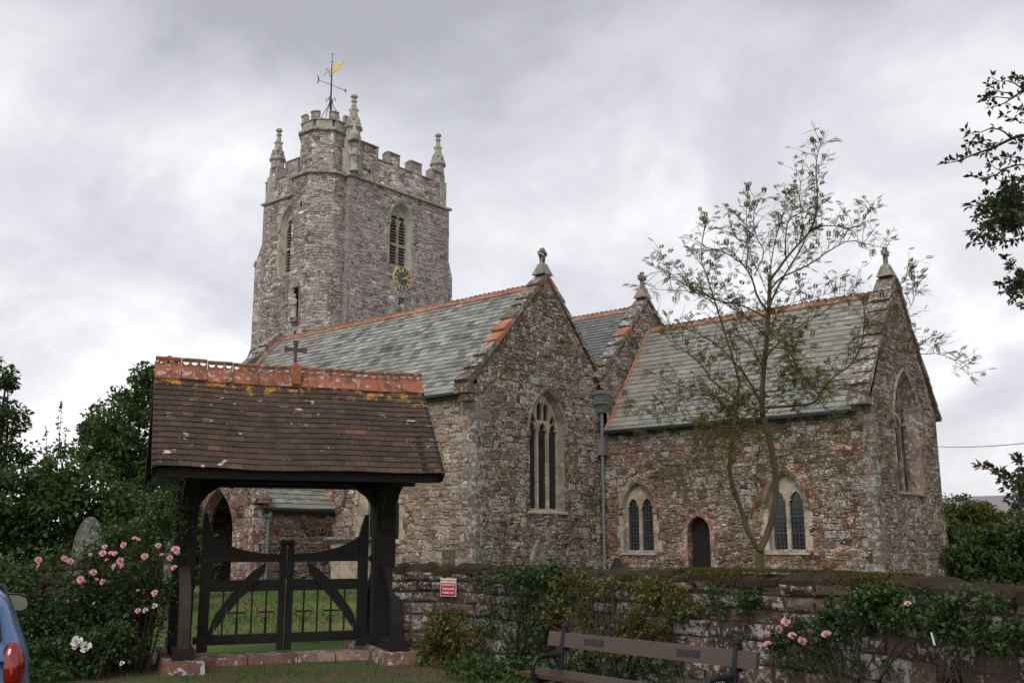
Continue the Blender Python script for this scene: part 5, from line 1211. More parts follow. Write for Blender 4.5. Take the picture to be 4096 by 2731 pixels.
for s in (.2, blen-.2):
    e = MB().mat(M['black'])
    e.tube([bf(s, .12, 0), bf(s, .10, .3), bf(s, .055, .5), bf(s, .03, .72), bf(s, -.015, .90)], [.026, .026, .026, .025, .022], 8)
    e.lathe(bf(s, -.02, .885), [(.022, 0), (.034, .02), (.03, .05), (.01, .065)], 8)
    e.tube([bf(s, .05, .665), bf(s, .14, .668), bf(s, .24, .67), bf(s, .32, .655), bf(s, .365, .60), bf(s, .365, .53), bf(s, .33, .46), bf(s, .34, .25), bf(s, .38, 0)], .022, 8)
    e.tube([bf(s, .05, .475), bf(s, .34, .47)], .022, 8)
    e.tube([bf(s, .13+.045*math.cos(a), .60+.045*math.sin(a)) for a in [R(x) for x in range(90, 400, 35)]], .011, 5)
    e.box(s-.022, s+.022, -.05, -.012, .70, .88, fr=bf); e.build('end_frame', BN)
for s in (.36*blen*.72+.0, .72*blen):
    pq = MB().mat(M['plaque']); f = lambda u, v, w_: bf(u, .022-(v-.765)*.21+w_, v)
    pq.box(s-.115, s+.115, .775, .825, .004, .009, fr=lambda u, v, w_: f(u, v, w_)); pq.mat(M['black'])
    for q in ((-.11, .78), (.11, .78), (-.11, .82), (.11, .82)): pq.box(s+q[0]-.003, s+q[0]+.003, q[1]-.003, q[1]+.003, .009, .011, fr=f)
    pq.build('plaque', BN)

# ------------------------------------------------------------------ parked car at the left edge
HA = R(-37); ch = Vector((math.sin(HA), math.cos(HA))); cr2 = Vector((ch.y, -ch.x))
CO = Vector((-4.10, 7.20))            # rear centre on the ground
def cf(x, y, z):
    z = z*.97; q = CO+cr2*x+ch*y; return LD(q.x, q.y, z)
CR_ = thing('parked_car', 'wet blue hatchback seen from behind at the left edge', 'car', cf(0, 1.8, 0))
st_ = [  # y, half width sill, belt, roof half width, z sill, z belt, z roof
 (-.02, .70, .62, .44, .42, .82, .87), (.05, .78, .71, .50, .34, .88, 1.00), (.22, .83, .77, .54, .30, .93, 1.25), (.55, .81, .835, .60, .28, .95, 1.45), (1.3, .82, .84, .61, .27, .94, 1.50), (2.0, .82, .84, .60, .27, .93, 1.46), (2.55, .81, .83, .56, .27, .92, 1.15), (2.75, .80, .82, .62, .27, .91, .97), (3.3, .77, .79, .60, .28, .84, .87), (3.6, .68, .70, .50, .32, .70, .73), (3.68, .55, .58, .42, .42, .6, .62)]
cb2 = MB().mat(M['carpaint']); K = 15
for y, ws_, wb2, wr, zs, zb, zr in st_:
    half = [(0, zs), (ws_*.8, zs), (ws_, zs+.06), (wb2*1.0, zs+(zb-zs)*.5), (wb2, zs+(zb-zs)*.75), (wb2*.965, zb), (wr+(wb2-wr)*.35, zb+(zr-zb)*.6), (wr, zr-.04 if zr-zb > .1 else zr-.01)]
    ring_ = [(x, z) for x, z in half]+[(0, zr)]; ring_ += [(-x, z) for x, z in reversed(half[1:])]
    for x, z in ring_: cb2.v.append(cf(x, y, z))
n = 16
for i in range(len(st_)-1):
    for j in range(n): j2 = (j+1) % n; cb2.f.append([i*n+j, i*n+j2, (i+1)*n+j2, (i+1)*n+j]); cb2.mi.append(0)
cb2.f.append(list(range(n))); cb2.mi.append(0); cb2.f.append([(len(st_)-1)*n+j for j in reversed(range(n))]); cb2.mi.append(0)
body = cb2.build('body', CR_, smooth=True); sub = body.modifiers.new('smooth', 'SUBSURF'); sub.levels = sub.render_levels = 2
gl = MB().mat(M['carglass'])
gl.hexa([cf(-.52, .06, .98), cf(.52, .06, .98), cf(.50, .30, 1.33), cf(-.50, .30, 1.33), cf(-.52, .03, 1.0), cf(.52, .03, 1.0), cf(.50, .27, 1.35), cf(-.50, .27, 1.35)]); gl.build('rear_window', CR_)
for sg in (-1, 1):
    gl = MB().mat(M['carglass']); gl.hexa([cf(sg*.77, .75, 1.0), cf(sg*.79, 2.3, 1.0), cf(sg*.66, 1.9, 1.38), cf(sg*.64, .9, 1.38), cf(sg*.80, .75, 1.0), cf(sg*.815, 2.3, 1.0), cf(sg*.69, 1.9, 1.38), cf(sg*.67, .9, 1.38)]); gl.build('side_window', CR_)
    tlb = MB().mat(M['lens']); xs = sg*.60
    for i in range(9):
        th_ = -math.pi/2+math.pi*i/8
        for j in range(14):
            ph_ = 2*math.pi*j/14; tlb.v.append(cf(sg*(.60+.10*math.cos(th_)*math.cos(ph_)), .06+.11*math.cos(th_)*math.sin(ph_), .78+.20*math.sin(th_)))
    for i in range(8):
        for j in range(14): tlb.f.append([i*14+j, i*14+(j+1) % 14, (i+1)*14+(j+1) % 14, (i+1)*14+j]); tlb.mi.append(0)
    for p_ in (): pass
    lens = tlb.build('tail_light', CR_, smooth=True)
    am = MB().mat(M['amber']); am.lathe(cf(sg*.585, -.048, .74), [(.003, 0), (.009, .02), (.009, .07), (.003, .09)], 8); am.build('reflector', lens)
    mh = MB().mat(M['plastic']); mc = cf(sg*.97, 2.02, 1.15)
    f = lambda u, v, w_: mc+(LD(cr2.x, cr2.y)*u*sg+LD(ch.x, ch.y)*w_+uz*v)
    o_ = [(-.13, -.06), (.08, -.075), (.125, -.05), (.135, .0), (.11, .055), (.04, .085), (-.06, .092), (-.13, .08)]
    mh.plate(o_, [], f, -.0, None); k0 = len(mh.v)
    o2 = [(x*.9, y*.85) for x, y in o_]; o3 = [(x*.5, y*.5) for x, y in o_]
    mh.ring(o_, [(x*1.04, y*1.04) for x, y in o_], f, -.012, .01); mh.ring([(x*1.04, y*1.04) for x, y in o_], o2, f, .01, .08); mh.ring(o2, o3, f, .08, .12); mh.plate(o3, [], f, .12)
    mh.bar(cf(sg*.80, 2.05, 1.05), cf(sg*.92, 2.05, 1.10), .05, .06)
    mir = mh.build('door_mirror', CR_)
    mg = MB().mat(M['mirror']); mg.plate([(x*.86, y*.84) for x, y in o_], [], f, -.006); mg.build('mirror_glass', mir)
    for yy in (.62, 3.0):
        wh = MB().mat(M['rubber']); c = cf(sg*.74, yy, .30)
        ax_ = LD(cr2.x, cr2.y)*sg; fw_ = LD(ch.x, ch.y)
        pr_ = [(.19, -.09), (.28, -.10), (.30, -.07), (.30, .07), (.28, .10), (.19, .09)]
        for r_, w_ in pr_:
            for j in range(20): a = 2*math.pi*j/20; wh.v.append(c+ax_*w_+(fw_*math.cos(a)+uz*math.sin(a))*r_)
        for i in range(5):
            for j in range(20): wh.f.append([i*20+j, i*20+(j+1) % 20, (i+1)*20+(j+1) % 20, (i+1)*20+j]); wh.mi.append(0)
        wo_ = wh.build('wheel', CR_, smooth=True)
        al = MB().mat(M['alloy']); k0 = 0
        al.v += [c+ax_*.075+(fw_*math.cos(2*math.pi*j/20)+uz*math.sin(2*math.pi*j/20))*.195 for j in range(20)]+[c+ax_*.05]
        for j in range(20): al.f.append([j, (j+1) % 20, 20]); al.mi.append(0)
        al.build('rim', wo_)
bp = MB().mat(M['plastic']); bp.box(-.60, .60, -.06, .02, .34, .44, fr=cf); bp.build('bumper_strip', CR_)

# ------------------------------------------------------------------ graves and the tomb by the church
def headstone(name, label, c, yaw, w_, h, th, mat, top='round', lean=0.):
    o_ = thing(name, label, 'gravestone', c) if False else None
    if top == 'round': pr_ = [(-w_/2, -.3), (w_/2, -.3), (w_/2, h*.6)]+[(w_/2*math.cos(a), h*.6+h*.4*math.sin(a)) for a in [R(x) for x in range(15, 166, 15)]]+[(-w_/2, h*.6)]
    elif top == 'point': pr_ = arch(0, w_/2, -.3, h*.45, h, 7)
    else: pr_ = [(-w_/2, -.3), (w_/2, -.3), (w_/2, h*.55), (w_*.36, h*.62), (w_*.30, h*.82), (w_*.33, h), (-w_*.33, h), (-w_*.30, h*.82), (-w_*.36, h*.62), (-w_/2, h*.55)]
    ux = Vector((math.cos(yaw), math.sin(yaw), 0)); nx = Vector((ux.y, -ux.x, 0)); c = Vector(c)
    mb = MB().mat(M[mat]); mb.plate(pr_, [], lambda u, v, q: c+ux*u+nx*(q+v*lean)+Vector((0, 0, v)), th/2, -th/2, back=True)
    p2 = [(x*.86, y*.94 if y > 0 else y) for x, y in pr_]; mb.plate([p for p in p2], [], lambda u, v, q: c+ux*u+nx*(q+v*lean)+Vector((0, 0, v)), th/2+.012, th/2-.01)
    return tag(mb.build(name, None, org=c), label, 'gravestone')
EY = R(90)
def ground_z(p):
    D = p.dot(F0) if isinstance(p, Vector) else p
    return .2*max(0, min(1, (D-16.5)/9))
c = dep(1236*DS, 1290*DS, 31.5); c.z = .2; headstone('headstone', 'tall pale arched headstone against the near gable wall', c, EY, .75, 1.52, .14, 'headstone', 'point')
c = dep(1418*DS, 1290*DS, 29.); c.z = .2; headstone('headstone', 'black polished pointed headstone by the tall downpipe', c, R(60), .50, 1.02, .12, 'granite', 'point')
c = dep(1030*DS, 1290*DS, 21.); c.z = .15; headstone('headstone', 'squat dark weathered headstone with shoulders above the wall', c, R(40), .42, 1.36, .16, 'headdark', 'shoulder')
c = dep(1458*DS, 1303*DS, 28.); c.z = .2; headstone('headstone', 'small square red stone between pipe and priest door', c, R(60), .34, .82, .12, 'redsand', 'shoulder')
c = dep(207*DS, 1240*DS, 18.0); c.z = .1; headstone('headstone', 'big pale leaning headstone behind the roses', c, R(48), .56, 2.02, .13, 'headstone', 'round', .03)
c = dep(393*DS, 1250*DS, 18.5); c.z = .1; headstone('headstone', 'small round-topped headstone beside the lychgate post', c, R(48), .20, 1.66, .1, 'headdark', 'round')
TM = thing('chest_tomb', 'pale stone chest tomb with moulded slab beside the church wall', 'tomb', (-25.6, 22.3, .2))
b = MB().mat(M['beer']); b.hexa([(-26.35, 21.9, -.1), (-24.85, 21.9, -.1), (-24.85, 22.75, -.1), (-26.35, 22.75, -.1), (-26.35, 21.9, 1.66), (-24.85, 21.9, 1.66), (-24.85, 22.75, 1.66), (-26.35, 22.75, 1.66)]); b.build('chest', TM)
b = MB().mat(M['headstone']); b.hexa([(-26.42, 21.82, 1.662), (-24.78, 21.82, 1.662), (-24.78, 22.82, 1.662), (-26.42, 22.82, 1.662), (-26.55, 21.72, 1.76), (-24.65, 21.72, 1.76), (-24.65, 22.9, 1.76), (-26.55, 22.9, 1.76)]); b.box(-26.55, -24.65, 21.72, 22.9, 1.762, 1.85); b.build('slab', TM)
b = MB().mat(M['headstone']); b.hexa([(-26.9, 20.0, -.1), (-24.8, 20.0, -.1), (-24.8, 20.9, -.1), (-26.9, 20.9, -.1), (-26.85, 20.05, .46), (-24.85, 20.05, .46), (-24.85, 20.85, .46), (-26.85, 20.85, .46)]); 
tag(b.build('ledger_stone', None, org=(-25.8, 20.4, .2)), 'low flat ledger stone on the grass seen through the gate', 'gravestone')
# notice inside the porch
b = MB().mat(M['bluep']); b.box(-29.75, -29.35, 20.6, 20.62, 1.45, 1.85); b.mat(M['white']).box(-29.75, -29.35, 20.6, 20.62, 1.28, 1.445); tag(b.build('porch_notice', None, org=(-29.5, 20.6, 1.4)), 'small blue and white notice inside the porch arch', 'notice')
# overhead cable off to the right
cbm = MB().mat(M['black']); A_ = dep(3700, 1786, 60); B_ = dep(4096, 1778, 42); dv = B_-A_
cbm.tube([A_+dv*t_+Vector((0, 0, .12*(t_-.5)**2*4-.06)) for t_ in [i/12-.3 for i in range(24)]], .018, 5); tag(cbm.build('overhead_cable', None, org=A_), 'thin black overhead cable right of the chancel', 'cable')
# white plant tag hanging on the right climbing rose
hu, hz = PR.hit(2442*DS/1.0 if False else 3728, 2553, .2); q = PR.fr(hu, hz, .2)
b = MB().mat(M['white']); xx = (LD(.8, -.6)).normalized(); b.hexa([q+xx*x+uz*z+sn_*w_ for x, z, w_ in ((-.012, .05, 0), (.004, .05, 0), (.022, -.05, 0), (.006, -.05, 0), (-.012, .05, .002), (.004, .05, .002), (.022, -.05, .002), (.006, -.05, .002))]); tag(b.build('plant_tag', None, org=q), 'white plastic plant tag on the wall rose stem', 'plant tag')
# ------------------------------------------------------------------ ground
def gz(D): return .2*max(0, min(1, (D-16.5)/9))
Ds = [-60, -20, 0, 6, 10, 12, 13, 14, 15, 16, 16.5, 18, 20, 22, 24, 25.5, 30, 40, 60, 120, 400, 1500]
Ls = [-1500, -400, -120, -60, -40, -30, -25, -20, -15, -12, -9, -7, -5, -3, -1, 1, 3, 5, 8, 12, 20, 30, 60, 120, 400, 1500]
g = MB().mat(M['turf'])
for D in Ds:
    for L in Ls: g.v.append(LD(L, D, gz(D)))
nL = len(Ls)
for i in range(len(Ds)-1):
    for j in range(nL-1): a = i*nL+j; g.f.append([a, a+1, a+nL+1, a+nL]); g.mi.append(0)
kind(g.build('ground'), 'structure')
g = MB().mat(M['lawn']); DD = [d for d in Ds if d >= 16 and d < 100]; LL = [l for l in Ls if -60 <= l <= 30]
for D in DD:
    for L in LL: g.v.append(LD(L, D, gz(D)+.004))
for i in range(len(DD)-1):
    for j in range(len(LL)-1): a = i*len(LL)+j; g.f.append([a, a+1, a+len(LL)+1, a+len(LL)]); g.mi.append(0)
kind(g.build('churchyard_lawn'), 'structure')
# far moor on the right
hm = MB().mat(M['hill']); N = 60
from mathutils import noise as mn
for i in range(N+1):
    an = R(-6+70*i/N); x = i/N
    for d, k in ((500, 0.), (700, .55), (950, 1.), (1400, 1.05)):
        L = d*math.sin(an); D = d*math.cos(an); hgt = 44*(.55+.45*min(1, max(0, (math.degrees(an)-8)/24)))*k+mn.fractal(Vector((L*.004, D*.004, 1)), .9, 2.1, 4)*7*k
        hm.v.append(LD(L, D, hgt-1))
for i in range(N):
    for j in range(3): a = i*4+j; hm.f.append([a, a+4, a+5, a+1]); hm.mi.append(0)
kind(hm.build('hill', smooth=True), 'structure')

# grass and clutter on the verge in front of the gate
n = 26000
L = npr.uniform(-7.2, .3, n); D = npr.uniform(11.2, 14.9, n)
keep = np.array([mn.noise(Vector((l*.8, d*.8, 2)))+mn.noise(Vector((l*2.6, d*2.6, 5)))*.5 for l, d in zip(L, D)]) > npr.uniform(-.35, .55, n)
L, D = L[keep], D[keep]; n = len(L)
rv, fv_ = np.array(R0), np.array(F0)
P = L[:, None]*rv+D[:, None]*fv_; P[:, 2] = -.005
Dm = unit(np.array([0, 0, 1.])+rand_dirs(n)*.55)
mesh_np_o = mesh_np('grass', leaf_quads(P, Dm, rand_dirs(n), npr.uniform(.025, .075, n), npr.uniform(.004, .009, n), .1), 4, M['grass']); kind(mesh_np_o, 'stuff')
n = 24000
L = npr.uniform(-9.5, -2.5, n); D = npr.uniform(17, 31, n)
keep = np.array([mn.noise(Vector((l*.5, d*.35, 7))) for l, d in zip(L, D)]) > npr.uniform(-.4, .4, n)
L, D = L[keep], D[keep]; n = len(L); P = L[:, None]*rv+D[:, None]*fv_; P[:, 2] = np.clip((D-16.5)/9, 0, 1)*.2
Dm = unit(np.array([0, 0, 1.])+rand_dirs(n)*.6)
kind(mesh_np('grass', leaf_quads(P, Dm, rand_dirs(n), npr.uniform(.04, .12, n), npr.uniform(.008, .016, n), .1), 4, M['grass']), 'stuff')

# ------------------------------------------------------------------ foliage builders
def clump_leaves(C, rad, per, size, flat=.75, upb=.35):
    # C (k,3) clump centres, rad per clump; leaves scattered through each clump
    k = len(C); n = k*per; idx = np.repeat(np.arange(k), per)
    off = rand_dirs(n)*(npr.uniform(0, 1, n)**.45)[:, None]*np.asarray(rad)[idx][:, None]; off[:, 2] *= flat
    P = C[idx]+off; Dm = unit(rand_dirs(n)+unit(off+1e-6)*.6+np.array([0, 0, -.15])); Nn = unit(rand_dirs(n)*.8+np.array([0, 0, upb+.5]))
    s = npr.uniform(.5, 1.5, n)*size
    return leaf_quads(P, Dm, Nn, s, s*.62, .12)
def blob_centres(c, r, k, shell=.55, zmin=-1.):
    d = rand_dirs(k*2); d = d[d[:, 2] > zmin][:k]; rr = npr.uniform(shell, 1, len(d))**.7
    return np.array(c)+d*rr[:, None]*np.array(r)
def leafy(name, label, cat, base, lumps, k, per, size, mat, crad=.45, group=None, trunk=None, bark='bark', zmin=-.8, shell=.45, part='foliage'):
    # lumps: list of (centre offset L, D, z, radius L, radius D, radius z) round the base
    b = Vector(base); T = thing(name, label, cat, b, group)
    Cs = []
    tot = sum(l[3]*l[5] for l in lumps)
    for l in lumps:
        cc = b+LD(l[0], l[1], l[2]); kk = max(3, int(k*l[3]*l[5]/tot)); q = blob_centres((0, 0, 0), (1, 1, 1), kk, shell, zmin)
        q = q*np.array([l[3], l[4], l[5]]); Cs.append(np.array(cc)+q[:, 0:1]*rv+q[:, 1:2]*fv_+q[:, 2:3]*np.array([0, 0, 1.]))
    C = np.concatenate(Cs); C = C[C[:, 2] > b.z+.05]
    mesh_np(part, clump_leaves(C, npr.uniform(.6, 1.3, len(C))*crad, per, size), 4, M[mat], T)
    w_ = MB().mat(M[bark])
    if trunk:
        r0_, h = trunk; w_.tube([b+Vector((0, 0, -.2)), b+LD(.05, 0, h*.4), b+LD(-.05, .1, h*.8), b+LD(0, 0, h*1.25)], [r0_*1.2, r0_, r0_*.7, r0_*.3], 8)
        for q in C[npr.choice(len(C), min(len(C), 26), replace=False)]:
            s = b+Vector((0, 0, h*rnd.uniform(.5, 1.15))); e = Vector(q); m = s.lerp(e, .5)+Vector((rnd.uniform(-.2, .2), rnd.uniform(-.2, .2), .15)); w_.tube([s, m, e], [r0_*.35, r0_*.2, .015], 5)
        w_.build('trunk', T)
    else:
        for q in C[npr.choice(len(C), min(len(C), 16), replace=False)]:
            e = Vector(q); s = b+LD(rnd.uniform(-.3, .3), rnd.uniform(-.15, .15), -.05); w_.tube([s, s.lerp(e, .55)+Vector((0, 0, .1)), e], [.018, .012, .005], 5)
        w_.build('stems', T)
    return T, C

# ------------------------------------------------------------------ trees on the left
def PX(x, y, t): return dep(x*DS, y*DS, t)
b = PX(285, 1290, 44); b.z = .2
leafy('sycamore_tree', 'tall broad tree with gaps of sky behind the lychgate roof', 'tree', b, [(.3, 0, 6.0, 2.5, 1.8, 2.5), (1.1, 0, 7.9, 1.6, 1.3, 1.7), (-1.2, .2, 5.6, 1.5, 1.4, 1.9), (1.0, 0, 4.0, 2.4, 1.5, 1.4)], 200, 110, .19, 'leaf_tree', .52, trunk=(.2, 3.6), part='crown', shell=.3)
b = PX(-25, 1290, 30); b.z = .2
leafy('dark_tree', 'dark leaning tree cut by the left edge', 'tree', b, [(-.5, 0, 4.6, 1.1, 1, 2.4), (.1, 0, 5.2, .55, .6, .5), (.3, 0, 4.0, .7, .6, .5)], 60, 110, .13, 'leaf_dark', .38, trunk=(.13, 3.2), part='crown')
b = PX(110, 1290, 26); b.z = .2
T, C = leafy('sapling', 'thin upright whips rising above the dark shrub', 'tree', b, [(0, 0, 3.2, .5, .4, .9)], 18, 60, .09, 'leaf_dark', .25, trunk=(.03, 2.4), part='crown')
w_ = MB().mat(M['bark']); pts_ = []
for dx, zt in ((0., 5.0), (.18, 4.3), (-.35, 4.25), (.42, 4.0)):
    p0 = b+LD(dx*.5, 0, 2.0); p1 = b+LD(dx, 0, zt+.2); w_.tube([p0, p0.lerp(p1, .5)+LD(.03, 0), p1], [.02, .014, .004], 5)
    for i in range(60): pts_.append(p0.lerp(p1, rnd.uniform(.15, 1))+LD(rnd.uniform(-.05, .05), rnd.uniform(-.05, .05), 0))
w_.build('whips', T); P = np.array(pts_); n = len(P); mesh_np('whip_leaves', leaf_quads(P, unit(rand_dirs(n)+np.array([0, 0, .4])), rand_dirs(n), .12, .06), 4, M['leaf_dark'], T)
b = PX(120, 1285, 22); b.z = .15
leafy('evergreen_shrub', 'big dark rounded shrub behind the left wall', 'shrub', b, [(-1.6, 0, 1.6, 1.6, 1, 1.6), (.3, .3, 1.7, 1.5, 1, 1.65), (-.6, -.2, 2.3, 1.2, .9, 1.0), (1.6, .5, 1.4, 1.3, 1, 1.3)], 190, 110, .13, 'leaf_dark', .42, shell=.55)
b = PX(330, 1290, 27); b.z = .2
leafy('laurel_hedge', 'shadowy dark hedge under the big tree beside the lychgate', 'hedge', b, [(-1.2, .3, 1.2, 1.5, .8, 1.4), (.6, 0, 1.25, 1.2, .8, 1.4)], 130, 100, .13, 'leaf_dark', .42)

# hedge and trees on the right, beyond the chancel
for (px, py, t_, lm, k, lab, nm, ct) in (
    (2225, 1300, 46, [(0, 0, 1.7, 1.5, 1.2, 1.9), (-1.0, 0, 1.5, 1.1, 1, 1.7), (.8, .3, 1.9, .9, .9, 1.6)], 150, 'olive green bushy tree just right of the chancel', 'field_maple', 'tree'),
    (2335, 1300, 52, [(0, 0, 1.5, 1.9, 1.2, 1.6), (1.5, 0, 1.6, 1.5, 1, 1.5)], 140, 'brown-tinged round tree on the right skyline', 'hawthorn_tree', 'tree'),
    (2290, 1325, 34, [(-1.5, 0, .9, 1.6, .9, 1.1), (.6, 0, 1.0, 1.5, .9, 1.2), (2.4, 0, 1.1, 1.4, .9, 1.25), (4, 0, 1.2, 1.5, 1, 1.3)], 200, 'dark field hedge beyond the right end of the wall', 'field_hedge', 'hedge')):
    b = PX(px, py, t_); b.z = .15
    leafy(nm, lab, ct, b, lm, k, 100, .16, 'leaf_aut' if nm != 'field_hedge' else 'leaf_dark', .42, trunk=(.12, 1.6) if ct == 'tree' else None, part='crown' if ct == 'tree' else 'foliage')

# ------------------------------------------------------------------ small ash-like tree in the churchyard
RT = PX(1745, 1305, 18.6); RT.z = .08
TR = thing('rowan_tree', 'spindly feathery-leaved small tree in front of the chancel', 'tree', RT)
def z9(a, b): return (2400+a*.7972, 450+b*.7972)
T0 = 18.6
def limb(pts, d0, d1, r0_, r1_):
    m = len(pts); out = []
    for i, (a, b) in enumerate(pts):
        f = i/(m-1); x, y = z9(a, b); out.append(dep(x, y, T0+d0+(d1-d0)*f+rnd.uniform(-.05, .05)))
    return out, [r0_+(r1_-r0_)*i/(m-1) for i in range(m)]
LIMBS = [
 ([(803, 2340), (800, 2270), (800, 2200)], 0, 0, .105, .085),
 ([(800, 2200), (838, 2120), (868, 2030), (884, 1910), (880, 1780), (850, 1640), (815, 1520)], 0, .1, .075, .058),
 ([(800, 2200), (766, 2145), (737, 2090), (708, 1990), (672, 1895), (648, 1811), (653, 1700), (668, 1620), (680, 1480), (700, 1350)], 0, -.2, .06, .03),
 ([(815, 1520), (812, 1420), (822, 1280), (838, 1120), (848, 980), (852, 840)], .1, .2, .06, .038),
 ([(852, 840), (900, 780), (930, 735), (1000, 655), (1058, 592), (1090, 500), (1092, 400), (1082, 290), (1090, 220), (1108, 150)], .2, .8, .032, .006),
 ([(848, 900), (900, 830), (960, 805), (1060, 758), (1150, 692), (1250, 637), (1340, 660), (1430, 680)], .2, -.6, .024, .005),
 ([(845, 980), (885, 890), (940, 790), (1000, 700), (1050, 590), (1150, 562), (1290, 592), (1360, 480)], .1, .9, .026, .005),
 ([(932, 735), (930, 620), (945, 530), (1020, 500), (1090, 470)], .4, .9, .018, .005),
 ([(850, 850), (862, 720), (890, 600), (930, 480), (950, 420)], .2, -.4, .016, .004),
 ([(845, 1000), (790, 930), (770, 850), (735, 780), (680, 730), (600, 690), (530, 680)], .1, -.5, .028, .006),
 ([(735, 780), (745, 650), (735, 560), (735, 480)], -.2, -.6, .014, .004),
 ([(775, 820), (830, 700), (790, 640), (770, 560), (775, 470)], -.1, .5, .014, .004),
 ([(1000, 655), (1020, 560), (1000, 450), (1010, 320)], .5, .1, .014, .004),
 ([(840, 1030), (700, 960), (600, 950), (480, 890), (380, 840), (270, 775)], .1, -.8, .022, .004),
 ([(700, 1350), (640, 1150), (580, 960), (540, 830), (500, 720), (530, 560)], -.2, .5, .028, .004),
 ([(580, 960), (480, 900), (350, 890), (200, 885)], .2, .6, .012, .003),
 ([(815, 1470), (740, 1330), (700, 1280), (600, 1170), (480, 1100), (330, 1060)], .1, -.7, .03, .005),
 ([(680, 1430), (560, 1350), (530, 1290), (440, 1200), (320, 1120)], -.2, -.9, .022, .004),
 ([(810, 1500), (640, 1440), (480, 1400), (330, 1340)], .1, -1., .02, .004),
 ([(822, 1240), (900, 1150), (990, 1080), (1150, 985), (1290, 870)], .1, -.6, .022, .004),
 ([(830, 1480), (1000, 1470), (1085, 1455), (1115, 1390), (1170, 1325), (1265, 1265), (1310, 1180), (1330, 1050), (1320, 940)], .1, -.9, .032, .006),
 ([(1270, 1260), (1400, 1190), (1520, 1195), (1620, 1215), (1700, 1205), (1800, 1255), (1850, 1320)], -.7, -1.0, .014, .003),
 ([(1520, 1195), (1610, 1165), (1690, 1140)], -.8, -1., .007, .003),
 ([(1330, 1060), (1430, 960), (1520, 850), (1550, 800)], -.9, -1.1, .010, .003),
 ([(1400, 1190), (1500, 1060), (1570, 960), (1590, 880)], -.8, -1., .009, .003),
 ([(1100, 1420), (1000, 1300), (960, 1200), (1000, 1120)], -.3, -.9, .014, .004),
 ([(850, 1560), (1000, 1610), (1180, 1640), (1350, 1720), (1480, 1800)], .0, -1.0, .016, .003),
 ([(800, 1560), (650, 1580), (480, 1560), (300, 1500), (140, 1480)], 0, -1.2, .016, .003),
 ([(680, 1600), (560, 1640), (420, 1680), (250, 1660)], -.1, -1., .012, .003),
 ([(668, 1620), (600, 1720), (480, 1800), (330, 1830)], -.1, -1.2, .010, .003),
 ([(870, 1740), (980, 1700), (1100, 1720), (1230, 1790)], .1, -.9, .010, .003),
 ([(1115, 1390), (1250, 1380), (1380, 1440), (1500, 1540)], -.3, -.9, .010, .003),
 ([(700, 1350), (760, 1500), (790, 1620), (800, 1700)], -.2, -.8, .010, .003),
 ([(820, 1300), (760, 1150), (700, 1050), (690, 980)], .1, .6, .012, .004),
 ([(840, 1080), (940, 960), (1060, 930), (1180, 900)], .2, .7, .012, .003),
 ([(850, 930), (760, 720), (700, 640), (670, 610)], .2, .9, .010, .003)]
for k_ in range(24):
    a0, b0 = (rnd.uniform(800, 850), rnd.uniform(1050, 1560)) if k_ % 3 else (rnd.uniform(650, 700), rnd.uniform(1350, 1640))
    a1 = a0+rnd.choice((-1, 1))*rnd.uniform(120, 520)*(1 if k_ % 2 else .6); b1 = b0+rnd.uniform(-260, 260) if b0 < 1400 else b0+rnd.uniform(-120, 330)
    d1_ = rnd.uniform(-1.5, 1.5)
    LIMBS.append(([(a0, b0), (a0+(a1-a0)*.3, b0+(b1-b0)*.2-rnd.uniform(10, 90)), (a0+(a1-a0)*.65, b0+(b1-b0)*.6-rnd.uniform(20, 90)), (a1, b1)], .1, d1_, rnd.uniform(.009, .015), .003))
tkb = MB().mat(M['bark_row']); leavesP = []; leavesD = []
def sm(pts, rs):
    P = pts
    o = [P[0]]; r_ = [rs[0]]
    for i in range(len(P)-1):
        o += [P[i]*.75+P[i+1]*.25, P[i]*.25+P[i+1]*.75]; r_ += [rs[i]*.75+rs[i+1]*.25, rs[i]*.25+rs[i+1]*.75]
    return o+[P[-1]], r_+[rs[-1]]
def addleaf(p, d): leavesP.append(p); leavesD.append(d)
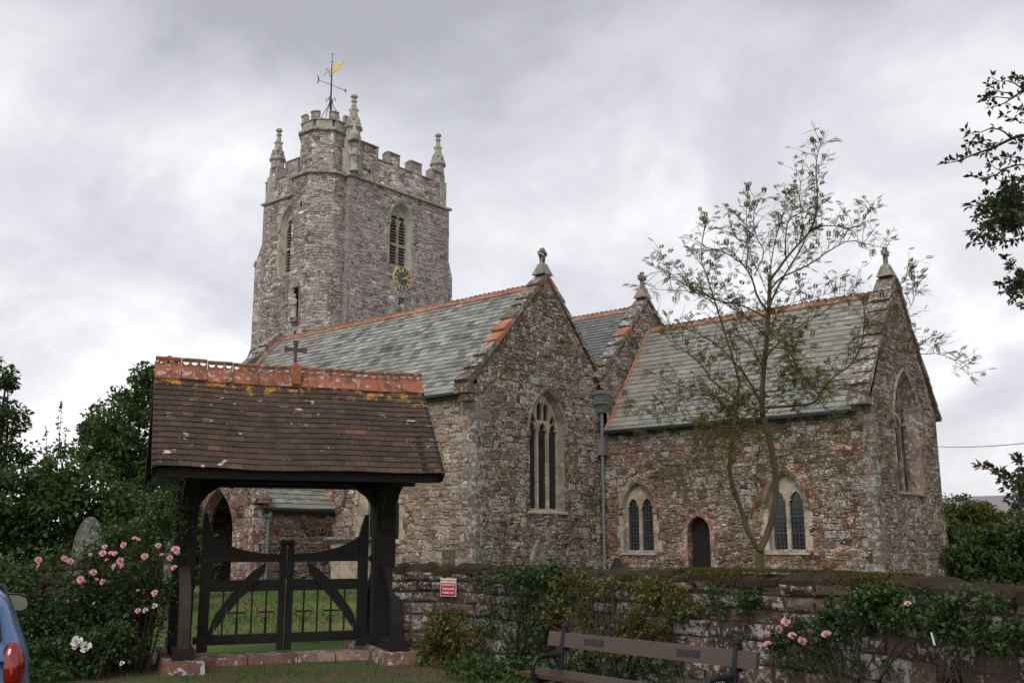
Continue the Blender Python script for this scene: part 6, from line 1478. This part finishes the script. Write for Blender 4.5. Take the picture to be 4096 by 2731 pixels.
for pts, d0, d1, r0_, r1_ in LIMBS:
    p, r_ = limb(pts, d0, d1, r0_*.85, r1_); p, r_ = sm(p, r_); tkb.tube(p, r_, 7 if r0_ > .03 else 5)
    if r0_ > .06: continue
    start = .25 if r0_ > .02 else .15
    L_ = sum((p[i+1]-p[i]).length for i in range(len(p)-1)); ns = max(4, int(L_/.10))
    for s in range(ns):
        f = start+(1-start)*(s+rnd.random())/ns; k = f*(len(p)-1); i = min(int(k), len(p)-2); q = p[i].lerp(p[i+1], k-i); dr = (p[i+1]-p[i]).normalized()
        ln = rnd.uniform(.22, .62)*(1.15-.5*f)
        dd = (dr*.55+Vector((rnd.gauss(0, .55), rnd.gauss(0, .55), rnd.gauss(.28, .4)))).normalized(); e = q+dd*ln+Vector((0, 0, .04)); m = q.lerp(e, .5)+Vector((rnd.uniform(-.03, .03), rnd.uniform(-.03, .03), .02))
        tkb.tube([q, m, e], [.0065, .0045, .0025], 4, cap=False)
        for _ in range(rnd.choice((1, 2, 2, 3))):
            q2 = q.lerp(e, rnd.uniform(.2, .8)); d2 = (dd*.6+Vector((rnd.gauss(0, .6), rnd.gauss(0, .6), rnd.gauss(.1, .5)))).normalized(); e2 = q2+d2*rnd.uniform(.12, .32)
            tkb.tube([q2, q2.lerp(e2, .5)+Vector((0, 0, .012)), e2], [.0045, .0035, .002], 4, cap=False)
            for _ in range(rnd.choice((0, 0, 1)) if e2.z > RT.z+1.6 else 0): addleaf(e2, (d2+Vector((rnd.gauss(0, .5), rnd.gauss(0, .5), rnd.gauss(-.05, .3)))).normalized())
        nl_ = rnd.choice((2, 3, 3, 4)) if RT.z+1.6 < e.z else rnd.choice((0, 1))
        for j in range(nl_):
            t_ = 1-.55*j/max(1, nl_); pp = q.lerp(e, t_); addleaf(pp, (dd*.7+Vector((rnd.gauss(0, .6), rnd.gauss(0, .6), rnd.gauss(-.05, .35)))).normalized())
    for j in range(3): addleaf(p[-1], ((p[-1]-p[-2]).normalized()+Vector((rnd.gauss(0, .5), rnd.gauss(0, .5), rnd.gauss(0, .4)))).normalized())
tkb.build('trunk', TR, smooth=True)
vs = []
for p, d in zip(leavesP, leavesD):
    side = d.cross(Vector((rnd.gauss(0, .3), rnd.gauss(0, .3), 1))).normalized(); nrm = side.cross(d); L_ = rnd.uniform(.10, .175); npair = rnd.choice((5, 6, 7))
    for k in range(npair):
        t_ = .22+.78*k/npair; c = p+d*L_*t_-Vector((0, 0, .03*t_*t_)); ll = L_*.36*(1-.3*abs(t_-.5)); ww = ll*.36
        for sg in (-1, 1):
            o_ = (side*sg*.9+d*.45-nrm*.15).normalized(); wdir = o_.cross(nrm).normalized()
            vs += [c, c+o_*ll*.5+wdir*ww/2, c+o_*ll, c+o_*ll*.5-wdir*ww/2]
    c = p+d*L_-Vector((0, 0, .03)); ll = L_*.3; wdir = side; vs += [c, c+d*ll*.5+wdir*ll*.16, c+d*ll, c+d*ll*.5-wdir*ll*.16]
    wq = side*.0014; vs += [p-wq, p+wq, p+d*L_+wq-Vector((0, 0, .03)), p+d*L_-wq-Vector((0, 0, .03))]
mesh_np('crown', np.array([tuple(v) for v in vs]), 4, M['leaf_row'], TR)

# ------------------------------------------------------------------ holly reaching in from the right
HB = LD(6.0, 8.8)
HT = thing('holly_tree', 'berried holly branches reaching in at the right edge', 'tree', HB)
hw = MB().mat(M['bark']); hw.tube([HB+Vector((0, 0, -.1)), HB+LD(.1, 0, 1.5), HB+LD(0, .1, 3.4), HB+LD(.1, .1, 5.4), HB+LD(0, 0, 6.6)], [.17, .15, .12, .08, .03], 9)
hp, hd_, hb_ = [], [], []
def zh(a, b): return (3550+a*.67, 200+b*.67)
HL_ = [
 ([(1150, 560), (815, 505), (740, 530), (640, 580), (560, 610), (500, 630), (430, 662), (340, 678)], .02, .10),
 ([(740, 530), (690, 480), (620, 466), (560, 490), (530, 510), (470, 490)], .008, .16),
 ([(640, 580), (560, 560), (500, 540), (480, 590)], .007, .15),
 ([(640, 580), (690, 560), (620, 550), (590, 600), (620, 635)], .006, .2),
 ([(1100, 200), (815, 240), (740, 290), (680, 330), (610, 345)], .014, .07),
 ([(815, 240), (740, 185), (660, 190), (620, 160)], .007, .14), ([(740, 260), (660, 250), (600, 205)], .007, .1), ([(740, 290), (640, 280), (560, 290)], .007, .09), ([(1000, 250), (900, 210), (800, 175), (760, 165)], .01, .07),
 ([(1000, 480), (815, 440), (740, 410), (700, 390)], .008, .12), ([(1000, 420), (850, 370), (790, 360)], .008, .06),
 ([(1100, 720), (815, 680), (720, 700), (640, 750), (580, 770), (510, 755)], .010, .09), ([(720, 700), (660, 720), (620, 685)], .006, .11), ([(900, 690), (780, 640), (690, 640)], .007, .09), ([(1000, 600), (850, 570), (780, 560), (745, 520)], .008, .08),
 ([(1150, 800), (950, 760), (815, 765), (740, 830), (660, 900), (560, 930), (490, 930)], .016, .05)]
for a, b in ((600, 870), (540, 910), (520, 1000), (510, 1080), (560, 1100), (500, 1150), (580, 1160), (640, 1170), (700, 1150), (760, 1140), (800, 1120), (640, 1000), (700, 1040), (740, 1000), (640, 940), (720, 900), (780, 950), (600, 1040), (680, 860), (740, 780), (690, 780), (800, 1020), (760, 880), (560, 960), (660, 1110)):
    HL_.append(([(880, 900+(b-900)*.3), (760+(a-600)*.2, 880+(b-880)*.6), ((a+720)/2, (b+900)/2+10), (a, b)], .007, .045))
for a, b in ((700, 1240), (740, 1300), (680, 1390), (690, 1440), (760, 1450), (740, 1490), (800, 1530), (780, 1400), (800, 1330), (640+90, 1380)): HL_.append(([(950, 1430), (850, 1400), ((a+850)/2, (b+1400)/2), (a, b)], .006, .055))
def z2r(a, b): return (3600+a*.5103, 1600+b*.5103)
for a, b in ((620, 515), (760, 570), (910, 450), (780, 625), (830, 690), (900, 720), (850, 780), (880, 870), (940, 860), (930, 620), (960, 560), (960, 780), (900, 830)):
    x, y = z2r(a, b); HL_.append(([((4250-3550)/.67, (1960-200)/.67), ((4130-3550)/.67, (1940-200)/.67), (((x+4120)/2-3550)/.67, ((y+1920)/2-200)/.67), ((x-3550)/.67, (y-200)/.67)], .006, .06))
for pts, r0_, sp in HL_:
    m = len(pts); tt_ = 8.2+rnd.uniform(-.5, .5); P = []
    for i, (a, b) in enumerate(pts): x, y = zh(a, b); P.append(dep(x, y, tt_+.4*(1-i/(m-1))))
    if pts[0][0] >= 940: P = [HB+Vector((0, 0, max(.8, P[0].z-.6)))]+P
    rr = [max(.0025, r0_*(1-.85*i/(len(P)-1))) for i in range(len(P))]
    if pts[0][0] >= 940: rr[0] = r0_*1.6
    P, rr = sm(P, rr); hw.tube(P, rr, 5)
    Lt = 0
    for i in range(len(P)-1):
        a, b = P[i], P[i+1]; seg = (b-a).length; nn3 = int(seg/sp+rnd.random()); fr_ = i/(len(P)-1)
        if fr_ < .25: continue
        for s in range(nn3):
            q = a.lerp(b, rnd.random())
            for _ in range(rnd.choice((3, 4, 5, 6))): hp.append(q); hd_.append(((b-a).normalized()*.5+Vector((rnd.gauss(0, .6), rnd.gauss(0, .6), rnd.gauss(.15, .6)))).normalized())
            if rnd.random() < .2:
                for _ in range(rnd.choice((2, 3, 4))): hb_.append(q+Vector((rnd.uniform(-.025, .025), rnd.uniform(-.025, .025), rnd.uniform(-.02, .02))))
    for _ in range(5): hp.append(P[-1]); hd_.append(((P[-1]-P[-2]).normalized()+Vector((rnd.gauss(0, .6), rnd.gauss(0, .6), rnd.gauss(.1, .6)))).normalized())
# the mass of the tree out of the frame, so that it is a whole tree
CM = np.array(HB)+np.array([0, 0, 3.5])+npr.uniform(.35, 1, (130, 1))*rand_dirs(130)*np.array([1.15, 1.15, 2.7])+np.array(LD(.45, .3, 0))
for q in CM[::3]: hw.tube([HB+Vector((0, 0, max(.7, q[2]-.9))), Vector(q)], [.022, .006], 5)
mesh_np('outer_crown', clump_leaves(CM, npr.uniform(.28, .42, 130), 85, .085), 4, M['leaf_holly'], HT)
hw.build('trunk', HT)
P = np.array([tuple(p) for p in hp]); Dm = np.array([tuple(p) for p in hd_]); n = len(P); s = npr.uniform(.042, .072, n)
mesh_np('crown', leaf_quads(P+Dm*.012, Dm, unit(rand_dirs(n)+np.array([0, 0, .8])), s, s*.52, .2), 4, M['leaf_holly'], HT)
bm_ = MB().mat(M['berry']); bm_.lathe((0, 0, 0), [(.002, -.010), (.007, -.006), (.010, 0), (.007, .006), (.002, .010)], 6); bo_ = None
for q in rnd.sample(hb_, min(95, len(hb_))):
    if bo_ is None: bo_ = bm_.build('berry'); bo_.parent = HT; b_ = bo_
    else: b_ = bo_.copy(); col.objects.link(b_)
    b_.location = q-HB; ORG[b_.name] = HB

# ------------------------------------------------------------------ roses and wall shrubs
def rose_mesh(name, mat, r_=.045, petals=18):
    vs = []; 
    for k in range(petals):
        f = k/petals; an = k*2.399; tilt = .2+1.15*f; rad = r_*(.22+.62*f); c = Vector((math.cos(an)*rad*.5, math.sin(an)*rad*.5, r_*(.45-.5*f)))
        o_ = Vector((math.cos(an)*math.sin(tilt), math.sin(an)*math.sin(tilt), math.cos(tilt))); sd_ = Vector((-math.sin(an), math.cos(an), 0)); h = r_*(.55+.25*f); ww = r_*(.42+.30*f); inn = Vector((-math.cos(an), -math.sin(an), .2))
        vs += [c-sd_*ww*.45, c+sd_*ww*.45, c+o_*h*.8+sd_*ww*.75+inn*h*.10, c+o_*h+inn*h*.05, c+o_*h*.8-sd_*ww*.75+inn*h*.10]
    a = np.array([tuple(v) for v in vs]); n = len(a)//5; me = bpy.data.meshes.new(name); me.from_pydata([tuple(v) for v in vs], [], [list(range(i*5, i*5+5)) for i in range(n)]); me.materials.append(mat); return me
RM = {'pink': rose_mesh('rose_flower', M['pink']), 'white': rose_mesh('white_flower', M['whitep'], .045, 9), 'yellow': rose_mesh('yellow_flower', M['yellowp'])}
def flower(parent, pos, colr='pink', s=1., name='rose_flower', toward=None):
    o_ = bpy.data.objects.new(name, RM[colr]); col.objects.link(o_); o_.parent = parent; ORG[o_.name] = ORG[parent.name]
    o_.location = Vector(pos)-ORG[parent.name]; d = ((CAM-Vector(pos)).normalized()*.6+Vector((rnd.gauss(0, .4), rnd.gauss(0, .4), rnd.uniform(.1, .8)))).normalized()
    o_.rotation_euler = d.to_track_quat('Z', 'Y').to_euler(); o_.scale = (s, s, s); return o_
def z3d(a, b): return (a*.8811, 1350+b*.8811)
b = LD(-6.4, 13.25, 0)
RB, C = leafy('rose_bush', 'sprawling rose bush full of pink blooms left of the gate', 'rose bush', b, [(.55, .1, 1.05, 1.05, .42, .62), (-.35, .1, .75, .95, .45, .68), (-1.25, .1, .62, .75, .4, .55), (1.05, .1, .62, .62, .36, .6), (.2, 0, .4, 1.3, .4, .42), (1.25, .25, 1.55, .45, .3, .45)], 330, 62, .052, 'leaf_rose', .17, shell=.3)
for (x, y, s, c) in ((172, 1010, 1.15, 'pink'), (176, 1036, .6, 'pink'), (290, 1003, 1, 'pink'), (318, 1017, 1.15, 'pink'), (475, 950, .8, 'pink'), (467, 980, 1, 'pink'), (505, 980, .9, 'pink'), (522, 981, .8, 'pink'), (563, 942, 1, 'pink'), (612, 913, .85, 'pink'), (628, 921, .9, 'pink'), (547, 1013, 1.1, 'pink'), (523, 1040, 1.15, 'pink'), (557, 1038, 1, 'pink'), (423, 1067, 1.1, 'pink'), (367, 1097, 1.1, 'pink'), (372, 1112, 1.1, 'pink'), (468, 1108, 1, 'pink'), (440, 1098, .55, 'pink'), (657, 993, 1.05, 'pink'), (718, 945, .95, 'pink'), (797, 963, 1.25, 'pink'), (805, 978, .8, 'pink'), (770, 1000, .95, 'pink'), (792, 1045, .95, 'pink'), (703, 1158, 1, 'pink'), (705, 1170, .8, 'pink'), (625, 1150, .65, 'pink'), (627, 1240, .85, 'pink'), (354, 1188, .7, 'pink'), (305, 1195, .5, 'pink'), (428, 1205, .5, 'pink'), (485, 1010, .6, 'pink'), (410, 985, .65, 'pink'), (735, 988, .8, 'pink')):
    t_ = 12.6+rnd.uniform(-.1, .1); flower(RB, dep(*z3d(x, y), t_), c, s*.92)
for (x, y, s) in ((660, 1237, .85), (700, 1217, .9)): flower(RB, dep(*z3d(x, y), 12.95), 'white', s, 'white_flower')
b = LD(-6.15, 12.75, 0)
WB, C = leafy('white_rose', 'low rose with open white blooms near the grass', 'rose bush', b, [(0, 0, .28, .45, .25, .3), (-.3, 0, .2, .4, .25, .22)], 46, 40, .05, 'leaf_rose', .14)
for (x, y, s) in ((347, 1380, 1.1), (330, 1403, 1.), (360, 1392, 1.), (352, 1398, .9), (388, 1403, 1.1), (553, 1478, .5)): flower(WB, dep(*z3d(x, y), 12.2), 'white', s*1.5, 'white_flower')
b = LD(-5.35, 12.95, 0)
YB, C = leafy('yellow_rose', 'small rose with one yellow bloom left of the gatepost', 'rose bush', b, [(0, 0, .3, .5, .25, .32), (.2, .1, .5, .35, .2, .3)], 46, 40, .05, 'leaf_rose', .14)
flower(YB, dep(*z3d(553, 1370), 12.6), 'yellow', 1.2, 'yellow_flower')
b = LD(-7.15, 12.5, 0)
leafy('bedding_plants', 'low leafy bedding with red tinges below the roses', 'plant', b, [(0, 0, .12, .9, .25, .16), (1.3, .1, .10, .8, .25, .14)], 60, 36, .06, 'leaf_herb', .14)
# dark leaning foliage against the left post
b = LD(-5.0, 13.7, 0)
leafy('climbing_rose', 'dark rambler climbing against the left gatepost', 'climber', b, [(.1, .3, 1.5, .45, .25, .9), (.35, .3, 2.1, .25, .2, .45), (0, 0, .7, .5, .25, .6)], 90, 48, .05, 'leaf_rose', .16)
# leaves hung on the stone wall: polygons in photo pixels projected on the wall face
def wall_plant(name, label, cat, poly, n, size, mat, depth=.22, clump=.10, stems=8, per=14, root=None):
    xs = [p[0] for p in poly]; ys = [p[1] for p in poly]
    def inside(x, y):
        c = False; j = len(poly)-1
        for i in range(len(poly)):
            xi, yi = poly[i]; xj, yj = poly[j]
            if (yi > y) != (yj > y) and x < (xj-xi)*(y-yi)/(yj-yi)+xi: c = not c
            j = i
        return c
    C = []; tries = 0
    while len(C) < n//per and tries < 60000:
        tries += 1; x, y = rnd.uniform(min(xs), max(xs)), rnd.uniform(min(ys), max(ys))
        if not inside(x, y) or mn.noise(Vector((x*.026, y*.026, len(poly)*3.1)))*1.3+.12 < rnd.uniform(-.42, .45): continue
        h = PR.hit(x*DS, y*DS, .08)
        if h is None: continue
        C.append(PR.fr(h[0], max(.04, h[1]), .05+rnd.random()**1.6*depth))
    C = np.array([tuple(c) for c in C]); c0 = C.mean(0); hu_, _ = PR.hit(sum(xs)/len(xs)*DS, sum(ys)/len(ys)*DS, 0) or (2, 0)
    T = thing(name, label, cat, PR.fr(hu_, 0, .1))
    mesh_np('foliage', clump_leaves(C, npr.uniform(.6, 1.3, len(C))*clump, per, size), 4, M[mat], T)
    w_ = MB().mat(M['bark']); r0p = PR.fr(hu_ if root is None else root, 0, .15)
    for q in C[npr.choice(len(C), min(stems, len(C)), replace=False)]:
        e = Vector(q)+(CAM-Vector(q)).normalized()*.06; m = r0p.lerp(e, .5)+Vector((0, 0, .15)); w_.tube([r0p+Vector((rnd.uniform(-.1, .1), rnd.uniform(-.1, .1), 0)), r0p.lerp(m, .6)+Vector((rnd.uniform(-.05, .05), 0, .05)), m, e], [.013, .011, .008, .003], 5)
    w_.build('stems', T); return T
wall_plant('wall_shrub', 'dense yellow-green shrub on the wall below the sign', 'shrub', [(985, 1430), (1010, 1400), (1060, 1392), (1110, 1410), (1135, 1450), (1130, 1510), (1080, 1545), (1010, 1540), (980, 1500)], 3600, .045, 'leaf_cot', .45, .12, 8)
wall_plant('climbing_rose', 'straggling climber with one pink bloom right of the sign', 'climber', [(1105, 1330), (1160, 1305), (1250, 1300), (1300, 1330), (1290, 1420), (1260, 1500), (1180, 1520), (1130, 1470), (1120, 1400)], 2600, .048, 'leaf_rose', .22, .11, 14)
flower(bpy.data.objects[[o.name for o in bpy.data.objects if o.name.startswith('climbing_rose')][-1]], dep(2157, 2362, PR.fr(0, 0, 0).length*0+12.6), 'pink', 1.)
CT = wall_plant('cotoneaster', 'wide leafy cotoneaster with yellowing leaves behind the bench', 'shrub', [(1250, 1340), (1330, 1315), (1430, 1330), (1540, 1330), (1600, 1360), (1640, 1385), (1560, 1420), (1540, 1480), (1490, 1500), (1400, 1500), (1330, 1490), (1270, 1450), (1240, 1400)], 5200, .042, 'leaf_cot', .20, .10, 46)
RW = wall_plant('climbing_rose', 'climbing rose with a cluster of pink blooms on the right of the wall', 'climber', [(1800, 1440), (1860, 1410), (1930, 1385), (1990, 1350), (2060, 1350), (2170, 1370), (2210, 1400), (2170, 1430), (2060, 1440), (1960, 1450), (1890, 1470), (1820, 1500), (1770, 1480)], 3600, .048, 'leaf_rose', .18, .10, 10, root=None)
for (x, y, s) in ((690, 588, 1.1), (638, 637, 1), (552, 672, 1), (735, 687, 1), (803, 722, 1.1), (563, 748, 1.05), (975, 680, 1.1), (1545, 463, .7)):
    X, Y = 2750+x*.5723, 2150+y*.5723; h = PR.hit(X, Y, .25); flower(RW, PR.fr(h[0], h[1], .26), 'pink', s*.92)
wall_plant('climbing_rose', 'thin bare-stemmed climber at the right end of the wall', 'climber', [(2150, 1400), (2230, 1410), (2300, 1430), (2352, 1440), (2352, 1490), (2290, 1500), (2200, 1480), (2150, 1440)], 1300, .045, 'leaf_rose', .14, .09, 5)
b = PR.fr(PR.hit(1215*DS, 1545*DS, 0)[0] if PR.hit(1215*DS, 1545*DS, 0) else 3., 0, .5)
leafy('ground_weeds', 'bright green weeds at the wall foot left of the bench', 'plant', b, [(0, 0, .12, .7, .4, .2), (.5, -.5, .1, .5, .4, .16)], 60, 36, .06, 'leaf_herb', .13)
# iris clump under the bench
IB = LD(1.72, 9.4, 0); IT = thing('iris_clump', 'spiky clump of grey-green blades behind the bench end', 'plant', IB)
vs = []
for k in range(150):
    an = rnd.uniform(0, 6.28); le = rnd.uniform(.25, .95); d = Vector((math.cos(an)*le, math.sin(an)*le, 1)).normalized(); p = IB+Vector((rnd.uniform(-.1, .1), rnd.uniform(-.1, .1), 0)); ln = rnd.uniform(.45, .78); sd_ = d.cross(Vector((0, 0, 1))).normalized()*.011
    prev = p
    for j in range(4):
        a = p+d*ln*j/4-Vector((0, 0, .16*(j/4)**2*le)); c = p+d*ln*(j+1)/4-Vector((0, 0, .16*((j+1)/4)**2*le)); w0 = 1-j/4.6; w1 = 1-(j+1)/4.2
        vs += [a-sd_*w0, a+sd_*w0, c+sd_*w1, c-sd_*w1]
mesh_np('blades', np.array([tuple(v) for v in vs]), 4, M['leaf_spike'], IT)
# ivy and moss trailing from the wall top
wall_plant('ivy', 'ivy trailing over the wall top between sign and cotoneaster', 'climber', [(1130, 1303), (1290, 1300), (1330, 1312), (1290, 1345), (1180, 1350), (1130, 1335)], 1300, .05, 'leaf_rose', .12, .09, 5)
wall_plant('ivy', 'thin ivy hanging on the bare wall above the bench end', 'climber', [(1600, 1350), (1700, 1345), (1760, 1370), (1700, 1410), (1620, 1420)], 700, .045, 'leaf_rose', .10, .09, 5)
wall_plant('wall_fern', 'low greenery along the wall foot behind the bench seat', 'plant', [(1300, 1500), (1420, 1505), (1560, 1510), (1560, 1568), (1300, 1568)], 1300, .05, 'leaf_rose', .3, .12, 6)
wall_plant('ivy', 'ivy fringe under the right end of the mossy wall top', 'climber', [(1980, 1345), (2100, 1350), (2240, 1362), (2330, 1385), (2240, 1395), (2080, 1375), (1985, 1370)], 700, .042, 'leaf_rose', .10, .08, 4)
wall_plant('weed_tufts', 'sparse weeds sprouting low on the wall beneath the rose cluster', 'plant', [(1790, 1500), (1900, 1490), (2000, 1500), (2080, 1530), (2000, 1560), (1820, 1560)], 420, .04, 'leaf_herb', .12, .07, 4)

for o in bpy.data.objects:
    if o.parent is None and 'category' in o:
        if o['category'] == 'gravestone': o['group'] = 'gravestones in the churchyard'
        elif o.name.startswith('climbing_rose'): o['group'] = 'climbing roses on the wall'
        elif o.name.startswith('ivy'): o['group'] = 'ivy on the wall top'
        elif o.name.startswith('stone_wall'): o['group'] = 'churchyard walls'
